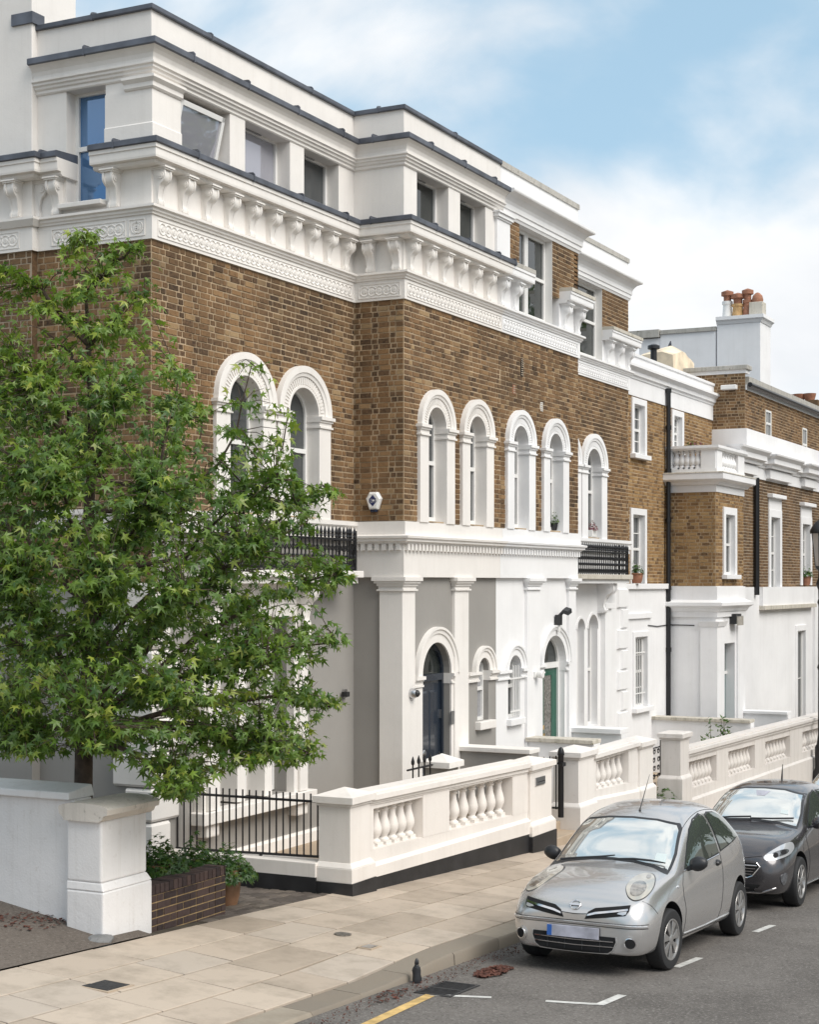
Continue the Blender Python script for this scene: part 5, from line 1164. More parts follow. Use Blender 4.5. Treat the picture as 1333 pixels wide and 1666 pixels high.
def L2(pa, pb, Y=YW): return lin(gx(pa[0], Y), zy(pa[0], pa[1], Y), gx(pb[0], Y), zy(pb[0], pb[1], Y))
GW1 = thing('garden_wall', (gx(570, Yf), Yf, 0), 'cream balustraded front wall on a black plinth, nearest to the railings', 'garden wall', 'front garden walls')
a0, a1 = gx(570.4, Yf), gx(602.5, Yf); c0, c1 = gx(862.5, Yf), gx(897, Yf)
zst = zy(570.4, 1313, Yf); zbs = zy(570.4, 1410, Yf - .05)
pier(GW1, a0, a1, Yf, Yf + .42, gnd, zbs, zst, wc, plinth=zy(570, 1438, Yf - .05) - gnd(a0))
zst2 = zy(880, 1252, Yf); zb2 = zy(880, 1336, Yf - .05)
pier(GW1, c0, c1, Yf - .012, Yf + .40, gnd, zb2, zst2, wc, plinth=zy(880, 1356, Yf - .05) - gnd(c0 + .3))
run(GW1, a1, c0, Yf + .03, Yf + .03 + T - .04, L2((607.7, 1292), (863, 1240)), L2((607.7, 1310), (863, 1258)), L2((603, 1318), (835, 1263)), L2((603.5, 1384), (835, 1327)), L2((608, 1404), (861, 1331)), L2((608, 1426.7), (861, 1356)), gnd,
    [(gx(603.5, Yf + .03) + .06, gx(688, Yf + .03), 6), (gx(731, Yf + .03), gx(834, Yf + .03), 7)], wc)
MB().box(gx(871, Yf - .012), gx(886, Yf - .012), Yf - .030, Yf - .011, zy(878, 1276, Yf), zy(878, 1263, Yf)).obj('letter_plate', M['steel'], GW1, bevel=.003)
MB().box(gx(873, Yf), gx(884, Yf), Yf - .034, Yf - .031, zy(878, 1271, Yf), zy(878, 1270, Yf)).obj('slot', M['darkvoid'], GW1)
# second wall
GW2 = thing('garden_wall', (gx(942, Yf), Yf, -.5), 'white balustraded front wall with one panel, between the two gates', 'garden wall', 'front garden walls')
wt = M['oldcream'] = stucco('off_white_wall_render', (0.80, 0.765, 0.73), 0.08, 0.08)
e0_, e1_ = gx(942, Yf), gx(967, Yf); g0, g1 = gx(1041, Yf), gx(1062, Yf)
pier(GW2, e0_, e1_, Yf, Yf + .42, gnd, zy(942, 1309, Yf), zy(942, 1236, Yf), wt, plinth=.16)
pier(GW2, g0, g1, Yf - .012, Yf + .40, gnd, zy(1050, 1279, Yf), zy(1050, 1216, Yf), wt, plinth=.16)
run(GW2, e1_, g0, Yf + .03, Yf + .03 + T - .04, L2((967, 1227), (1041, 1206)), L2((967, 1238), (1041, 1217)), L2((968, 1240), (1024, 1223)), L2((968, 1287), (1024, 1274)), L2((967, 1298), (1041, 1283)), L2((967, 1330), (1041, 1318)), gnd, [(gx(968.5, Yf + .03) + .04, gx(1023, Yf + .03), 6)], wt)
GW3 = thing('garden_wall', (gx(1108, Yf), Yf, -.8), 'long white balustraded front wall with three panels behind the dark car', 'garden wall', 'front garden walls')
h0, h1 = gx(1108, Yf), gx(1121.5, Yf); XE = gx(1395, Yf)
w3 = M['greywhite'] = stucco('greyish_white_wall_render', (0.74, 0.70, 0.665), 0.14, 0.16)
pier(GW3, h0, h1, Yf, Yf + .38, gnd, zy(1108, 1264, Yf), zy(1108, 1204, Yf), w3, plinth=.16, flat=True, black=False)
q0 = gx(1124, Yf)
run(GW3, h1, XE, Yf + .06, Yf + .06 + T - .04, L2((1122, 1221), (1333, 1166)), L2((1122, 1234), (1333, 1177)), L2((1125, 1240), (1291, 1196)), L2((1125, 1285), (1291, 1231)), L2((1125, 1300), (1291, 1242)), L2((1125, 1330), (1291, 1290)), gnd,
    [(gx(1126, Yf), gx(1171, Yf), 8), (gx(1190, Yf), gx(1233, Yf), 8), (gx(1250, Yf), gx(1290, Yf), 8), (gx(1310, Yf), gx(1345, Yf), 8)], w3, black=False)
# ------------------------------------------------------------------ low walls running from the street to the houses
def side_wall(name, label, X, y0, y1, z, th, mat, cap='cream', top=.07, zb=-2.5):
    t = thing(name, (X, y0, z - .8), label, 'garden wall', 'low walls between the front gardens')
    MB().box(X, X + th, y0, y1, zb, z).obj('wall', mat, t); MB().box(X - .05, X + th + .05, y0, y1, z, z + top).obj('coping', M[cap] if isinstance(cap, str) else cap, t, bevel=.008)
Xs = gx(752, YB); side_wall('side_wall', 'low cream wall running from the dark door to the front gate', Xs, YW + .45, YB + .06, zy(752, 1221, YB), .3, M['taupe'], 'cream')
Xs = gx(862, YB); side_wall('side_wall', 'low white wall with stained coping below the green door', Xs, YW + .45, YB + .06, zy(862, 1206, YB), .3, white, 'mossy')
Xs = gx(934, YB); side_wall('side_wall', 'short white wall with moulded cap right of the green door', Xs, YB - .9, YB + .06, zy(934, 1191, YB), .34, white, 'white', .09)
Xs = gx(1058, Y3); side_wall('side_wall', 'long white boundary wall with pale coping at the foot of the black downpipe', Xs, YW + .45, Y3, zy(1058, 1170, Y3), .3, w2m, 'mossy')
Xs = gx(1207, Y4B); side_wall('side_wall', 'far white wall with pale coping under the tall ground-floor window', Xs, YW + .45, Y4B, zy(1207, 1160, Y4B), .3, w2m, 'white2')
# little gate pier and spearhead fence by the dark door
gp = thing('gate_pier', (gx(735, YB - 1.0), YB - 1.0, 0), 'small cream pier with pyramid cap in front of the dark door', 'pier')
yq = YB - .95; x0, x1 = gx(728, yq), gx(752, yq)
MB().box(x0, x0 + .36, yq, yq + .34, -.3, zy(735, 1248, yq)).obj('shaft', M['taupe'], gp, bevel=.008)
m = MB(); z = zy(735, 1248, yq); m.box(x0 - .06, x0 + .42, yq - .06, yq + .40, z, z + .08)
P = [(x0 - .06, yq - .06), (x0 + .42, yq - .06), (x0 + .42, yq + .40), (x0 - .06, yq + .40)]; m.loft([[(a, b, z + .08) for a, b in P], [(x0 + .18 + (a - x0 - .18) * .02, yq + .17 + (b - yq - .17) * .02, z + .18) for a, b in P]]); m.obj('cap', cream, gp)
sf = thing('spear_railing', (gx(690, yq), yq, 0), 'short black spear-topped railing before the dark door', 'railing'); yq2 = YB - .75
zt = zy(690, 1247, yq2); MB().tube([(gx(663, yq2), yq2, zt), (gx(718, yq2), yq2, zt)], .014, 6).obj('rail', M['black'], sf)
for px in (672, 681.5, 691, 700, 715):
    x = gx(px, yq2); MB().lathe([(.011, -.4), (.011, zt + .05), (.024, zt + .07), (.026, zt + .10), (.004, zt + .17)], (x, yq2, 0), 8).obj('spear_bar', M['black'], sf, smooth='auto')
# ------------------------------------------------------------------ gates
g = thing('iron_gate', (gx(908, Yf), Yf + .2, -.3), 'plain black iron gate standing half open beside the cream wall', 'gate')
zt_, zb_ = zy(911, 1217, Yf + .15), zy(911, 1330, Yf + .15); xp = gx(913, Yf + .15)
MB().lathe([(.045, zb_), (.045, zt_ - .12), (.055, zt_ - .10), (.05, zt_ - .05), (.03, zt_), (.004, zt_ + .015)], (xp, Yf + .15, 0), 12).obj('post', M['black'], g, smooth='auto')
for k in range(8):
    y = Yf + .22 + k * .095; MB().tube([(xp - .02 - k * .012, y, zb_ + .12), (xp - .02 - k * .012, y, zt_ - .12 - .012 * k)], .011, 6).obj('gate_bar', M['black'], g)
for z in (zb_ + .14, zt_ - .24): MB().tube([(xp, Yf + .16, z), (xp - .12, Yf + .98, z)], .016, 6).obj('gate_rail', M['black'], g)
MB().box(xp - .06, xp + .08, Yf + .10, Yf + .16, zt_ - .28, zt_ - .22).obj('latch', M['black'], g)
g = thing('iron_gate', (gx(1066, Yf + .2), Yf + .3, -.6), 'ornamental black scrollwork gate between the two white walls', 'gate')
yg = Yf + .55; xa, xb = gx(1054, yg), gx(1078, yg); zt_, zb_ = zy(1066, 1206, yg), zy(1066, 1318, yg)
for x in (xa, xb - .1, xb): MB().tube([(x, yg, zb_), (x, yg, zt_)], .016, 6).obj('stile', M['black'], g)
for z in (zb_ + .05, (zb_ + zt_) / 2, zt_ - .12): MB().tube([(xa, yg, z), (xb, yg, z)], .014, 6).obj('gate_rail', M['black'], g)
for i in range(3):
    for j in range(7):
        x = xa + (xb - .1 - xa) * (i + .5) / 3; z = zb_ + .1 + (zt_ - zb_ - .2) * (j + .5) / 7; s = 1 if (i + j) % 2 else -1
        MB().tube([(x + s * (.02 + .05 * a / 9) * math.cos(a * .75), yg, z + (.02 + .05 * a / 9) * math.sin(a * .75)) for a in range(10)], .009, 5).obj('scroll', M['black'], g)
# steps behind the first gate
st = thing('entrance_steps', (c1, Yf, -.4), 'worn stone steps inside the plain black gate', 'steps')
for k in range(4):
    MB().box(c1 + .06, e0_ - .05, Yf - .02 + k * .3, Yf + 1.4, -.9, gnd(c1 + .4) + .13 * (k + 1)).obj('step', M['stepstone'], st, bevel=.012)
# ------------------------------------------------------------------ railing on the low kerb wall along the drive
XR = a0 + .09; RL = thing('drive_railing', (XR, 10, 0), 'plain black vertical-bar railing on a low white kerb beside the drive', 'railing')
r0, r1 = Yf + .36, gy(265, XR)
zt0, zt1 = zx(518, 1304, XR), zx(266, 1288, XR); zb0_, zb1_ = zx(518, 1393, XR), zx(266, 1378, XR)
F = lambda y, a, b: a + (b - a) * (y - r0) / (r1 - r0)
MB().tube([(XR, r0, zt0), (XR, r1, zt1)], .016, 6).obj('top_rail', M['black'], RL); MB().tube([(XR, r0, zb0_), (XR, r1, zb1_)], .016, 6).obj('bottom_rail', M['black'], RL)
n = 25; bmesh_ = MB().tube([(0, 0, 0), (0, 0, 1)], .010, 6).mesh('railing_bar'); bmesh_.materials.append(M['black'])
for k in range(n):
    y = r0 + .03 + (r1 - r0 - .06) * k / (n - 1); o = put('railing_bar', bmesh_, None, None, loc=(XR, y, F(y, zb0_, zb1_))); o.scale = (1, 1, F(y, zt0, zt1) - F(y, zb0_, zb1_) + .09); o.parent = RL; o.matrix_parent_inverse = parent_inv(RL)
MB().box(XR - .03, XR + .03, r1 - .03, r1 + .03, zb1_ - .1, zt1 + .12).obj('end_post', M['black'], RL)
for y in (r0 + .9, r0 + 1.9): MB().box(XR - .015, XR + .015, y - .015, y + .015, F(y, zb0_, zb1_) - .12, F(y, zb0_, zb1_)).obj('stay', M['black'], RL)
KW = thing('kerb_wall', (XR, 10, 0), 'low white kerb wall with black base carrying the drive railing', 'wall')
zk0 = zx(520, 1403, XR - .1); MB().box(XR - .16, XR + .14, r0 + .06, r1 + .1, -.25, zk0).obj('wall', wc, KW, bevel=.01); MB().box(XR - .165, XR + .1, r0 + .06, r1 + .1, -.6, zx(520, 1428, XR - .16)).obj('plinth', M['plinth_black'], KW)
# ------------------------------------------------------------------ old white pier and boundary wall on the left
BW = thing('boundary_wall', (12.2, 9.37, .2), 'old white rendered pier and wall with rounded coping, left of the brick wall', 'wall')
ow = M['oldwhite']; bx0, by0 = 12.2, 9.37; bx1 = gx(248, by0); by1 = gy(106, bx0)
zc0_, zc1_, zpl = zx(166, 1336, bx0), zx(166, 1316, bx0), zx(166, 1447, bx0)
MB().box(bx0 + .01, bx1, by0, by1, -.5, zpl - .03).obj('base', ow, BW, bevel=.02)
MB().loft([[(bx0 + .01, by0, zpl - .03), (bx1, by0, zpl - .03), (bx1, by1, zpl - .03), (bx0 + .01, by1, zpl - .03)], [(bx0 + .02, by0 + .03, zpl + .05), (bx1 - .05, by0 + .03, zpl + .05), (bx1 - .05, by1, zpl + .05), (bx0 + .02, by1, zpl + .05)]]).obj('splay', ow, BW, bevel=.012)
MB().box(bx0 + .02, bx1 - .05, by0 + .03, by1 - .002, zpl + .05, zc0_).obj('shaft', ow, BW, bevel=.02)
m = MB(); seg = 10; rg = []
for X in (bx0 - .03, bx1 + .01):
    pr = [(by0 + .03, zc0_ - .01), (by0 - .01, zc0_ + .01), (by0 - .03, zc0_ + .05), (by0 - .07, zc0_ + .06), (by0 - .08, zc0_ + .11)]
    yc_, hw_ = (by0 - .08 + by1 + .06) / 2, (by1 + .06 - by0 + .08) / 2
    pr += [(yc_ - hw_ * math.cos(math.pi * k / seg), zc0_ + .11 + .05 * math.sin(math.pi * k / seg)) for k in range(1, seg)]
    pr += [(by1 + .06, zc0_ + .11), (by1 + .05, zc0_ + .05), (by1, zc0_ + .01), (by1, zc0_ - .01)]
    rg.append([(X, a, b) for a, b in pr])
m.loft(rg).obj('pier_coping', M['mossy_old'] if 'mossy_old' in M else M['oldwhite'], BW, smooth='auto')
wx = bx0 + .13; zwc = zx(0, 1292, wx)
MB().box(wx, wx + .26, by1 - .001, 16, -.2, zwc).obj('wall', ow, BW); MB().hexa([(wx - .06, by1 + .02, zwc), (wx + .34, by1 + .02, zwc), (wx + .34, 16, zwc), (wx - .06, 16, zwc)], [(wx - .05, by1 + .02, zwc + .07), (wx + .30, by1 + .02, zwc + .12), (wx + .30, 16, zwc + .12), (wx - .05, 16, zwc + .07)]).obj('coping', ow, BW, bevel=.012)
st_ = thing('rubble_stone', (bx0 - .1, by0 - .05, court_z(12, 9.2)), 'rough grey stone lying at the foot of the old white pier', 'stone')
m = MB(); rg = []
for z, s in ((-.05, 1), (.02, .95), (.045, .6), (.05, .2)):
    rg.append([(bx0 - .05 + s * .17 * math.cos(k * .7854) * rnd.uniform(.8, 1.15), by0 + .0 + s * .13 * math.sin(k * .7854) * rnd.uniform(.8, 1.15), court_z(12, 9.2) + z) for k in range(8)])
m.loft(rg).obj('stone', M['iron_stone'] if 'iron_stone' in M else M['coping_stone'], st_)
# ------------------------------------------------------------------ low dark brick wall
yb0 = 9.40; xb0, xb1 = bx1 - .06, gx(367, yb0)
LB = thing('brick_wall', (xb0, yb0, .1), 'low dark brick wall with tan mortar beside the old white pier', 'wall')
zl, zr_ = zy(248, 1437, yb0), zy(367, 1411, yb0); zt_b = (zl + zr_) / 2 + .0
MB().box(xb0, xb1 - .004, yb0 + .004, yb0 + .21, -.5, zt_b - .10).obj('core', M['mortar_tan'], LB)
FL = FY(yb0 + .004); cs = .075; zc = zt_b - .102; rows_ = 0; kk = 0
while zc > pave_z(xb1, yb0) - .02:
    x = xb0 - (.165 if rows_ % 2 else .05); k = 0
    while x < xb1 - .02:
        ln = .226 if k % 2 == 0 else .113; k += 1; a, b = max(x, xb0) + .005, min(x + ln, xb1) - .005; x += ln
        if b - a > .03:
            m = MB(); brick_solid(m, (FL, a, b, zc - cs + .010, zc, rnd.uniform(.006, .010))); m.obj('brick', M['brick_blue'], LB)
    for j in range(2):
        m = MB(); brick_solid(m, (Frame((xb1 - .004, 0, 0), (0, 1, 0), (1, 0, 0)), yb0 + .006 + j * .108, yb0 + .105 + j * .108, zc - cs + .010, zc, .008)); m.obj('brick', M['brick_blue'], LB)
    zc -= cs; rows_ += 1
x = xb0
while x < xb1 - .02:
    b = min(x + .074, xb1); MB().box(x + .004, b - .004, yb0 - .004, yb0 + .214, zt_b - .095, zt_b + rnd.uniform(-.003, .003)).obj('coping_brick', M['brick_blue'], LB, bevel=.004); x += .076
# ------------------------------------------------------------------ trees
def leaf_outline():
    P = [(0, -.12)]; ang = [-112, -58, 0, 58, 112]; ln = [.62, .92, 1.05, .92, .62]
    for k, (a, l_) in enumerate(zip(ang, ln)):
        A = R(90 - a); 
        if k: va = R(90 - (ang[k-1] + a) / 2); P.append((.34 * math.cos(va), .34 * math.sin(va)))
        P.append((l_ * math.cos(A), l_ * math.sin(A)))
    return P[:1] + P[1:][::-1]
LEAF = leaf_outline()
def leaf_verts(M4, s, droop=.22):
    out = [M4 @ Vector((0, .15 * s, 0))]
    for x, y in LEAF: r2 = x * x + y * y; out.append(M4 @ Vector((x * s, y * s, -droop * s * r2)))
    return out
def leaf_faces(i): n = len(LEAF); return [(i, i + 1 + k, i + 1 + (k + 1) % n) for k in range(n)]
def rot_to(nrm, tip):
    z = nrm.normalized(); y = (tip - z * tip.dot(z))
    y = y.normalized() if y.length > 1e-4 else z.orthogonal().normalized(); x = y.cross(z)
    return Matrix((x, y, z)).transposed()
TD = 16.5
T0 = at_d(134, 1290, TD); TB = Vector((T0.x, T0.y, .15))
TREE = thing('sweetgum_tree', TB, 'young broad-leaved tree with star-shaped green leaves behind the white boundary wall', 'tree')
q = random.Random(11)
OUT = [(-60, 430), (10, 420), (25, 445), (95, 455), (118, 372), (165, 372), (185, 400), (215, 385), (248, 420), (240, 520), (235, 600), (262, 625), (282, 598), (305, 610), (315, 660), (385, 668), (398, 585), (425, 590), (448, 650), (478, 660), (475, 730), (470, 775), (545, 792), (535, 820), (480, 850), (545, 905), (555, 945), (515, 975), (500, 1000), (548, 1030), (555, 1060), (510, 1085), (545, 1140), (540, 1170), (500, 1165), (515, 1215), (490, 1250), (430, 1245), (340, 1255), (310, 1300), (265, 1300), (240, 1255), (190, 1225), (100, 1230), (0, 1235), (-60, 1240)]
def inside(x, y, P=OUT):
    c = False; j = len(P) - 1
    for i in range(len(P)):
        if (P[i][1] > y) != (P[j][1] > y) and x < (P[j][0] - P[i][0]) * (y - P[i][1]) / (P[j][1] - P[i][1]) + P[i][0]: c = not c
        j = i
    return c
def tree_pt(px, py, dd): return at_d(px, py, TD + dd)
# skeleton: trunk, leaders, limbs
trunk = [TB, TB + Vector((.02, .01, .9))] + [tree_pt(137, 1180, .05), tree_pt(148, 1050, .05), tree_pt(142, 880, 0), tree_pt(150, 740, .05), tree_pt(146, 600, 0), tree_pt(140, 480, 0), tree_pt(138, 385, 0)]
MB().tube([tuple(p) for p in trunk], [.115, .10, .092, .08, .062, .045, .028, .016, .006], 10).obj('trunk', M['bark'], TREE, smooth='auto')
limb_tips = [(215, 400, .1), (20, 440, -.2), (-30, 600, .1), (235, 480, .3), (290, 605, -.4), (410, 592, -.3), (470, 665, .1), (535, 800, -.3), (330, 680, .5), (500, 850, .4), (552, 930, -.4), (450, 780, -1.0), (400, 900, -1.4), (548, 1045, -.5), (540, 1150, -.4), (505, 1225, -.6), (430, 1080, -1.5), (420, 1220, -1.0), (290, 1290, -1.2), (280, 1130, -1.7), (150, 1180, -1.7), (40, 1200, -1.2), (-40, 1000, -.6), (-40, 820, 0), (30, 950, -1.5), (170, 950, -1.8), (300, 960, -1.9), (250, 800, -1.4), (90, 780, -1.2), (180, 650, -.7), (60, 620, -.5), (380, 1000, .9), (300, 850, .9), (200, 1050, 1.2), (60, 1080, .8), (100, 560, .2)]
limbs = MB(); SK = [Vector(p) for p in trunk[2:]]
def trunk_at(z):
    for a, b in zip(trunk, trunk[1:]):
        if a.z <= z <= b.z: return a.lerp(b, (z - a.z) / max(1e-6, b.z - a.z))
    return trunk[-1] if z > trunk[-1].z else trunk[2]
for px, py, dd in limb_tips:
    e = tree_pt(px, py, dd); hz = math.hypot((e - trunk[4]).x, (e - trunk[4]).y)
    cpt = tree_pt(px - 25, py + 260, dd * .8) if px > 250 and py < 700 else None
    b = trunk_at(max(TB.z + 1.75 + .25 * q.random(), min(trunk[-2].z, e.z - .75 * hz - .15))); pts = []
    for k in range(9):
        t = k / 8
        if cpt: p = b * (1 - t) ** 2 + cpt * (2 * t * (1 - t)) + e * t * t
        else: p = b.lerp(e, t); p.z += .35 * hz * (math.sin(t * math.pi / 2) - t)
        p += Vector((q.uniform(-.04, .04), q.uniform(-.04, .04), q.uniform(-.03, .03))) * (1 if 0 < k < 8 else 0)
        pts.append(p)
    MB().tube([tuple(p) for p in pts], [(.022 if cpt else .034) * (1 - .88 * k / 8) + .003 for k in range(9)], 6).obj('limb', M['bark'], TREE, smooth='auto'); SK += pts[2:]
# shoots with leaves
leaves = []; twigs = MB()
def shoot(end, base, n, sz, young):
    d = end - base; L_ = d.length
    if L_ > .55: base = end - d.normalized() * .55; d = end - base
    mid = base.lerp(end, .5) + Vector((0, 0, .04)); twigs.tube([tuple(base), tuple(mid), tuple(end)], [.006, .004, .002], 4, False)
    cen = trunk_at(end.z)
    for k in range(n):
        t = q.uniform(.1, 1.0) if k else 1.0
        p = base.lerp(end, t); a = q.uniform(0, 6.283); side = Vector((math.cos(a), math.sin(a), q.uniform(-.35, .25)))
        p = p + side * q.uniform(.05, .15)
        out = Vector((end.x - cen.x, end.y - cen.y, 0)); out = out.normalized() if out.length > .05 else Vector((1, 0, 0))
        nrm = Vector((0, 0, 1)) * q.uniform(.05, 1.0) + out * q.uniform(-.2, .9) + Vector((q.uniform(-.8, .8), q.uniform(-.8, .8), 0))
        leaves.append((p, rot_to(nrm, side + out * .3 + Vector((0, 0, -.55))), sz * q.choice((.5, .7, .8, .9, 1.0, 1.05, 1.15)) * q.uniform(.9, 1.1), young))
def near_sk(e):
    best = min(SK, key=lambda s: (s - e).length_squared + (3.0 if s.z > e.z + .2 else 0)); return best
cnt = 0
while cnt < 1750:
    px, py = q.uniform(-70, 560), q.uniform(368, 1300)
    if not inside(px, py): continue
    if 300 < px < 485 and py < 760 and q.random() < .72: continue
    if py < 640 and q.random() < .45: continue
    wdt = 2.0 * math.sqrt(max(.02, 1 - ((px - 150) / 420) ** 2)) * (min(1, max(.12, (py - 380) / 420)))
    u = q.uniform(-1, 1); dd = wdt * (u if u < 0 else u * .75)
    if q.random() < .45: dd = -wdt * q.uniform(.55, 1)
    e = tree_pt(px + q.uniform(-4, 4), py, dd)
    if e.x > 15.5 or e.y > 11.2 and e.x > 15.0: continue
    if e.z < 1.75 and e.y > 10: continue
    if px > 470 and q.random() < .3: continue
    shoot(e, near_sk(e), q.randint(11, 15), .082, py < 640 and q.random() < .75 or q.random() < .16); cnt += 1
# the outline's own shoots, so its tips read as leader shoots
for (x0, y0), (x1, y1) in zip(OUT, OUT[1:]):
    n_ = max(1, int(math.hypot(x1 - x0, y1 - y0) / 26))
    for k in range(n_):
        t = (k + q.random()) / n_; px, py = x0 + (x1 - x0) * t, y0 + (y1 - y0) * t
        cx_, cy_ = px + (150 - px) * .035, py + (860 - py) * .02
        if cx_ < -40: continue
        e = tree_pt(cx_, cy_, q.uniform(-.5, .2) * (1 if py > 600 else .3)); shoot(e, near_sk(e), q.randint(6, 9), .080, py < 660 or q.random() < .3)
twigs.obj('twigs', M['bark'], TREE, kind='stuff')
camv = Vector((0, 0, HC))
def proj(p): v = p - camv; d = v.x * CT + v.y * ST; return PX0 + FPX * (v.x * ST - v.y * CT) / d, HY - FPX * v.z / d, d
cand = [(proj(l_[0])[2] + q.uniform(-.35, .35), i) for i, l_ in enumerate(leaves) if 6 < proj(l_[0])[0] < 560]
cand.sort(); single = {i for _, i in cand[:300]}
lm = {}
for yg in (False, True):
    m = MB()
    for i, (p, r3, s, y_) in enumerate(leaves):
        if y_ != yg or i in single: continue
        k = len(m.v); m.v += leaf_verts(Matrix.Translation(p) @ r3.to_4x4() @ Matrix.Diagonal((q.uniform(.72, 1.08), q.uniform(.8, 1.15), q.uniform(.2, 2.4), 1)), s); m.f += leaf_faces(k)
    m.obj('crown' if not yg else 'young_foliage', M['leaf_young' if yg else 'leaf'], TREE, kind='stuff')
    me = bpy.data.meshes.new('leaf'); me.from_pydata([tuple(v) for v in leaf_verts(Matrix.Identity(4), 1.0)], [], leaf_faces(0)); me.materials.append(M['leaf_young' if yg else 'leaf']); lm[yg] = me
for i in single:
    p, r3, s, y_ = leaves[i]; o = put('leaf', lm[y_], None, TREE, loc=p, rot=r3.to_euler()); o.scale = (s, s, s)
print('LEAVES', len(leaves))

# street trees on the viewer's side of the road, behind and right of the frame: they show in windows and paint
def broad_tree(name, x, y, h, r, label, seed, share={}):
    z0 = road_z(x) + .1; t = thing(name, (x, y, z0), label, 'tree', 'street trees on the near side')
    if 'me' not in share:
        qq = random.Random(seed); m = MB()
        for _ in range(5200):
            a, c = qq.uniform(0, 6.283), qq.uniform(-1, 1); rr = qq.uniform(.45, 1) ** .5 * (1 + .25 * math.sin(3 * a + 5 * c))
            p = Vector((math.cos(a) * math.sqrt(1 - c * c) * rr, math.sin(a) * math.sqrt(1 - c * c) * rr, c * rr))
            M4 = Matrix.Translation(p) @ rot_to(Vector((qq.uniform(-1, 1), qq.uniform(-1, 1), qq.uniform(.2, 1))), Vector((qq.uniform(-1, 1), qq.uniform(-1, 1), -.4))).to_4x4(); k = len(m.v)
            m.v += [M4 @ Vector(v) for v in ((0, -.06, 0), (.045, 0, -.01), (0, .07, 0), (-.045, 0, -.01))]; m.f.append((k, k+1, k+2, k+3))
        share['me'] = m.mesh('crown'); share['me'].materials.append(M['leaf_street'])
    MB().tube([(x, y, z0), (x + .1, y, z0 + h * .3), (x - .05, y + .1, z0 + h * .75)], [.22, .17, .05], 8).obj('trunk', M['bark'], t, smooth='auto')
    c = put('crown', share['me'], None, t, loc=(x, y, z0 + h * .66)); c.scale = (r, r, h * .36); c['kind'] = 'stuff'
for k, (x, y, h, r) in enumerate(((27, -4.5, 9, 2.9), (36, -5, 11, 3.4), (46, -5.2, 12, 3.8), (57, -6, 16, 5.0), (70, -7, 19, 6.0), (84, -7, 20, 6.0))):
    broad_tree('street_tree', x, y, h, r, ('shortest', 'second', 'third', 'fourth', 'fifth', 'farthest and tallest')[k] + ' leafy street tree along the near pavement, outside the right edge', 5)
# ------------------------------------------------------------------ cars
from mathutils.geometry import delaunay_2d_cdt
def paint(name, col, metal=.75, rough=.32, flake=.0):
    m, n, l, b = mat_new(name); b.inputs['Base Color'].default_value = tuple(col) + (1,); b.inputs['Metallic'].default_value = metal; b.inputs['Roughness'].default_value = rough
    b.inputs['Coat Weight'].default_value = 0.8; b.inputs['Coat Roughness'].default_value = 0.04
    return m
M['silver'] = paint('silver_car_paint', (0.60, 0.59, 0.585), .72, .26)
M['charcoal'] = paint('charcoal_car_paint', (0.085, 0.08, 0.085), .6, .25)
M['cavity'] = M['darkvoid']
M['screen'] = glassmat('windscreen_glass', (0.80, 0.82, 0.80), 1.5, 0.03, 0.8)
M['sideglass'] = glassmat('side_window_glass', (0.16, 0.19, 0.17), 1.5, 0.02, 0.7)
M['lamp_clear'] = simple('clear_lamp_lens', (0.55, 0.56, 0.58), 0.12, 0.35, 0.8)
M['lamp_hazed'] = simple('hazed_lamp_lens', (0.55, 0.515, 0.45), 0.15, 0.35, 0.9, var=.2, vscale=12)
M['lamp_inner'] = simple('lamp_reflector', (0.40, 0.375, 0.34), 0.15, 0.6, 0.9, var=.45, vscale=22)
M['lamp_dark'] = simple('smoked_lamp', (0.20, 0.21, 0.23), 0.12, 0.6, 0.8, var=.5, vscale=18)
M['alloy'] = simple('wheel_silver', (0.42, 0.41, 0.40), 0.32, 0.7)
M['trim_chrome'] = M['chrome']
M['plate'] = simple('white_number_plate', (0.46, 0.46, 0.53), 0.4, var=.35, vscale=7); M['plate_blue'] = simple('blue_plate_band', (0.03, 0.12, 0.42), 0.4)
M['paper'] = simple('parking_permit', (0.55, 0.62, 0.62), 0.5)

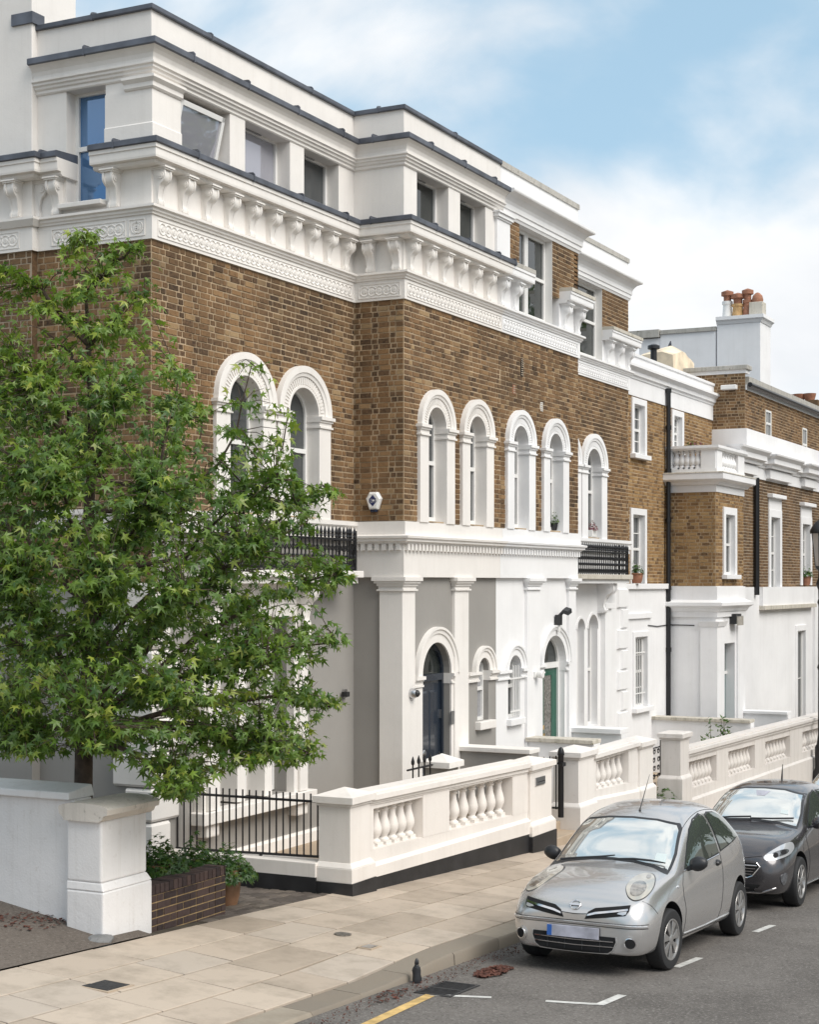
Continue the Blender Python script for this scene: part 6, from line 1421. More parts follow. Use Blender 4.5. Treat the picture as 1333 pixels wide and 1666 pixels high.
class Car:
    def __init__(s, name, label, loc, slope, stations, wheels, r_arch, paintmat, yaw=0):
        s.t = thing(name, loc, label, 'car', 'cars parked along the kerb', rot=(0, math.atan(slope), yaw))
        s.M = Matrix.LocRotScale(Vector(loc), Euler((0, math.atan(slope), yaw)), None); s.Mi = s.M.inverted()
        # lofted half sections, mirrored, smoothed
        V, F = [], []; rings = []
        for st in stations:
            x, half = st[0], st[1:]; ring = [(x, y, z) for y, z in half] + [(x, -y, z) for y, z in reversed(half[1:-1])]
            rings.append([len(V) + k for k in range(len(ring))]); V += ring
        n = len(rings[0])
        for a, b in zip(rings, rings[1:]):
            for k in range(n): F.append((a[k], a[(k+1) % n], b[(k+1) % n], b[k]))
        h = len(stations[0]) - 1
        for rg, rev in ((rings[0], False), (rings[-1], True)):            # quad caps between mirrored points
            right = rg[:h]; left = [rg[0]] + rg[h:][::-1] ; left = left[:h-0]
            left = [rg[0]] + [rg[n - k] for k in range(1, h - 1)] + [rg[h - 1]]
            for k in range(h - 1):
                f = [right[k], right[k+1], left[k+1], left[k]]; f = [v for i, v in enumerate(f) if v not in f[:i]]
                F.append(tuple(f) if rev else tuple(reversed(f)))
        me = bpy.data.meshes.new('body'); me.from_pydata(V, [], F); me.update()
        bm = bmesh.new(); bm.from_mesh(me); bmesh.ops.recalc_face_normals(bm, faces=bm.faces); bm.to_mesh(me); bm.free()
        o = bpy.data.objects.new('body_tmp', me); COL.objects.link(o); ss = o.modifiers.new('s', 'SUBSURF'); ss.levels = ss.render_levels = 3
        cut = []
        dg = bpy.context.evaluated_depsgraph_get(); full = bpy.data.meshes.new_from_object(o.evaluated_get(dg))
        b2 = bmesh.new(); b2.from_mesh(full); s.bvh = BVHTree.FromBMesh(b2); b2.free()
        for wx in wheels['x']:
            for sgn in (-1, 1):
                c = MB(); c.loft([[(wx + r_arch * math.cos(2*math.pi*k/40), y, wheels['r'] + .015 + r_arch * math.sin(2*math.pi*k/40)) for k in range(40)] for y in (sgn * .44, sgn * 1.2)])
                cm = c.mesh('cut'); bb = bmesh.new(); bb.from_mesh(cm); bmesh.ops.recalc_face_normals(bb, faces=bb.faces); bb.to_mesh(cm); bb.free()
                co = bpy.data.objects.new('cut', cm); COL.objects.link(co); md = o.modifiers.new('b', 'BOOLEAN'); md.object = co; md.operation = 'DIFFERENCE'; md.solver = 'EXACT'; cut.append(co)
        bpy.context.view_layer.update(); dg = bpy.context.evaluated_depsgraph_get(); fin = bpy.data.meshes.new_from_object(o.evaluated_get(dg)); fin.name = 'body'
        for c in cut + [o]: bpy.data.objects.remove(c)
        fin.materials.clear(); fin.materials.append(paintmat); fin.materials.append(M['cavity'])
        body = bpy.data.objects.new('body', fin); COL.objects.link(body); body.parent = s.t
        shade_auto(body, 40)
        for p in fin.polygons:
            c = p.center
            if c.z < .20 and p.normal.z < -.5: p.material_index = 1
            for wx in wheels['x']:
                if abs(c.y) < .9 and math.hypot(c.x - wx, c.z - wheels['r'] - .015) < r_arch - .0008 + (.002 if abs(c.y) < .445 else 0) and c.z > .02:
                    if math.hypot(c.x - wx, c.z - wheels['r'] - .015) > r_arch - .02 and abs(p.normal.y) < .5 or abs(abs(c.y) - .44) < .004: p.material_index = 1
        s.body = body
    def add(s, mb, name, mat, parent=None, **k):
        o = mb.obj(name, mat, None, **k); o.parent = parent or s.t
        return o
    def cast(s, view, u, v):
        if view == 'front': o, d = Vector((-4, u * KY, v * KZ)), Vector((1, 0, 0))
        elif view == 'side': o, d = Vector((u, -4, v * KZ)), Vector((0, 1, 0))
        elif view == 'top': o, d = Vector((u, v * KY, 4)), Vector((0, 0, -1))
        h = s.bvh.ray_cast(o, d); return (h[0], h[1]) if h[0] else None
    def trace(s, pts, view='front'):
        """outline seen in the photograph -> outline on the body, given in the front (y,z) or side (x,z) view"""
        out = []
        o = s.Mi @ Vector((0, 0, HC))
        for px, py in pts:
            d = (s.Mi.to_3x3() @ ray(px, py)).normalized(); h = s.bvh.ray_cast(o, d)
            if h[0]: out.append((h[0].y / KY, h[0].z / KZ) if view == 'front' else (h[0].x, h[0].z / KZ))
        return out
    @staticmethod
    def soft(P, n=2):
        for _ in range(n):
            Q = []
            for a, b in zip(P, P[1:] + P[:1]): Q += [(a[0]*.75 + b[0]*.25, a[1]*.75 + b[1]*.25), (a[0]*.25 + b[0]*.75, a[1]*.25 + b[1]*.75)]
            P = Q
        return P
    def patch(s, name, poly, view, mat, off=.004, res=.04, parent=None, mirror=False, skirt=.014, smooth=True, round_=False):
        if round_: poly = s.soft(poly)
        P = []
        for a, b in zip(poly, poly[1:] + poly[:1]):
            n = max(1, int(math.hypot(b[0]-a[0], b[1]-a[1]) / res))
            P += [(a[0] + (b[0]-a[0]) * k / n, a[1] + (b[1]-a[1]) * k / n) for k in range(n)]
        nb = len(P); xs = [p[0] for p in P]; zs = [p[1] for p in P]; pts = list(P)
        x = min(xs) + res / 2
        while x < max(xs):
            z = min(zs) + res / 2
            while z < max(zs):
                if inside(x, z, P) and min((x-p[0])**2 + (z-p[1])**2 for p in P) > (res * .45) ** 2: pts.append((x, z))
                z += res
            x += res
        vs, es, fs, *_ = delaunay_2d_cdt([Vector(p) for p in pts], [(k, (k + 1) % nb) for k in range(nb)], [], 1, 1e-6)
        V = []; ok = []; NRM = []
        for p in vs:
            h = s.cast(view, p[0], p[1]); V.append((h[0] + h[1] * off) if h else None); NRM.append(h[1] if h else None)
        F = [f for f in fs if all(V[k] is not None for k in f)]
        cntE = {}
        for f in F:
            for a, b in zip(f, f[1:] + f[:1]): cntE[tuple(sorted((a, b)))] = cntE.get(tuple(sorted((a, b))), 0) + 1
        m = MB(); m.v = [v if v is not None else Vector((0, 0, .3)) for v in V]; m.f = [tuple(f) for f in F]; extra = {}
        for (a, b), c in cntE.items():
            if c == 1:
                for k in (a, b):
                    if k not in extra: extra[k] = len(m.v); m.v.append(V[k] - NRM[k] * skirt)
                m.f.append((a, b, extra[b], extra[a]))
        if mirror:
            m2 = MB(); m2.v = [Vector((v.x, -v.y, v.z)) for v in m.v]; m2.f = [tuple(reversed(f)) for f in m.f]
            o2 = s.add(m2, name, mat, parent)
            if smooth: shade_auto(o2, 50)
        o = s.add(m, name, mat, parent)
        if smooth: shade_auto(o, 50)
        return o
    def seam(s, pts, view, r=.0035, mat='darkvoid', name='panel_gap', mirror=False, off=.0, res=.04):
        path = []
        for a, b in zip(pts, pts[1:]):
            n = max(1, int(math.hypot(b[0]-a[0], b[1]-a[1]) / res))
            for k in range(n): 
                h = s.cast(view, a[0] + (b[0]-a[0]) * k / n, a[1] + (b[1]-a[1]) * k / n)
                if h: path.append(h[0] + h[1] * off)
        h = s.cast(view, *pts[-1])
        if h: path.append(h[0] + h[1] * off)
        if len(path) < 2: return
        s.add(MB().tube([tuple(p) for p in path], r, 5), name, M[mat])
        if mirror: s.add(MB().tube([(p.x, -p.y, p.z) for p in path], r, 5), name, M[mat])
    def wheel(s, x, y, r, w, spokes, steer=0, seed=0, holes=True):
        sg = -1 if y < 0 else 1; c = Vector((x, y, r)); Mx = Matrix.Translation(c) @ Matrix.Rotation(steer, 4, 'Z')
        def lat(prof, seg=36, cap=True):
            m = MB(); m.loft([[(Mx @ Vector((rr * math.cos(2*math.pi*k/seg), sg * yy, rr * math.sin(2*math.pi*k/seg)))) for k in range(seg)] for rr, yy in prof], cap); m.v = [Vector(v) for v in m.v]; return m
        rr = r * .66; h = w / 2
        ty = s.add(lat([(rr * .9, -h), (r * .93, -h), (r * .985, -h * .82), (r, -h * .6), (r, h * .6), (r * .985, h * .82), (r * .94, h * .99), (r * .85, h * 1.03), (rr * 1.05, h * .98), (rr * 1.0, h * .86), (rr * .9, h * .5)], cap=False), 'wheel', M['rubber']); shade_auto(ty, 40)
        rim = s.add(lat([(rr * 1.03, h * .97), (rr * 1.02, h * 1.0), (rr * .95, h * .98), (rr * .92, h * .80), (rr * .9, h * .6)], cap=False), 'rim', M['alloy'], ty); shade_auto(rim, 40)
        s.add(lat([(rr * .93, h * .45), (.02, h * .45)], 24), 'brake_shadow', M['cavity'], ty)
        hub = s.add(lat([(rr * .26, h * .5), (rr * .27, h * .92), (rr * .2, h * .99), (rr * .05, h * 1.0)], 20), 'hub_cap', M['alloy'], ty); shade_auto(hub, 40)
        for k in range(spokes):
            a = 2 * math.pi * (k + .25) / spokes; wd0, wd1 = (.20, .30) if holes else (.09, .13)
            def P(rad, da, yy): return Mx @ Vector((rad * rr * math.cos(a + da), sg * yy, rad * rr * math.sin(a + da)))
            d0 = 2 * math.pi / spokes * (.33 if holes else .15); d1 = 2 * math.pi / spokes * (.30 if holes else .10)
            m = MB(); m.hexa([P(.22, -d0, h * .55), P(.22, d0, h * .55), P(.97, d1, h * .55), P(.97, -d1, h * .55)], [P(.22, -d0, h * .93), P(.22, d0, h * .93), P(.97, d1, h * .90), P(.97, -d1, h * .90)])
            s.add(m, 'spoke', M['alloy'], ty, bevel=.004)

KY, KZ = .875, .965
def sec(x, zb, sill, low, mx, belt, g, rail, r2, top): return (x,) + tuple((a * KY, b * KZ) for a, b in ((0, zb), (sill[0] * .9, zb), sill, low, mx, belt, g, rail, r2, (0, top)))
ST1 = [sec(-.735, .245, (.44, .25), (.52, .34), (.535, .45), (.49, .55), (.38, .575), (.28, .585), (.14, .59), .592),
 sec(-.70, .215, (.60, .225), (.67, .35), (.685, .48), (.64, .60), (.53, .645), (.41, .665), (.2, .675), .68),
 sec(-.58, .20, (.72, .21), (.775, .34), (.785, .50), (.745, .67), (.64, .745), (.48, .775), (.24, .79), .795),
 sec(-.36, .20, (.77, .22), (.815, .36), (.828, .54), (.765, .765), (.66, .84), (.51, .86), (.26, .875), .88),
 sec(-.05, .20, (.785, .23), (.825, .38), (.84, .56), (.775, .835), (.69, .89), (.53, .905), (.28, .92), .925),
 sec(.20, .20, (.79, .23), (.83, .38), (.845, .57), (.78, .86), (.73, .915), (.58, .94), (.31, .955), .96),
 sec(.33, .20, (.79, .23), (.83, .38), (.845, .58), (.785, .875), (.745, .94), (.64, .975), (.35, .995), 1.0),
 sec(.61, .20, (.79, .23), (.83, .38), (.845, .58), (.785, .895), (.74, 1.05), (.66, 1.175), (.37, 1.215), 1.225),
 sec(.91, .20, (.79, .23), (.83, .38), (.845, .59), (.79, .92), (.735, 1.15), (.645, 1.35), (.37, 1.40), 1.41),
 sec(1.25, .20, (.79, .23), (.83, .38), (.845, .60), (.79, .95), (.725, 1.21), (.625, 1.44), (.36, 1.50), 1.51),
 sec(1.65, .20, (.79, .23), (.83, .38), (.845, .62), (.79, .98), (.715, 1.235), (.61, 1.475), (.345, 1.535), 1.545),
 sec(2.0, .20, (.79, .23), (.83, .38), (.845, .64), (.79, 1.005), (.71, 1.235), (.59, 1.46), (.33, 1.52), 1.53),
 sec(2.35, .20, (.785, .24), (.825, .38), (.84, .65), (.785, 1.04), (.69, 1.23), (.565, 1.42), (.31, 1.485), 1.495),
 sec(2.70, .21, (.76, .25), (.80, .39), (.82, .65), (.765, 1.05), (.665, 1.18), (.53, 1.29), (.29, 1.34), 1.35),
 sec(2.92, .23, (.70, .27), (.745, .40), (.76, .64), (.71, 1.0), (.62, 1.07), (.49, 1.11), (.26, 1.13), 1.135),
 sec(3.03, .27, (.58, .30), (.65, .42), (.66, .62), (.62, .86), (.53, .91), (.41, .93), (.21, .94), .94),
 sec(3.06, .33, (.40, .36), (.48, .45), (.50, .60), (.46, .75), (.38, .79), (.28, .80), (.14, .80), .80)]
YC = 4.83 + .73
LOC1 = (15.13, YC, road_z(15.13))
car = Car('parked_car', 'small silver three-door hatchback with hazy oval headlights facing the viewer', LOC1, .055, ST1, {'x': (0, 2.43), 'r': .292}, .348, M['silver'])
C1 = lambda pts, sx=5.127, ox=860, oy=1370: [(ox + a / sx, oy + b / sx) for a, b in pts]
car.patch('windscreen_band', [(-.70, .915), (-.5, .965), (-.25, .995), (0, 1.003), (.25, .995), (.5, .965), (.70, .915), (.68, 1.08), (.61, 1.31), (.56, 1.36), (.3, 1.395), (0, 1.405), (-.3, 1.395), (-.56, 1.36), (-.61, 1.31), (-.68, 1.08)], 'front', M['plastic'], .003)
ws = car.patch('windscreen', [(-.67, .945), (-.5, .985), (-.25, 1.015), (0, 1.023), (.25, 1.015), (.5, .985), (.67, .945), (.65, 1.09), (.585, 1.295), (.54, 1.34), (.3, 1.375), (0, 1.385), (-.3, 1.375), (-.54, 1.34), (-.585, 1.295), (-.65, 1.09)], 'front', M['screen'], .006)
for f, poly in (('side_window', [(.56, .945), (.68, 1.06), (.82, 1.18), (1.0, 1.295), (1.22, 1.375), (1.48, 1.415), (1.56, 1.38), (1.70, 1.005), (1.2, .965)]), ('side_window', [(1.80, 1.02), (1.66, 1.395), (1.80, 1.415), (2.05, 1.40), (2.25, 1.35), (2.42, 1.27), (2.53, 1.16), (2.54, 1.105), (2.4, 1.085)])):
    big = [(x + (x - sum(p[0] for p in poly) / len(poly)) * .055, z + (z - sum(p[1] for p in poly) / len(poly)) * .085) for x, z in poly]
    car.patch('window_seal', big, 'side', M['plastic'], .002, mirror=True); car.patch(f, poly, 'side', M['sideglass'], .006, mirror=True)
hl = car.trace(C1([(820, 420), (815, 380), (850, 320), (910, 275), (985, 258), (1040, 268), (1062, 310), (1050, 370), (1000, 440), (940, 480), (880, 490), (835, 460)]))
car.patch('headlight_gap', [(a + (a - sum(p[0] for p in hl) / len(hl)) * .05, b + (b - sum(p[1] for p in hl) / len(hl)) * .05) for a, b in hl], 'front', M['plastic'], .003, res=.02, mirror=True, round_=True)
car.patch('headlight', hl, 'front', M['lamp_hazed'], .010, res=.02, mirror=True, round_=True)
car.patch('headlight_reflector', car.trace(C1([(850, 400), (870, 350), (930, 325), (985, 340), (990, 390), (950, 440), (890, 460), (850, 440)])), 'front', M['lamp_inner'], .014, res=.02, mirror=True, round_=True)
car.patch('indicator_lens', car.trace(C1([(985, 290), (1000, 275), (1025, 280), (1025, 300), (1005, 310), (988, 305)])), 'front', M['lamp_inner'], .014, res=.012, mirror=True, round_=True)
gr = car.trace(C1([(470, 638), (500, 578), (560, 548), (855, 525), (840, 580), (810, 615), (640, 630)]))
car.patch('grille', gr, 'front', M['darkvoid'], .004, res=.02, mirror=True)
car.patch('grille_bar', car.trace(C1([(495, 598), (560, 583), (830, 560), (830, 576), (560, 600), (490, 612)])), 'front', M['chrome'], .012, res=.02, mirror=True)
car.patch('sidelight', car.trace(C1([(740, 600), (755, 588), (822, 580), (815, 603), (790, 612)])), 'front', M['lamp_clear'], .010, res=.015, mirror=True)
LG = -.075
car.patch('lower_grille', [(-.47, .465 + LG), (.47, .465 + LG), (.475, .42 + LG), (.44, .345 + LG), (.39, .315 + LG), (.1, .305 + LG), (-.1, .305 + LG), (-.39, .315 + LG), (-.44, .345 + LG), (-.475, .42 + LG)], 'front', M['darkvoid'], .010, res=.025)
for z in (.425 + LG, .375 + LG): car.seam([(-.45, z), (0, z - .008), (.45, z)], 'front', .007, 'chrome', 'lower_grille_bar', off=.013)
for y in (-.30, -.10, .10, .30): car.seam([(y, .455 + LG), (y, .32 + LG)], 'front', .004, 'plastic', 'grille_rib', off=.011)
car.seam([(-.475, .468 + LG), (-.482, .42 + LG), (-.445, .34 + LG), (-.39, .308 + LG), (-.1, .297 + LG), (.1, .297 + LG), (.39, .308 + LG), (.445, .34 + LG), (.482, .42 + LG), (.475, .468 + LG)], 'front', .008, 'silver', 'grille_surround', off=.004)
zs_ = .505
car.seam([(-.76, zs_ - .01), (-.5, zs_), (-.2, zs_), (.2, zs_), (.5, zs_), (.76, zs_ - .01)], 'front', .014, 'silver', 'bumper_strip', off=.004); car.seam([(-.77, zs_ - .026), (0, zs_ - .018), (.77, zs_ - .026)], 'front', .003, off=.003); car.seam([(-.77, zs_ + .012), (0, zs_ + .018), (.77, zs_ + .012)], 'front', .003, off=.003)
for sg in (-1, 1):
    cy, cz = sg * .62, .345; circ = lambda r: [(cy + r * math.cos(2*math.pi*k/16), cz + r * math.sin(2*math.pi*k/16)) for k in range(16)]
    car.patch('fog_lamp_bezel', circ(.068), 'front', M['silver'], .014, res=.02); car.seam([(cy + .05 * math.cos(k * .3927), cz + .05 * math.sin(k * .3927)) for k in range(17)], 'front', .006, 'chrome', 'fog_lamp_ring', off=.016); car.patch('fog_lamp', circ(.046), 'front', M['darkvoid'], .018, res=.02)
hp = car.cast('front', 0, .42)[0]
pl_ = MB().box(hp.x - .035, hp.x - .022, -.26, .26, .345, .452); po = car.add(pl_, 'number_plate', M['plate'], bevel=.004)
car.add(MB().box(hp.x - .037, hp.x - .0352, .21, .258, .348, .449), 'plate_band', M['plate_blue'], po)
# ring-and-bar emblem on the bonnet edge
ep = car.cast('front', 0, .665); e0v, en = ep[0] + ep[1] * .008, ep[1]
up = Vector((0, 0, 1)); up = (up - en * up.dot(en)).normalized(); sd = up.cross(en)
car.add(MB().tube([tuple(e0v + sd * .047 * math.cos(k * .2618) + up * .047 * math.sin(k * .2618)) for k in range(25)], .006, 6), 'emblem', M['chrome'])
b_ = MB(); b_.hexa([tuple(e0v + sd * x + up * z) for x, z in ((-.058, -.011), (.058, -.011), (.058, .011), (-.058, .011))], [tuple(e0v + en * .008 + sd * x + up * z) for x, z in ((-.056, -.009), (.056, -.009), (.056, .009), (-.056, .009))]); car.add(b_, 'emblem_bar', M['chrome'])
# panel gaps
car.seam([(-.40, .64), (-.25, .60), (0, .585), (.25, .60), (.40, .64)], 'front', off=.001)
car.seam([(.42, .235), (.44, .55), (.40, .68), (.42, .80), (.50, .915)], 'side', mirror=True); car.seam([(1.755, 1.0), (1.78, .8), (1.70, .40), (1.62, .26)], 'side', mirror=True); car.seam([(.42, .275), (1.0, .265), (1.62, .262)], 'side', mirror=True)
car.seam([(-.36, .60), (-.44, .68), (-.52, .73)], 'side', mirror=True)
car.seam([(.43, .30), (1.2, .285), (2.05, .30)], 'side', .010, 'silver', 'sill_strip', mirror=True, off=.004)
car.seam([(.92, -.605), (1.5, -.57), (2.0, -.555), (2.5, -.52)], 'top', .004, 'plastic', 'roof_gutter', mirror=True)
car.seam([(.925, -.52), (.895, -.25), (.89, 0), (.895, .25), (.925, .52)], 'top', .005, 'plastic', 'screen_seal')
car.seam([(.54, .925), (1.1, .945), (1.72, .98)], 'side', .006, 'chrome', 'waist_strip', mirror=True, off=.002)
# wheels
for x in (0, 2.43):
    for y in (-.645, .645): car.wheel(x, y, .292, .175, 7, steer=R(-4) if x == 0 else 0)
# mirrors, handles, repeaters, wipers, aerial
for sg in (-1, 1):
    h = car.cast('side', .64, 1.06)[0]
    m = MB(); rg = []
    for k in range(7):
        t = k / 6; w_ = .105 * math.sin(math.pi * (.14 + .78 * t)) ** .6; y = sg * (.70 + .17 * t)
        rg.append([(.66 + .062 * w_ / .105 * math.cos(a * .5236), y, .945 + .02 * t + w_ * .72 * math.sin(a * .5236)) for a in range(12)])
    shade_auto(car.add(m.loft(rg), 'door_mirror', M['plastic']), 60)
    car.add(MB().hexa([(.62, sg * .64, .865), (.70, sg * .64, .865), (.70, sg * .655, .92), (.62, sg * .655, .92)], [(.64, sg * .76, .90), (.69, sg * .76, .90), (.69, sg * .76, .95), (.64, sg * .76, .95)]), 'mirror_arm', M['plastic'], bevel=.008)
    hd = car.cast('side', 1.62, .90)[0]; y = abs(hd.y)
    car.add(MB().loft([[(1.62 + a * math.cos(k * .5236), sg * (y + dy), .868 + b * math.sin(k * .5236)) for k in range(12)] for a, b, dy in ((.06, .035, -.01), (.06, .033, .012), (.045, .02, .03))]), 'door_handle', M['plastic'])
    rp = car.cast('side', .27, .79)[0]; y = abs(rp.y); car.add(MB().loft([[(.27 + a * math.cos(k * .7854), sg * (y + dy), .762 + b * math.sin(k * .7854)) for k in range(8)] for a, b, dy in ((.026, .017, -.004), (.02, .012, .010))]), 'side_repeater', M['lamp_clear'])
def wiper(pts, name='wiper'):
    P = []
    for y, z in pts:
        h = car.cast('front', y, z); P.append(tuple(h[0] + h[1] * .03))
    car.add(MB().tube(P, [.011] * (len(P) - 1) + [.006], 6), name, M['plastic'])
wiper([(.60, .95), (.40, .975), (.15, 1.0), (-.02, 1.025)]); wiper([(-.04, .99), (-.25, 1.005), (-.45, 1.0), (-.62, .985)])
h = car.cast('top', 1.10, -.02)[0]
car.add(MB().tube([(h.x - .02, h.y, h.z), (h.x, h.y, h.z + .03), (h.x + .28, h.y - .0, h.z + .36)], [.014, .007, .002], 6), 'aerial', M['plastic'])
car.patch('parking_permit', [(-.61, 1.0), (-.48, 1.01), (-.47, 1.085), (-.585, 1.08)], 'front', M['paper'], .010, res=.03)

# ------------------------------------------------------------------ dark hatchback behind
ST2 = [sec(-.83, .30, (.38, .31), (.46, .38), (.48, .46), (.45, .54), (.36, .59), (.27, .61), (.14, .62), .62),
 sec(-.80, .24, (.56, .25), (.64, .35), (.66, .46), (.63, .58), (.53, .67), (.40, .70), (.2, .71), .715),
 sec(-.66, .20, (.72, .21), (.78, .34), (.80, .48), (.765, .66), (.63, .77), (.47, .80), (.24, .815), .82),
 sec(-.40, .19, (.79, .21), (.835, .36), (.85, .54), (.79, .78), (.66, .875), (.50, .895), (.26, .915), .92),
 sec(-.05, .19, (.815, .22), (.85, .38), (.865, .60), (.80, .85), (.70, .90), (.53, .915), (.28, .93), .935),
 sec(.25, .19, (.82, .22), (.855, .38), (.87, .62), (.80, .875), (.73, .93), (.56, .95), (.30, .965), .97),
 sec(.42, .19, (.82, .22), (.855, .38), (.87, .60), (.80, .89), (.745, .955), (.63, .995), (.34, 1.015), 1.02),
 sec(.78, .19, (.82, .22), (.855, .38), (.87, .60), (.80, .91), (.735, 1.06), (.645, 1.21), (.36, 1.255), 1.265),
 sec(1.15, .19, (.82, .22), (.855, .38), (.87, .61), (.80, .94), (.72, 1.16), (.62, 1.375), (.35, 1.425), 1.435),
 sec(1.7, .19, (.82, .22), (.855, .38), (.87, .63), (.80, .985), (.705, 1.20), (.585, 1.425), (.34, 1.485), 1.495),
 sec(2.2, .19, (.82, .22), (.855, .38), (.87, .64), (.80, 1.01), (.695, 1.20), (.57, 1.41), (.33, 1.465), 1.475),
 sec(2.7, .20, (.81, .24), (.84, .38), (.855, .65), (.785, 1.03), (.67, 1.18), (.54, 1.34), (.30, 1.39), 1.40),
 sec(3.02, .22, (.76, .26), (.80, .40), (.81, .65), (.74, 1.0), (.63, 1.08), (.50, 1.17), (.27, 1.20), 1.21),
 sec(3.19, .26, (.64, .30), (.70, .42), (.71, .62), (.66, .88), (.56, .93), (.43, .95), (.22, .96), .96),
 sec(3.23, .32, (.44, .36), (.52, .45), (.54, .60), (.50, .75), (.41, .79), (.30, .80), (.15, .80), .80)]
XD = 20.2
c2 = Car('parked_car', 'dark charcoal hatchback with slatted grille parked behind the silver car', (XD, 4.78 + .76, road_z(XD)), .055, ST2, {'x': (0, 2.49), 'r': .305}, .36, M['charcoal'])
c2.patch('windscreen_band', [(-.70, .95), (-.4, 1.0), (0, 1.02), (.4, 1.0), (.70, .95), (.67, 1.12), (.59, 1.345), (.3, 1.40), (0, 1.41), (-.3, 1.40), (-.59, 1.345), (-.67, 1.12)], 'front', M['plastic'], .003)
c2.patch('windscreen', [(-.67, .975), (-.4, 1.02), (0, 1.04), (.4, 1.02), (.67, .975), (.645, 1.12), (.565, 1.33), (.3, 1.38), (0, 1.39), (-.3, 1.38), (-.565, 1.33), (-.645, 1.12)], 'front', M['screen'], .006)
for poly in ([(.66, .96), (.85, 1.09), (1.1, 1.23), (1.35, 1.33), (1.60, 1.365), (1.62, 1.34), (1.60, 1.01), (1.1, .98)], [(1.72, 1.035), (1.74, 1.36), (2.1, 1.35), (2.4, 1.32), (2.6, 1.26), (2.66, 1.10), (2.5, 1.06)]):
    big = [(x + (x - sum(p[0] for p in poly) / len(poly)) * .06, z + (z - sum(p[1] for p in poly) / len(poly)) * .09) for x, z in poly]
    c2.patch('window_seal', big, 'side', M['plastic'], .002, mirror=True); c2.patch('side_window', poly, 'side', M['sideglass'], .006, mirror=True)
C2 = lambda pts: [(1100 + a / 5.72, 1240 + b / 5.72) for a, b in pts]
c2.patch('headlight', c2.trace(C2([(808, 888), (840, 855), (920, 805), (1000, 760), (1080, 735), (1102, 770), (1098, 810), (1060, 860), (980, 895), (900, 915), (840, 918)])), 'front', M['lamp_clear'], .006, res=.02, mirror=True, round_=True)
c2.patch('headlight_inner', c2.trace(C2([(840, 885), (900, 845), (980, 815), (1045, 805), (1050, 840), (980, 872), (900, 893), (850, 900)])), 'front', M['lamp_dark'], .012, res=.02, mirror=True, round_=True)
for cc in ((1000, 838), (925, 868)): c2.patch('projector_lens', c2.trace(C2([(cc[0] + 24 * math.cos(k * .785), cc[1] + 24 * math.sin(k * .785)) for k in range(8)])), 'front', M['darkvoid'], .016, res=.012, mirror=True)
c2.patch('grille', [(-.46, .60), (.46, .60), (.50, .56), (.40, .45), (.34, .425), (-.34, .425), (-.40, .45), (-.50, .56)], 'front', M['darkvoid'], .003)
for z in (.57, .535, .50, .465): c2.seam([(-.47 + (.57 - z) * .7, z), (.47 - (.57 - z) * .7, z)], 'front', .007, 'chrome', 'grille_slat', off=.006)
c2.seam([(-.46, .607), (-.51, .56), (-.41, .445), (-.34, .418), (.34, .418), (.41, .445), (.51, .56), (.46, .607)], 'front', .007, 'chrome', 'grille_frame', off=.004)
c2.patch('lower_intake', [(-.52, .34), (.52, .34), (.44, .255), (-.44, .255)], 'front', M['darkvoid'], .003)
c2.seam([(-.70, .30), (-.5, .235), (0, .225), (.5, .235), (.70, .30)], 'front', .012, 'chrome', 'bumper_strip', off=.002)
c2.patch('fog_lamp', c2.trace(C2([(968, 1075), (985, 1045), (1025, 1022), (1040, 1040), (1030, 1110), (1000, 1145), (985, 1125)])), 'front', M['lamp_dark'], .008, res=.02, mirror=True, round_=True)
c2.seam([(-.52, .69), (-.3, .66), (0, .65), (.3, .66), (.52, .69)], 'front', off=.001)
c2.seam([(.44, .25), (.46, .6), (.42, .8), (.52, .95)], 'side', mirror=True); c2.seam([(1.66, 1.02), (1.68, .6), (1.62, .26)], 'side', mirror=True)
c2.seam([(.60, .93), (1.1, .96), (1.7, 1.01), (2.5, 1.05)], 'side', .008, 'chrome', 'waist_strip', mirror=True, off=.002)
c2.seam([(.45, .235), (1.3, .235), (2.1, .24)], 'side', .012, 'chrome', 'sill_strip', mirror=True, off=.004)
for x in (0, 2.49):
    for y in (-.665, .665): c2.wheel(x, y, .305, .19, 10, holes=False)
for sg in (-1, 1):
    m = MB(); rg = []
    for k in range(7):
        t = k / 6; w_ = .11 * math.sin(math.pi * (.14 + .76 * t)) ** .55; y = sg * (.72 + .18 * t)
        rg.append([(.72 + .07 * w_ / .11 * math.cos(a * .5236), y, .965 + .03 * t + w_ * .75 * math.sin(a * .5236)) for a in range(12)])
    shade_auto(c2.add(m.loft(rg), 'door_mirror', M['charcoal']), 60)
    c2.add(MB().hexa([(.68, sg * .66, .89), (.76, sg * .66, .89), (.76, sg * .67, .925), (.68, sg * .67, .925)], [(.69, sg * .78, .93), (.75, sg * .78, .93), (.75, sg * .78, .96), (.69, sg * .78, .96)]), 'mirror_arm', M['plastic'])
def wiper2(pts):
    P = [tuple(c2.cast('front', y, z)[0] + c2.cast('front', y, z)[1] * .03) for y, z in pts]; c2.add(MB().tube(P, .011, 6), 'wiper', M['plastic'])
wiper2([(.60, .985), (.30, 1.02), (.0, 1.04)]); wiper2([(.0, 1.02), (-.3, 1.03), (-.6, 1.045)])
h = c2.cast('top', 2.0, 0)[0]; c2.add(MB().tube([(h.x, 0, h.z), (h.x + .03, 0, h.z + .20)], [.014, .004], 6), 'aerial', M['plastic'])
c2.patch('sensor_housing', [(-.11, 1.365), (.11, 1.365), (.06, 1.31), (-.06, 1.31)], 'front', M['plate'], .009, res=.03); c2.patch('parking_permit', [(-.50, 1.10), (-.39, 1.11), (-.38, 1.155), (-.48, 1.15)], 'front', M['paper'], .010, res=.03)
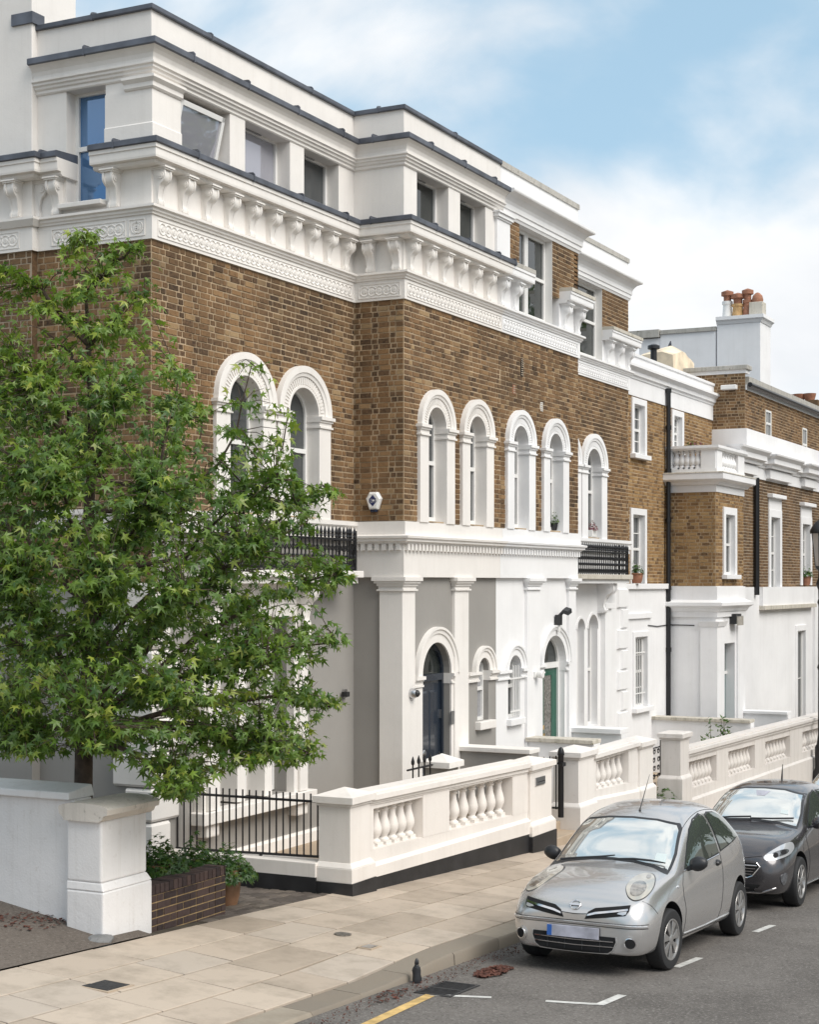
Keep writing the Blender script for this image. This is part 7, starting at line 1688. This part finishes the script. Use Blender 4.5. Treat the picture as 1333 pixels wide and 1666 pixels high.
# third car, only its nose corner enters the frame
c3 = Car('parked_car', 'edge of a third parked car at the right border of the picture', (26.0, 4.85 + .76, road_z(26.6)), .055, ST2, {'x': (0, 2.49), 'r': .305}, .36, M['charcoal'])
c3.patch('windscreen', [(-.67, .975), (-.4, 1.02), (0, 1.04), (.4, 1.02), (.67, .975), (.645, 1.12), (.565, 1.33), (.3, 1.38), (0, 1.39), (-.3, 1.38), (-.565, 1.33), (-.645, 1.12)], 'front', M['screen'], .006)
for x in (0, 2.49):
    for y in (-.665, .665): c3.wheel(x, y, .305, .19, 10, holes=False)
# ------------------------------------------------------------------ pots and plants
def leafy(m, c, r, n, s, seed, hgt=1.0, droop=0.0):
    qq = random.Random(seed)
    for _ in range(n):
        a, rr = qq.uniform(0, 6.283), qq.random() ** .5; z = qq.random(); p = Vector(c) + Vector((r * rr * math.cos(a), r * rr * math.sin(a), hgt * r * (z * (1.2 - rr)) - droop * rr * r))
        nr = Vector((math.cos(a) * rr, math.sin(a) * rr, .5)) + Vector((qq.uniform(-.5, .5), qq.uniform(-.5, .5), qq.uniform(-.1, .5)))
        k = len(m.v); m.v += leaf_verts(Matrix.Translation(p) @ rot_to(nr, Vector((math.cos(a), math.sin(a), -.5))).to_4x4(), s * qq.uniform(.7, 1.2)); m.f += leaf_faces(k)
def potted(name, label, c, r, h, potmat, leafm, n, s, pr, seed, hgt=1.2, droop=.3, group=None, box=False):
    t = thing(name, c, label, 'plant pot', group)
    if box: MB().box(c[0] - r * 1.5, c[0] + r * 1.5, c[1] - r * .7, c[1] + r * .7, c[2], c[2] + h).obj('pot', M[potmat], t, bevel=.01)
    else: MB().lathe([(r * .68, 0), (r * .85, h * .25), (r * .98, h * .7), (r * .96, h * .86), (r * 1.08, h * .88), (r * 1.08, h), (r * .92, h), (r * .9, h * .9)], c, 20).obj('pot', M[potmat], t, smooth='auto')
    MB().lathe([(r * .9, h * .9), (.001, h * .92)], c, 12, False).obj('soil', M['soil'], t)
    m = MB(); leafy(m, (c[0], c[1], c[2] + h), pr, n, s, seed, hgt, droop); m.obj('foliage', M[leafm], t, kind='stuff'); return t
for px, pyb, Y, r, h, lab, sd in ((257, 1404, 9.85, .17, .55, 'round clay pot with ivy nearest the white pier, behind the brick wall', 1), (318, 1404, 9.95, .22, .5, 'wide clay pot of ivy in the middle behind the brick wall', 2), (370, 1413, 9.75, .155, .42, 'tall clay jar with trailing ivy at the end of the brick wall', 3)):
    x = gx(px, Y); h = zy(px, pyb, Y) - drive_z(x, Y); potted('clay_pot', lab, (x, Y, drive_z(x, Y)), r, h, 'clay_pot', 'leaf_ivy', 700, .052, .33, sd, .9, .35, 'pots behind the brick wall')
Yw_ = YB + .06
x = ucB[3] + .1; potted('window_plant', 'small green plant in a grey pot on the rightmost porch window sill', (gx(904, Yw_ + .02), Yw_ + .04, 4.535), .06, .13, 'iron', 'leaf_ivy', 70, .03, .10, 5, 2.0, .1, 'plants on window sills')
potted('window_plant', 'crimson heather in a cream box on the arched window sill above the small balcony', (gx(964, YA + .02), YA + .03, 4.535), .09, .13, 'terracotta_pale' if 'terracotta_pale' in M else 'frame', 'heather', 150, .03, .13, 6, 1.6, .1, 'plants on window sills', True)
potted('window_plant', 'green plant in a terracotta pot on the sill beside the black downpipe', (gx(1037, Y3 - .12), Y3 - .10, zg3 + .03), .15, .22, 'terracotta', 'leaf_ivy', 110, .05, .17, 7, 2.2, .1, 'plants on window sills')
potted('window_plant', 'fern in a terracotta pot on the far hooded window sill', (V4(1309), Y4 - .05, wins4[1][2] + .0), .14, .25, 'terracotta', 'leaf_ivy', 110, .06, .20, 8, 2.0, .1, 'plants on window sills')
t = thing('balcony_flowers', (X4 + .1, gy(1130, X4 + .1), zk[4]), 'red flowers spilling over the corner balustrade', 'plant'); m = MB(); leafy(m, (X4 + .25, gy(1131, X4 + .25), zk[4] - .02), .2, 60, .05, 9, 1.0, 0); m.obj('blooms', M['heather'], t, kind='stuff'); m = MB(); leafy(m, (X4 + .25, gy(1124, X4 + .25), zk[4] - .04), .22, 60, .06, 10, .8, 0); m.obj('foliage', M['leaf_ivy'], t, kind='stuff')
# shrub behind the far pier, hedge tuft by the gate
c = at_d(1160, 1215, (YW + 1.0) / ray(1160, 0).y); t = thing('garden_shrub', (c.x, c.y, -.9), 'thin leafy shrub rising behind the far balustrade next to the pier', 'shrub'); qq = random.Random(4); m = MB(); sm = MB()
for k in range(16):
    b = Vector((c.x + qq.uniform(-.5, .6), c.y + qq.uniform(-.2, .3), -.9)); e = Vector((b.x + qq.uniform(-.35, .35), b.y + qq.uniform(-.2, .2), zy(1155, 1165 + qq.uniform(0, 70), YW + 1.0))); sm.tube([tuple(b), tuple(b.lerp(e, .5) + Vector((.04, 0, 0))), tuple(e)], [.012, .008, .003], 4)
    for j in range(26):
        p = b.lerp(e, .45 + .55 * qq.random()) + Vector((qq.uniform(-.08, .08), qq.uniform(-.08, .08), 0)); k2 = len(m.v); M4 = Matrix.Translation(p) @ rot_to(Vector((qq.uniform(-1, 1), qq.uniform(-1, 1), .6)), Vector((qq.uniform(-1, 1), qq.uniform(-1, 1), .5))).to_4x4()
        m.v += [M4 @ Vector(v) for v in ((0, 0, 0), (.022, .05, 0), (0, .12, -.01), (-.022, .05, 0))]; m.f.append((k2, k2+1, k2+2, k2+3))
m.obj('foliage', M['leaf_ivy'], t, kind='stuff'); sm.obj('stems', M['bark'], t, kind='stuff')
c = at_d(1076, 1300, (YW + .25) / ray(1076, 0).y); t = thing('hedge_tuft', (c.x, c.y, -.9), 'low green plant at the foot of the scrollwork gate', 'plant'); m = MB(); leafy(m, (c.x, c.y, c.z - .25), .5, 420, .06, 12, 1.0, 0); m.obj('foliage', M['leaf_ivy'], t, kind='stuff'); MB().tube([(c.x, c.y, -.9), (c.x, c.y, c.z - .2)], .03, 6).obj('stem', M['bark'], t)
# ------------------------------------------------------------------ alarm box
ab = (gy(610, XB0 - .02), zx(610, 815, XB0)); FRw = FXm(XB0 - .012); u0, z0 = -ab[0], ab[1]
t = thing('alarm_box', (XB0, ab[0], z0), 'white hexagonal alarm box with dark blue emblem on the brick return wall', 'alarm box')
hexp = lambda s, k=1.0: [(u0 + a * s, z0 + b * s * k) for a, b in ((-.52, 1.0), (.52, 1.0), (1.0, .25), (.55, -1.0), (-.55, -1.0), (-1.0, .25))]
m = MB(FRw); m.loft([[(a, 0, b) for a, b in hexp(.125)], [(a, .05, b) for a, b in hexp(.125)], [(a, .075, b) for a, b in hexp(.10)]]); m.obj('case', M['frame'], t, bevel=.004)
navy = simple('navy_print', (0.012, 0.02, 0.10), .4)
for sg in (1, -1): MB(FRw).quad((u0 - .052, .0765, z0 + sg * .026), (u0 + .052, .0765, z0 + sg * .026), (u0, .0765, z0 + sg * .085)).obj('emblem', navy, t)
tcu = bpy.data.curves.new('lettering', 'FONT'); tcu.body = 'BCS'; tcu.size = .07; tcu.align_x = 'CENTER'; tcu.align_y = 'CENTER'; tcu.extrude = .001; tcu.offset = .002
to_ = bpy.data.objects.new('lettering_curve', tcu); COL.objects.link(to_); bpy.context.view_layer.update(); tme = bpy.data.meshes.new_from_object(to_.evaluated_get(bpy.context.evaluated_depsgraph_get())); bpy.data.objects.remove(to_); tme.materials.clear(); tme.materials.append(navy); to = bpy.data.objects.new('lettering', tme); COL.objects.link(to); to.location = FRw(u0, .077, z0); to.rotation_euler = (R(90), 0, R(-90)); to.parent = t; to.matrix_parent_inverse = parent_inv(t)
MB(FRw).box(u0 - .05, u0 + .05, .0, .06, z0 - .165, z0 - .124).obj('strobe', simple('dark_blue_lens', (0.01, 0.02, 0.05), .2), t, bevel=.01)
# ------------------------------------------------------------------ wall lamps, camera, bell plates
def wlamp(name, label, cat, px, py, Y, parts):
    c = Vector((gx(px, Y), Y, zy(px, py, Y))); t = thing(name, c, label, cat)
    for nm, mat, f in parts: f(c).obj(nm, M[mat], t, smooth='auto')
wlamp('dome_camera', 'small grey dome camera on the cream corner pilaster', 'camera', 669, 1128, YB + .04, [('base', 'steel', lambda c: MB().loft([[(c.x + r_ * math.cos(k * .5236), c.y - y, c.z + r_ * math.sin(k * .5236)) for k in range(12)] for r_, y in ((.075, 0), (.075, .05), (.055, .09))])), ('dome', 'plastic', lambda c: MB().loft([[(c.x + .03 + r_ * math.cos(k * .5236), c.y - y, c.z + r_ * math.sin(k * .5236)) for k in range(12)] for r_, y in ((.055, .07), (.05, .10), (.02, .125))]))])
wlamp('flood_light', 'black adjustable floodlight on white wall above the green door', 'lamp', 905, 1002, YB + .06, [('bracket', 'plastic', lambda c: MB().box(c.x - .05, c.x + .05, c.y - .1, c.y, c.z - .16, c.z + .02)), ('arm', 'plastic', lambda c: MB().tube([(c.x, c.y - .06, c.z), (c.x + .05, c.y - .14, c.z + .1)], .03, 8)), ('head', 'plastic', lambda c: MB().hexa([(c.x - .02, c.y - .12, c.z + .05), (c.x + .16, c.y - .12, c.z + .10), (c.x + .16, c.y - .24, c.z + .06), (c.x - .02, c.y - .24, c.z + .01)], [(c.x - .02, c.y - .13, c.z + .11), (c.x + .16, c.y - .13, c.z + .16), (c.x + .16, c.y - .23, c.z + .13), (c.x - .02, c.y - .23, c.z + .08)])), ('sensor', 'frame', lambda c: MB().lathe([(.03, c.z - .28), (.04, c.z - .22), (.03, c.z - .16)], (c.x, c.y - .05, 0), 10))])
wlamp('sensor_lamp', 'small white spot lamp on the white wall beside the barred window', 'lamp', 867, 1097, YB + .06, [('base', 'frame', lambda c: MB().box(c.x - .04, c.x + .03, c.y - .06, c.y, c.z - .05, c.z + .05)), ('head', 'frame', lambda c: MB().loft([[(c.x + .06 + r_ * math.cos(k * .5236), c.y - y, c.z + r_ * math.sin(k * .5236)) for k in range(12)] for r_, y in ((.03, .03), (.06, .08), (.07, .16), (.06, .17))]))])
wlamp('outdoor_speaker', 'small grey bracket lamp on the taupe wall left of the corner pilaster', 'lamp', 558, 1128, YA + .05, [('box', 'steel', lambda c: MB().box(c.x - .02, c.x + .06, c.y - .04, c.y, c.z - .06, c.z + .06)), ('head', 'iron', lambda c: MB().box(c.x - .09, c.x - .01, c.y - .12, c.y - .03, c.z - .04, c.z + .03))])
wlamp('entry_panel', 'brushed metal entry panel on the pier right of the dark door', 'panel', 736, 1167, YB + .055, [('plate', 'steel', lambda c: MB().box(c.x - .06, c.x + .05, c.y - .012, c.y, c.z - .1, c.z + .1))])
wlamp('bulkhead_light', 'dark-hooded wall lantern above the far porch door', 'lamp', 1192, 1008, Y4B, [('hood', 'black', lambda c: MB().box(c.x - .25, c.x + .2, c.y - .16, c.y, c.z - .1, c.z + .14)), ('lens', 'lamp_hazed', lambda c: MB().box(c.x - .2, c.x + .25, c.y - .2, c.y - .161, c.z - .13, c.z + .08))])
cb = MB(); zc = zy(1030, 1019, Y3 - .06); cb.tube([(gx(1055, Y3 - .06), Y3 - .06, zc), (gx(1070, Y3 - .06), Y3 - .065, zc - .04), (X4 - .01, Y3 - .06, zc - .02)], .012, 5); cb.tube([(X4 - .012, Y3 - .06, zc - .02), (X4 - .012, Y4B + .5, zc - .03)], .012, 5)
cb.obj('wall_cable', M['plastic'], label='thin dark cable strung along the white wall past the downpipe', cat='cable')
cb = MB(); cb.tube([(gx(858, YB + .06), YB + .06, -.3), (gx(858, YB + .06), YB + .06, zy(858, 1105, YB)), (gx(864, YB + .06), YB + .05, zy(864, 1098, YB))], .012, 5); cb.obj('wall_cable', M['frame_grey'], label='grey cable running down the white wall from the spot lamp', cat='cable')
# ------------------------------------------------------------------ lamp post at the right edge
Yl = 8.85; xl = gx(1335, Yl); LP = thing('street_lamp', (xl, Yl, pave_z(xl, Yl)), 'black lamp post with tapered lantern at the right edge of the picture', 'street lamp')
zl = lambda py: zy(1335, py, Yl); zg_ = pave_z(xl, Yl)
MB().lathe([(.17, zg_), (.17, zg_ + .3), (.12, zg_ + .4), (.13, zg_ + .9), (.08, zg_ + 1.0), (.055, zg_ + 1.2), (.05, zl(1090)), (.075, zl(1086)), (.05, zl(1080)), (.045, zl(985)), (.07, zl(980)), (.045, zl(974)), (.05, zl(960)), (.10, zl(950)), (.05, zl(940)), (.04, zl(926))], (xl, Yl, 0), 14).obj('post', M['black'], LP, smooth='auto')
m = MB(); m.lathe([(.10, zl(926)), (.13, zl(921)), (.05, zl(926) - .05)], (xl, Yl, 0), 8); m.obj('lantern_base', M['black'], LP)
MB().lathe([(.12, zl(921)), (.20, zl(868))], (xl, Yl, 0), 6).obj('lantern_glass', M['lamp_clear'], LP)
for k in range(6): a = k * math.pi / 3; MB().tube([(xl + .123 * math.cos(a), Yl + .123 * math.sin(a), zl(921)), (xl + .205 * math.cos(a), Yl + .205 * math.sin(a), zl(868))], .010, 5).obj('lantern_bar', M['black'], LP)
MB().lathe([(.24, zl(868)), (.245, zl(864)), (.20, zl(857)), (.11, zl(849)), (.04, zl(846)), (.03, zl(840)), (.005, zl(835))], (xl, Yl, 0), 14).obj('lantern_cap', M['black'], LP, smooth='auto')
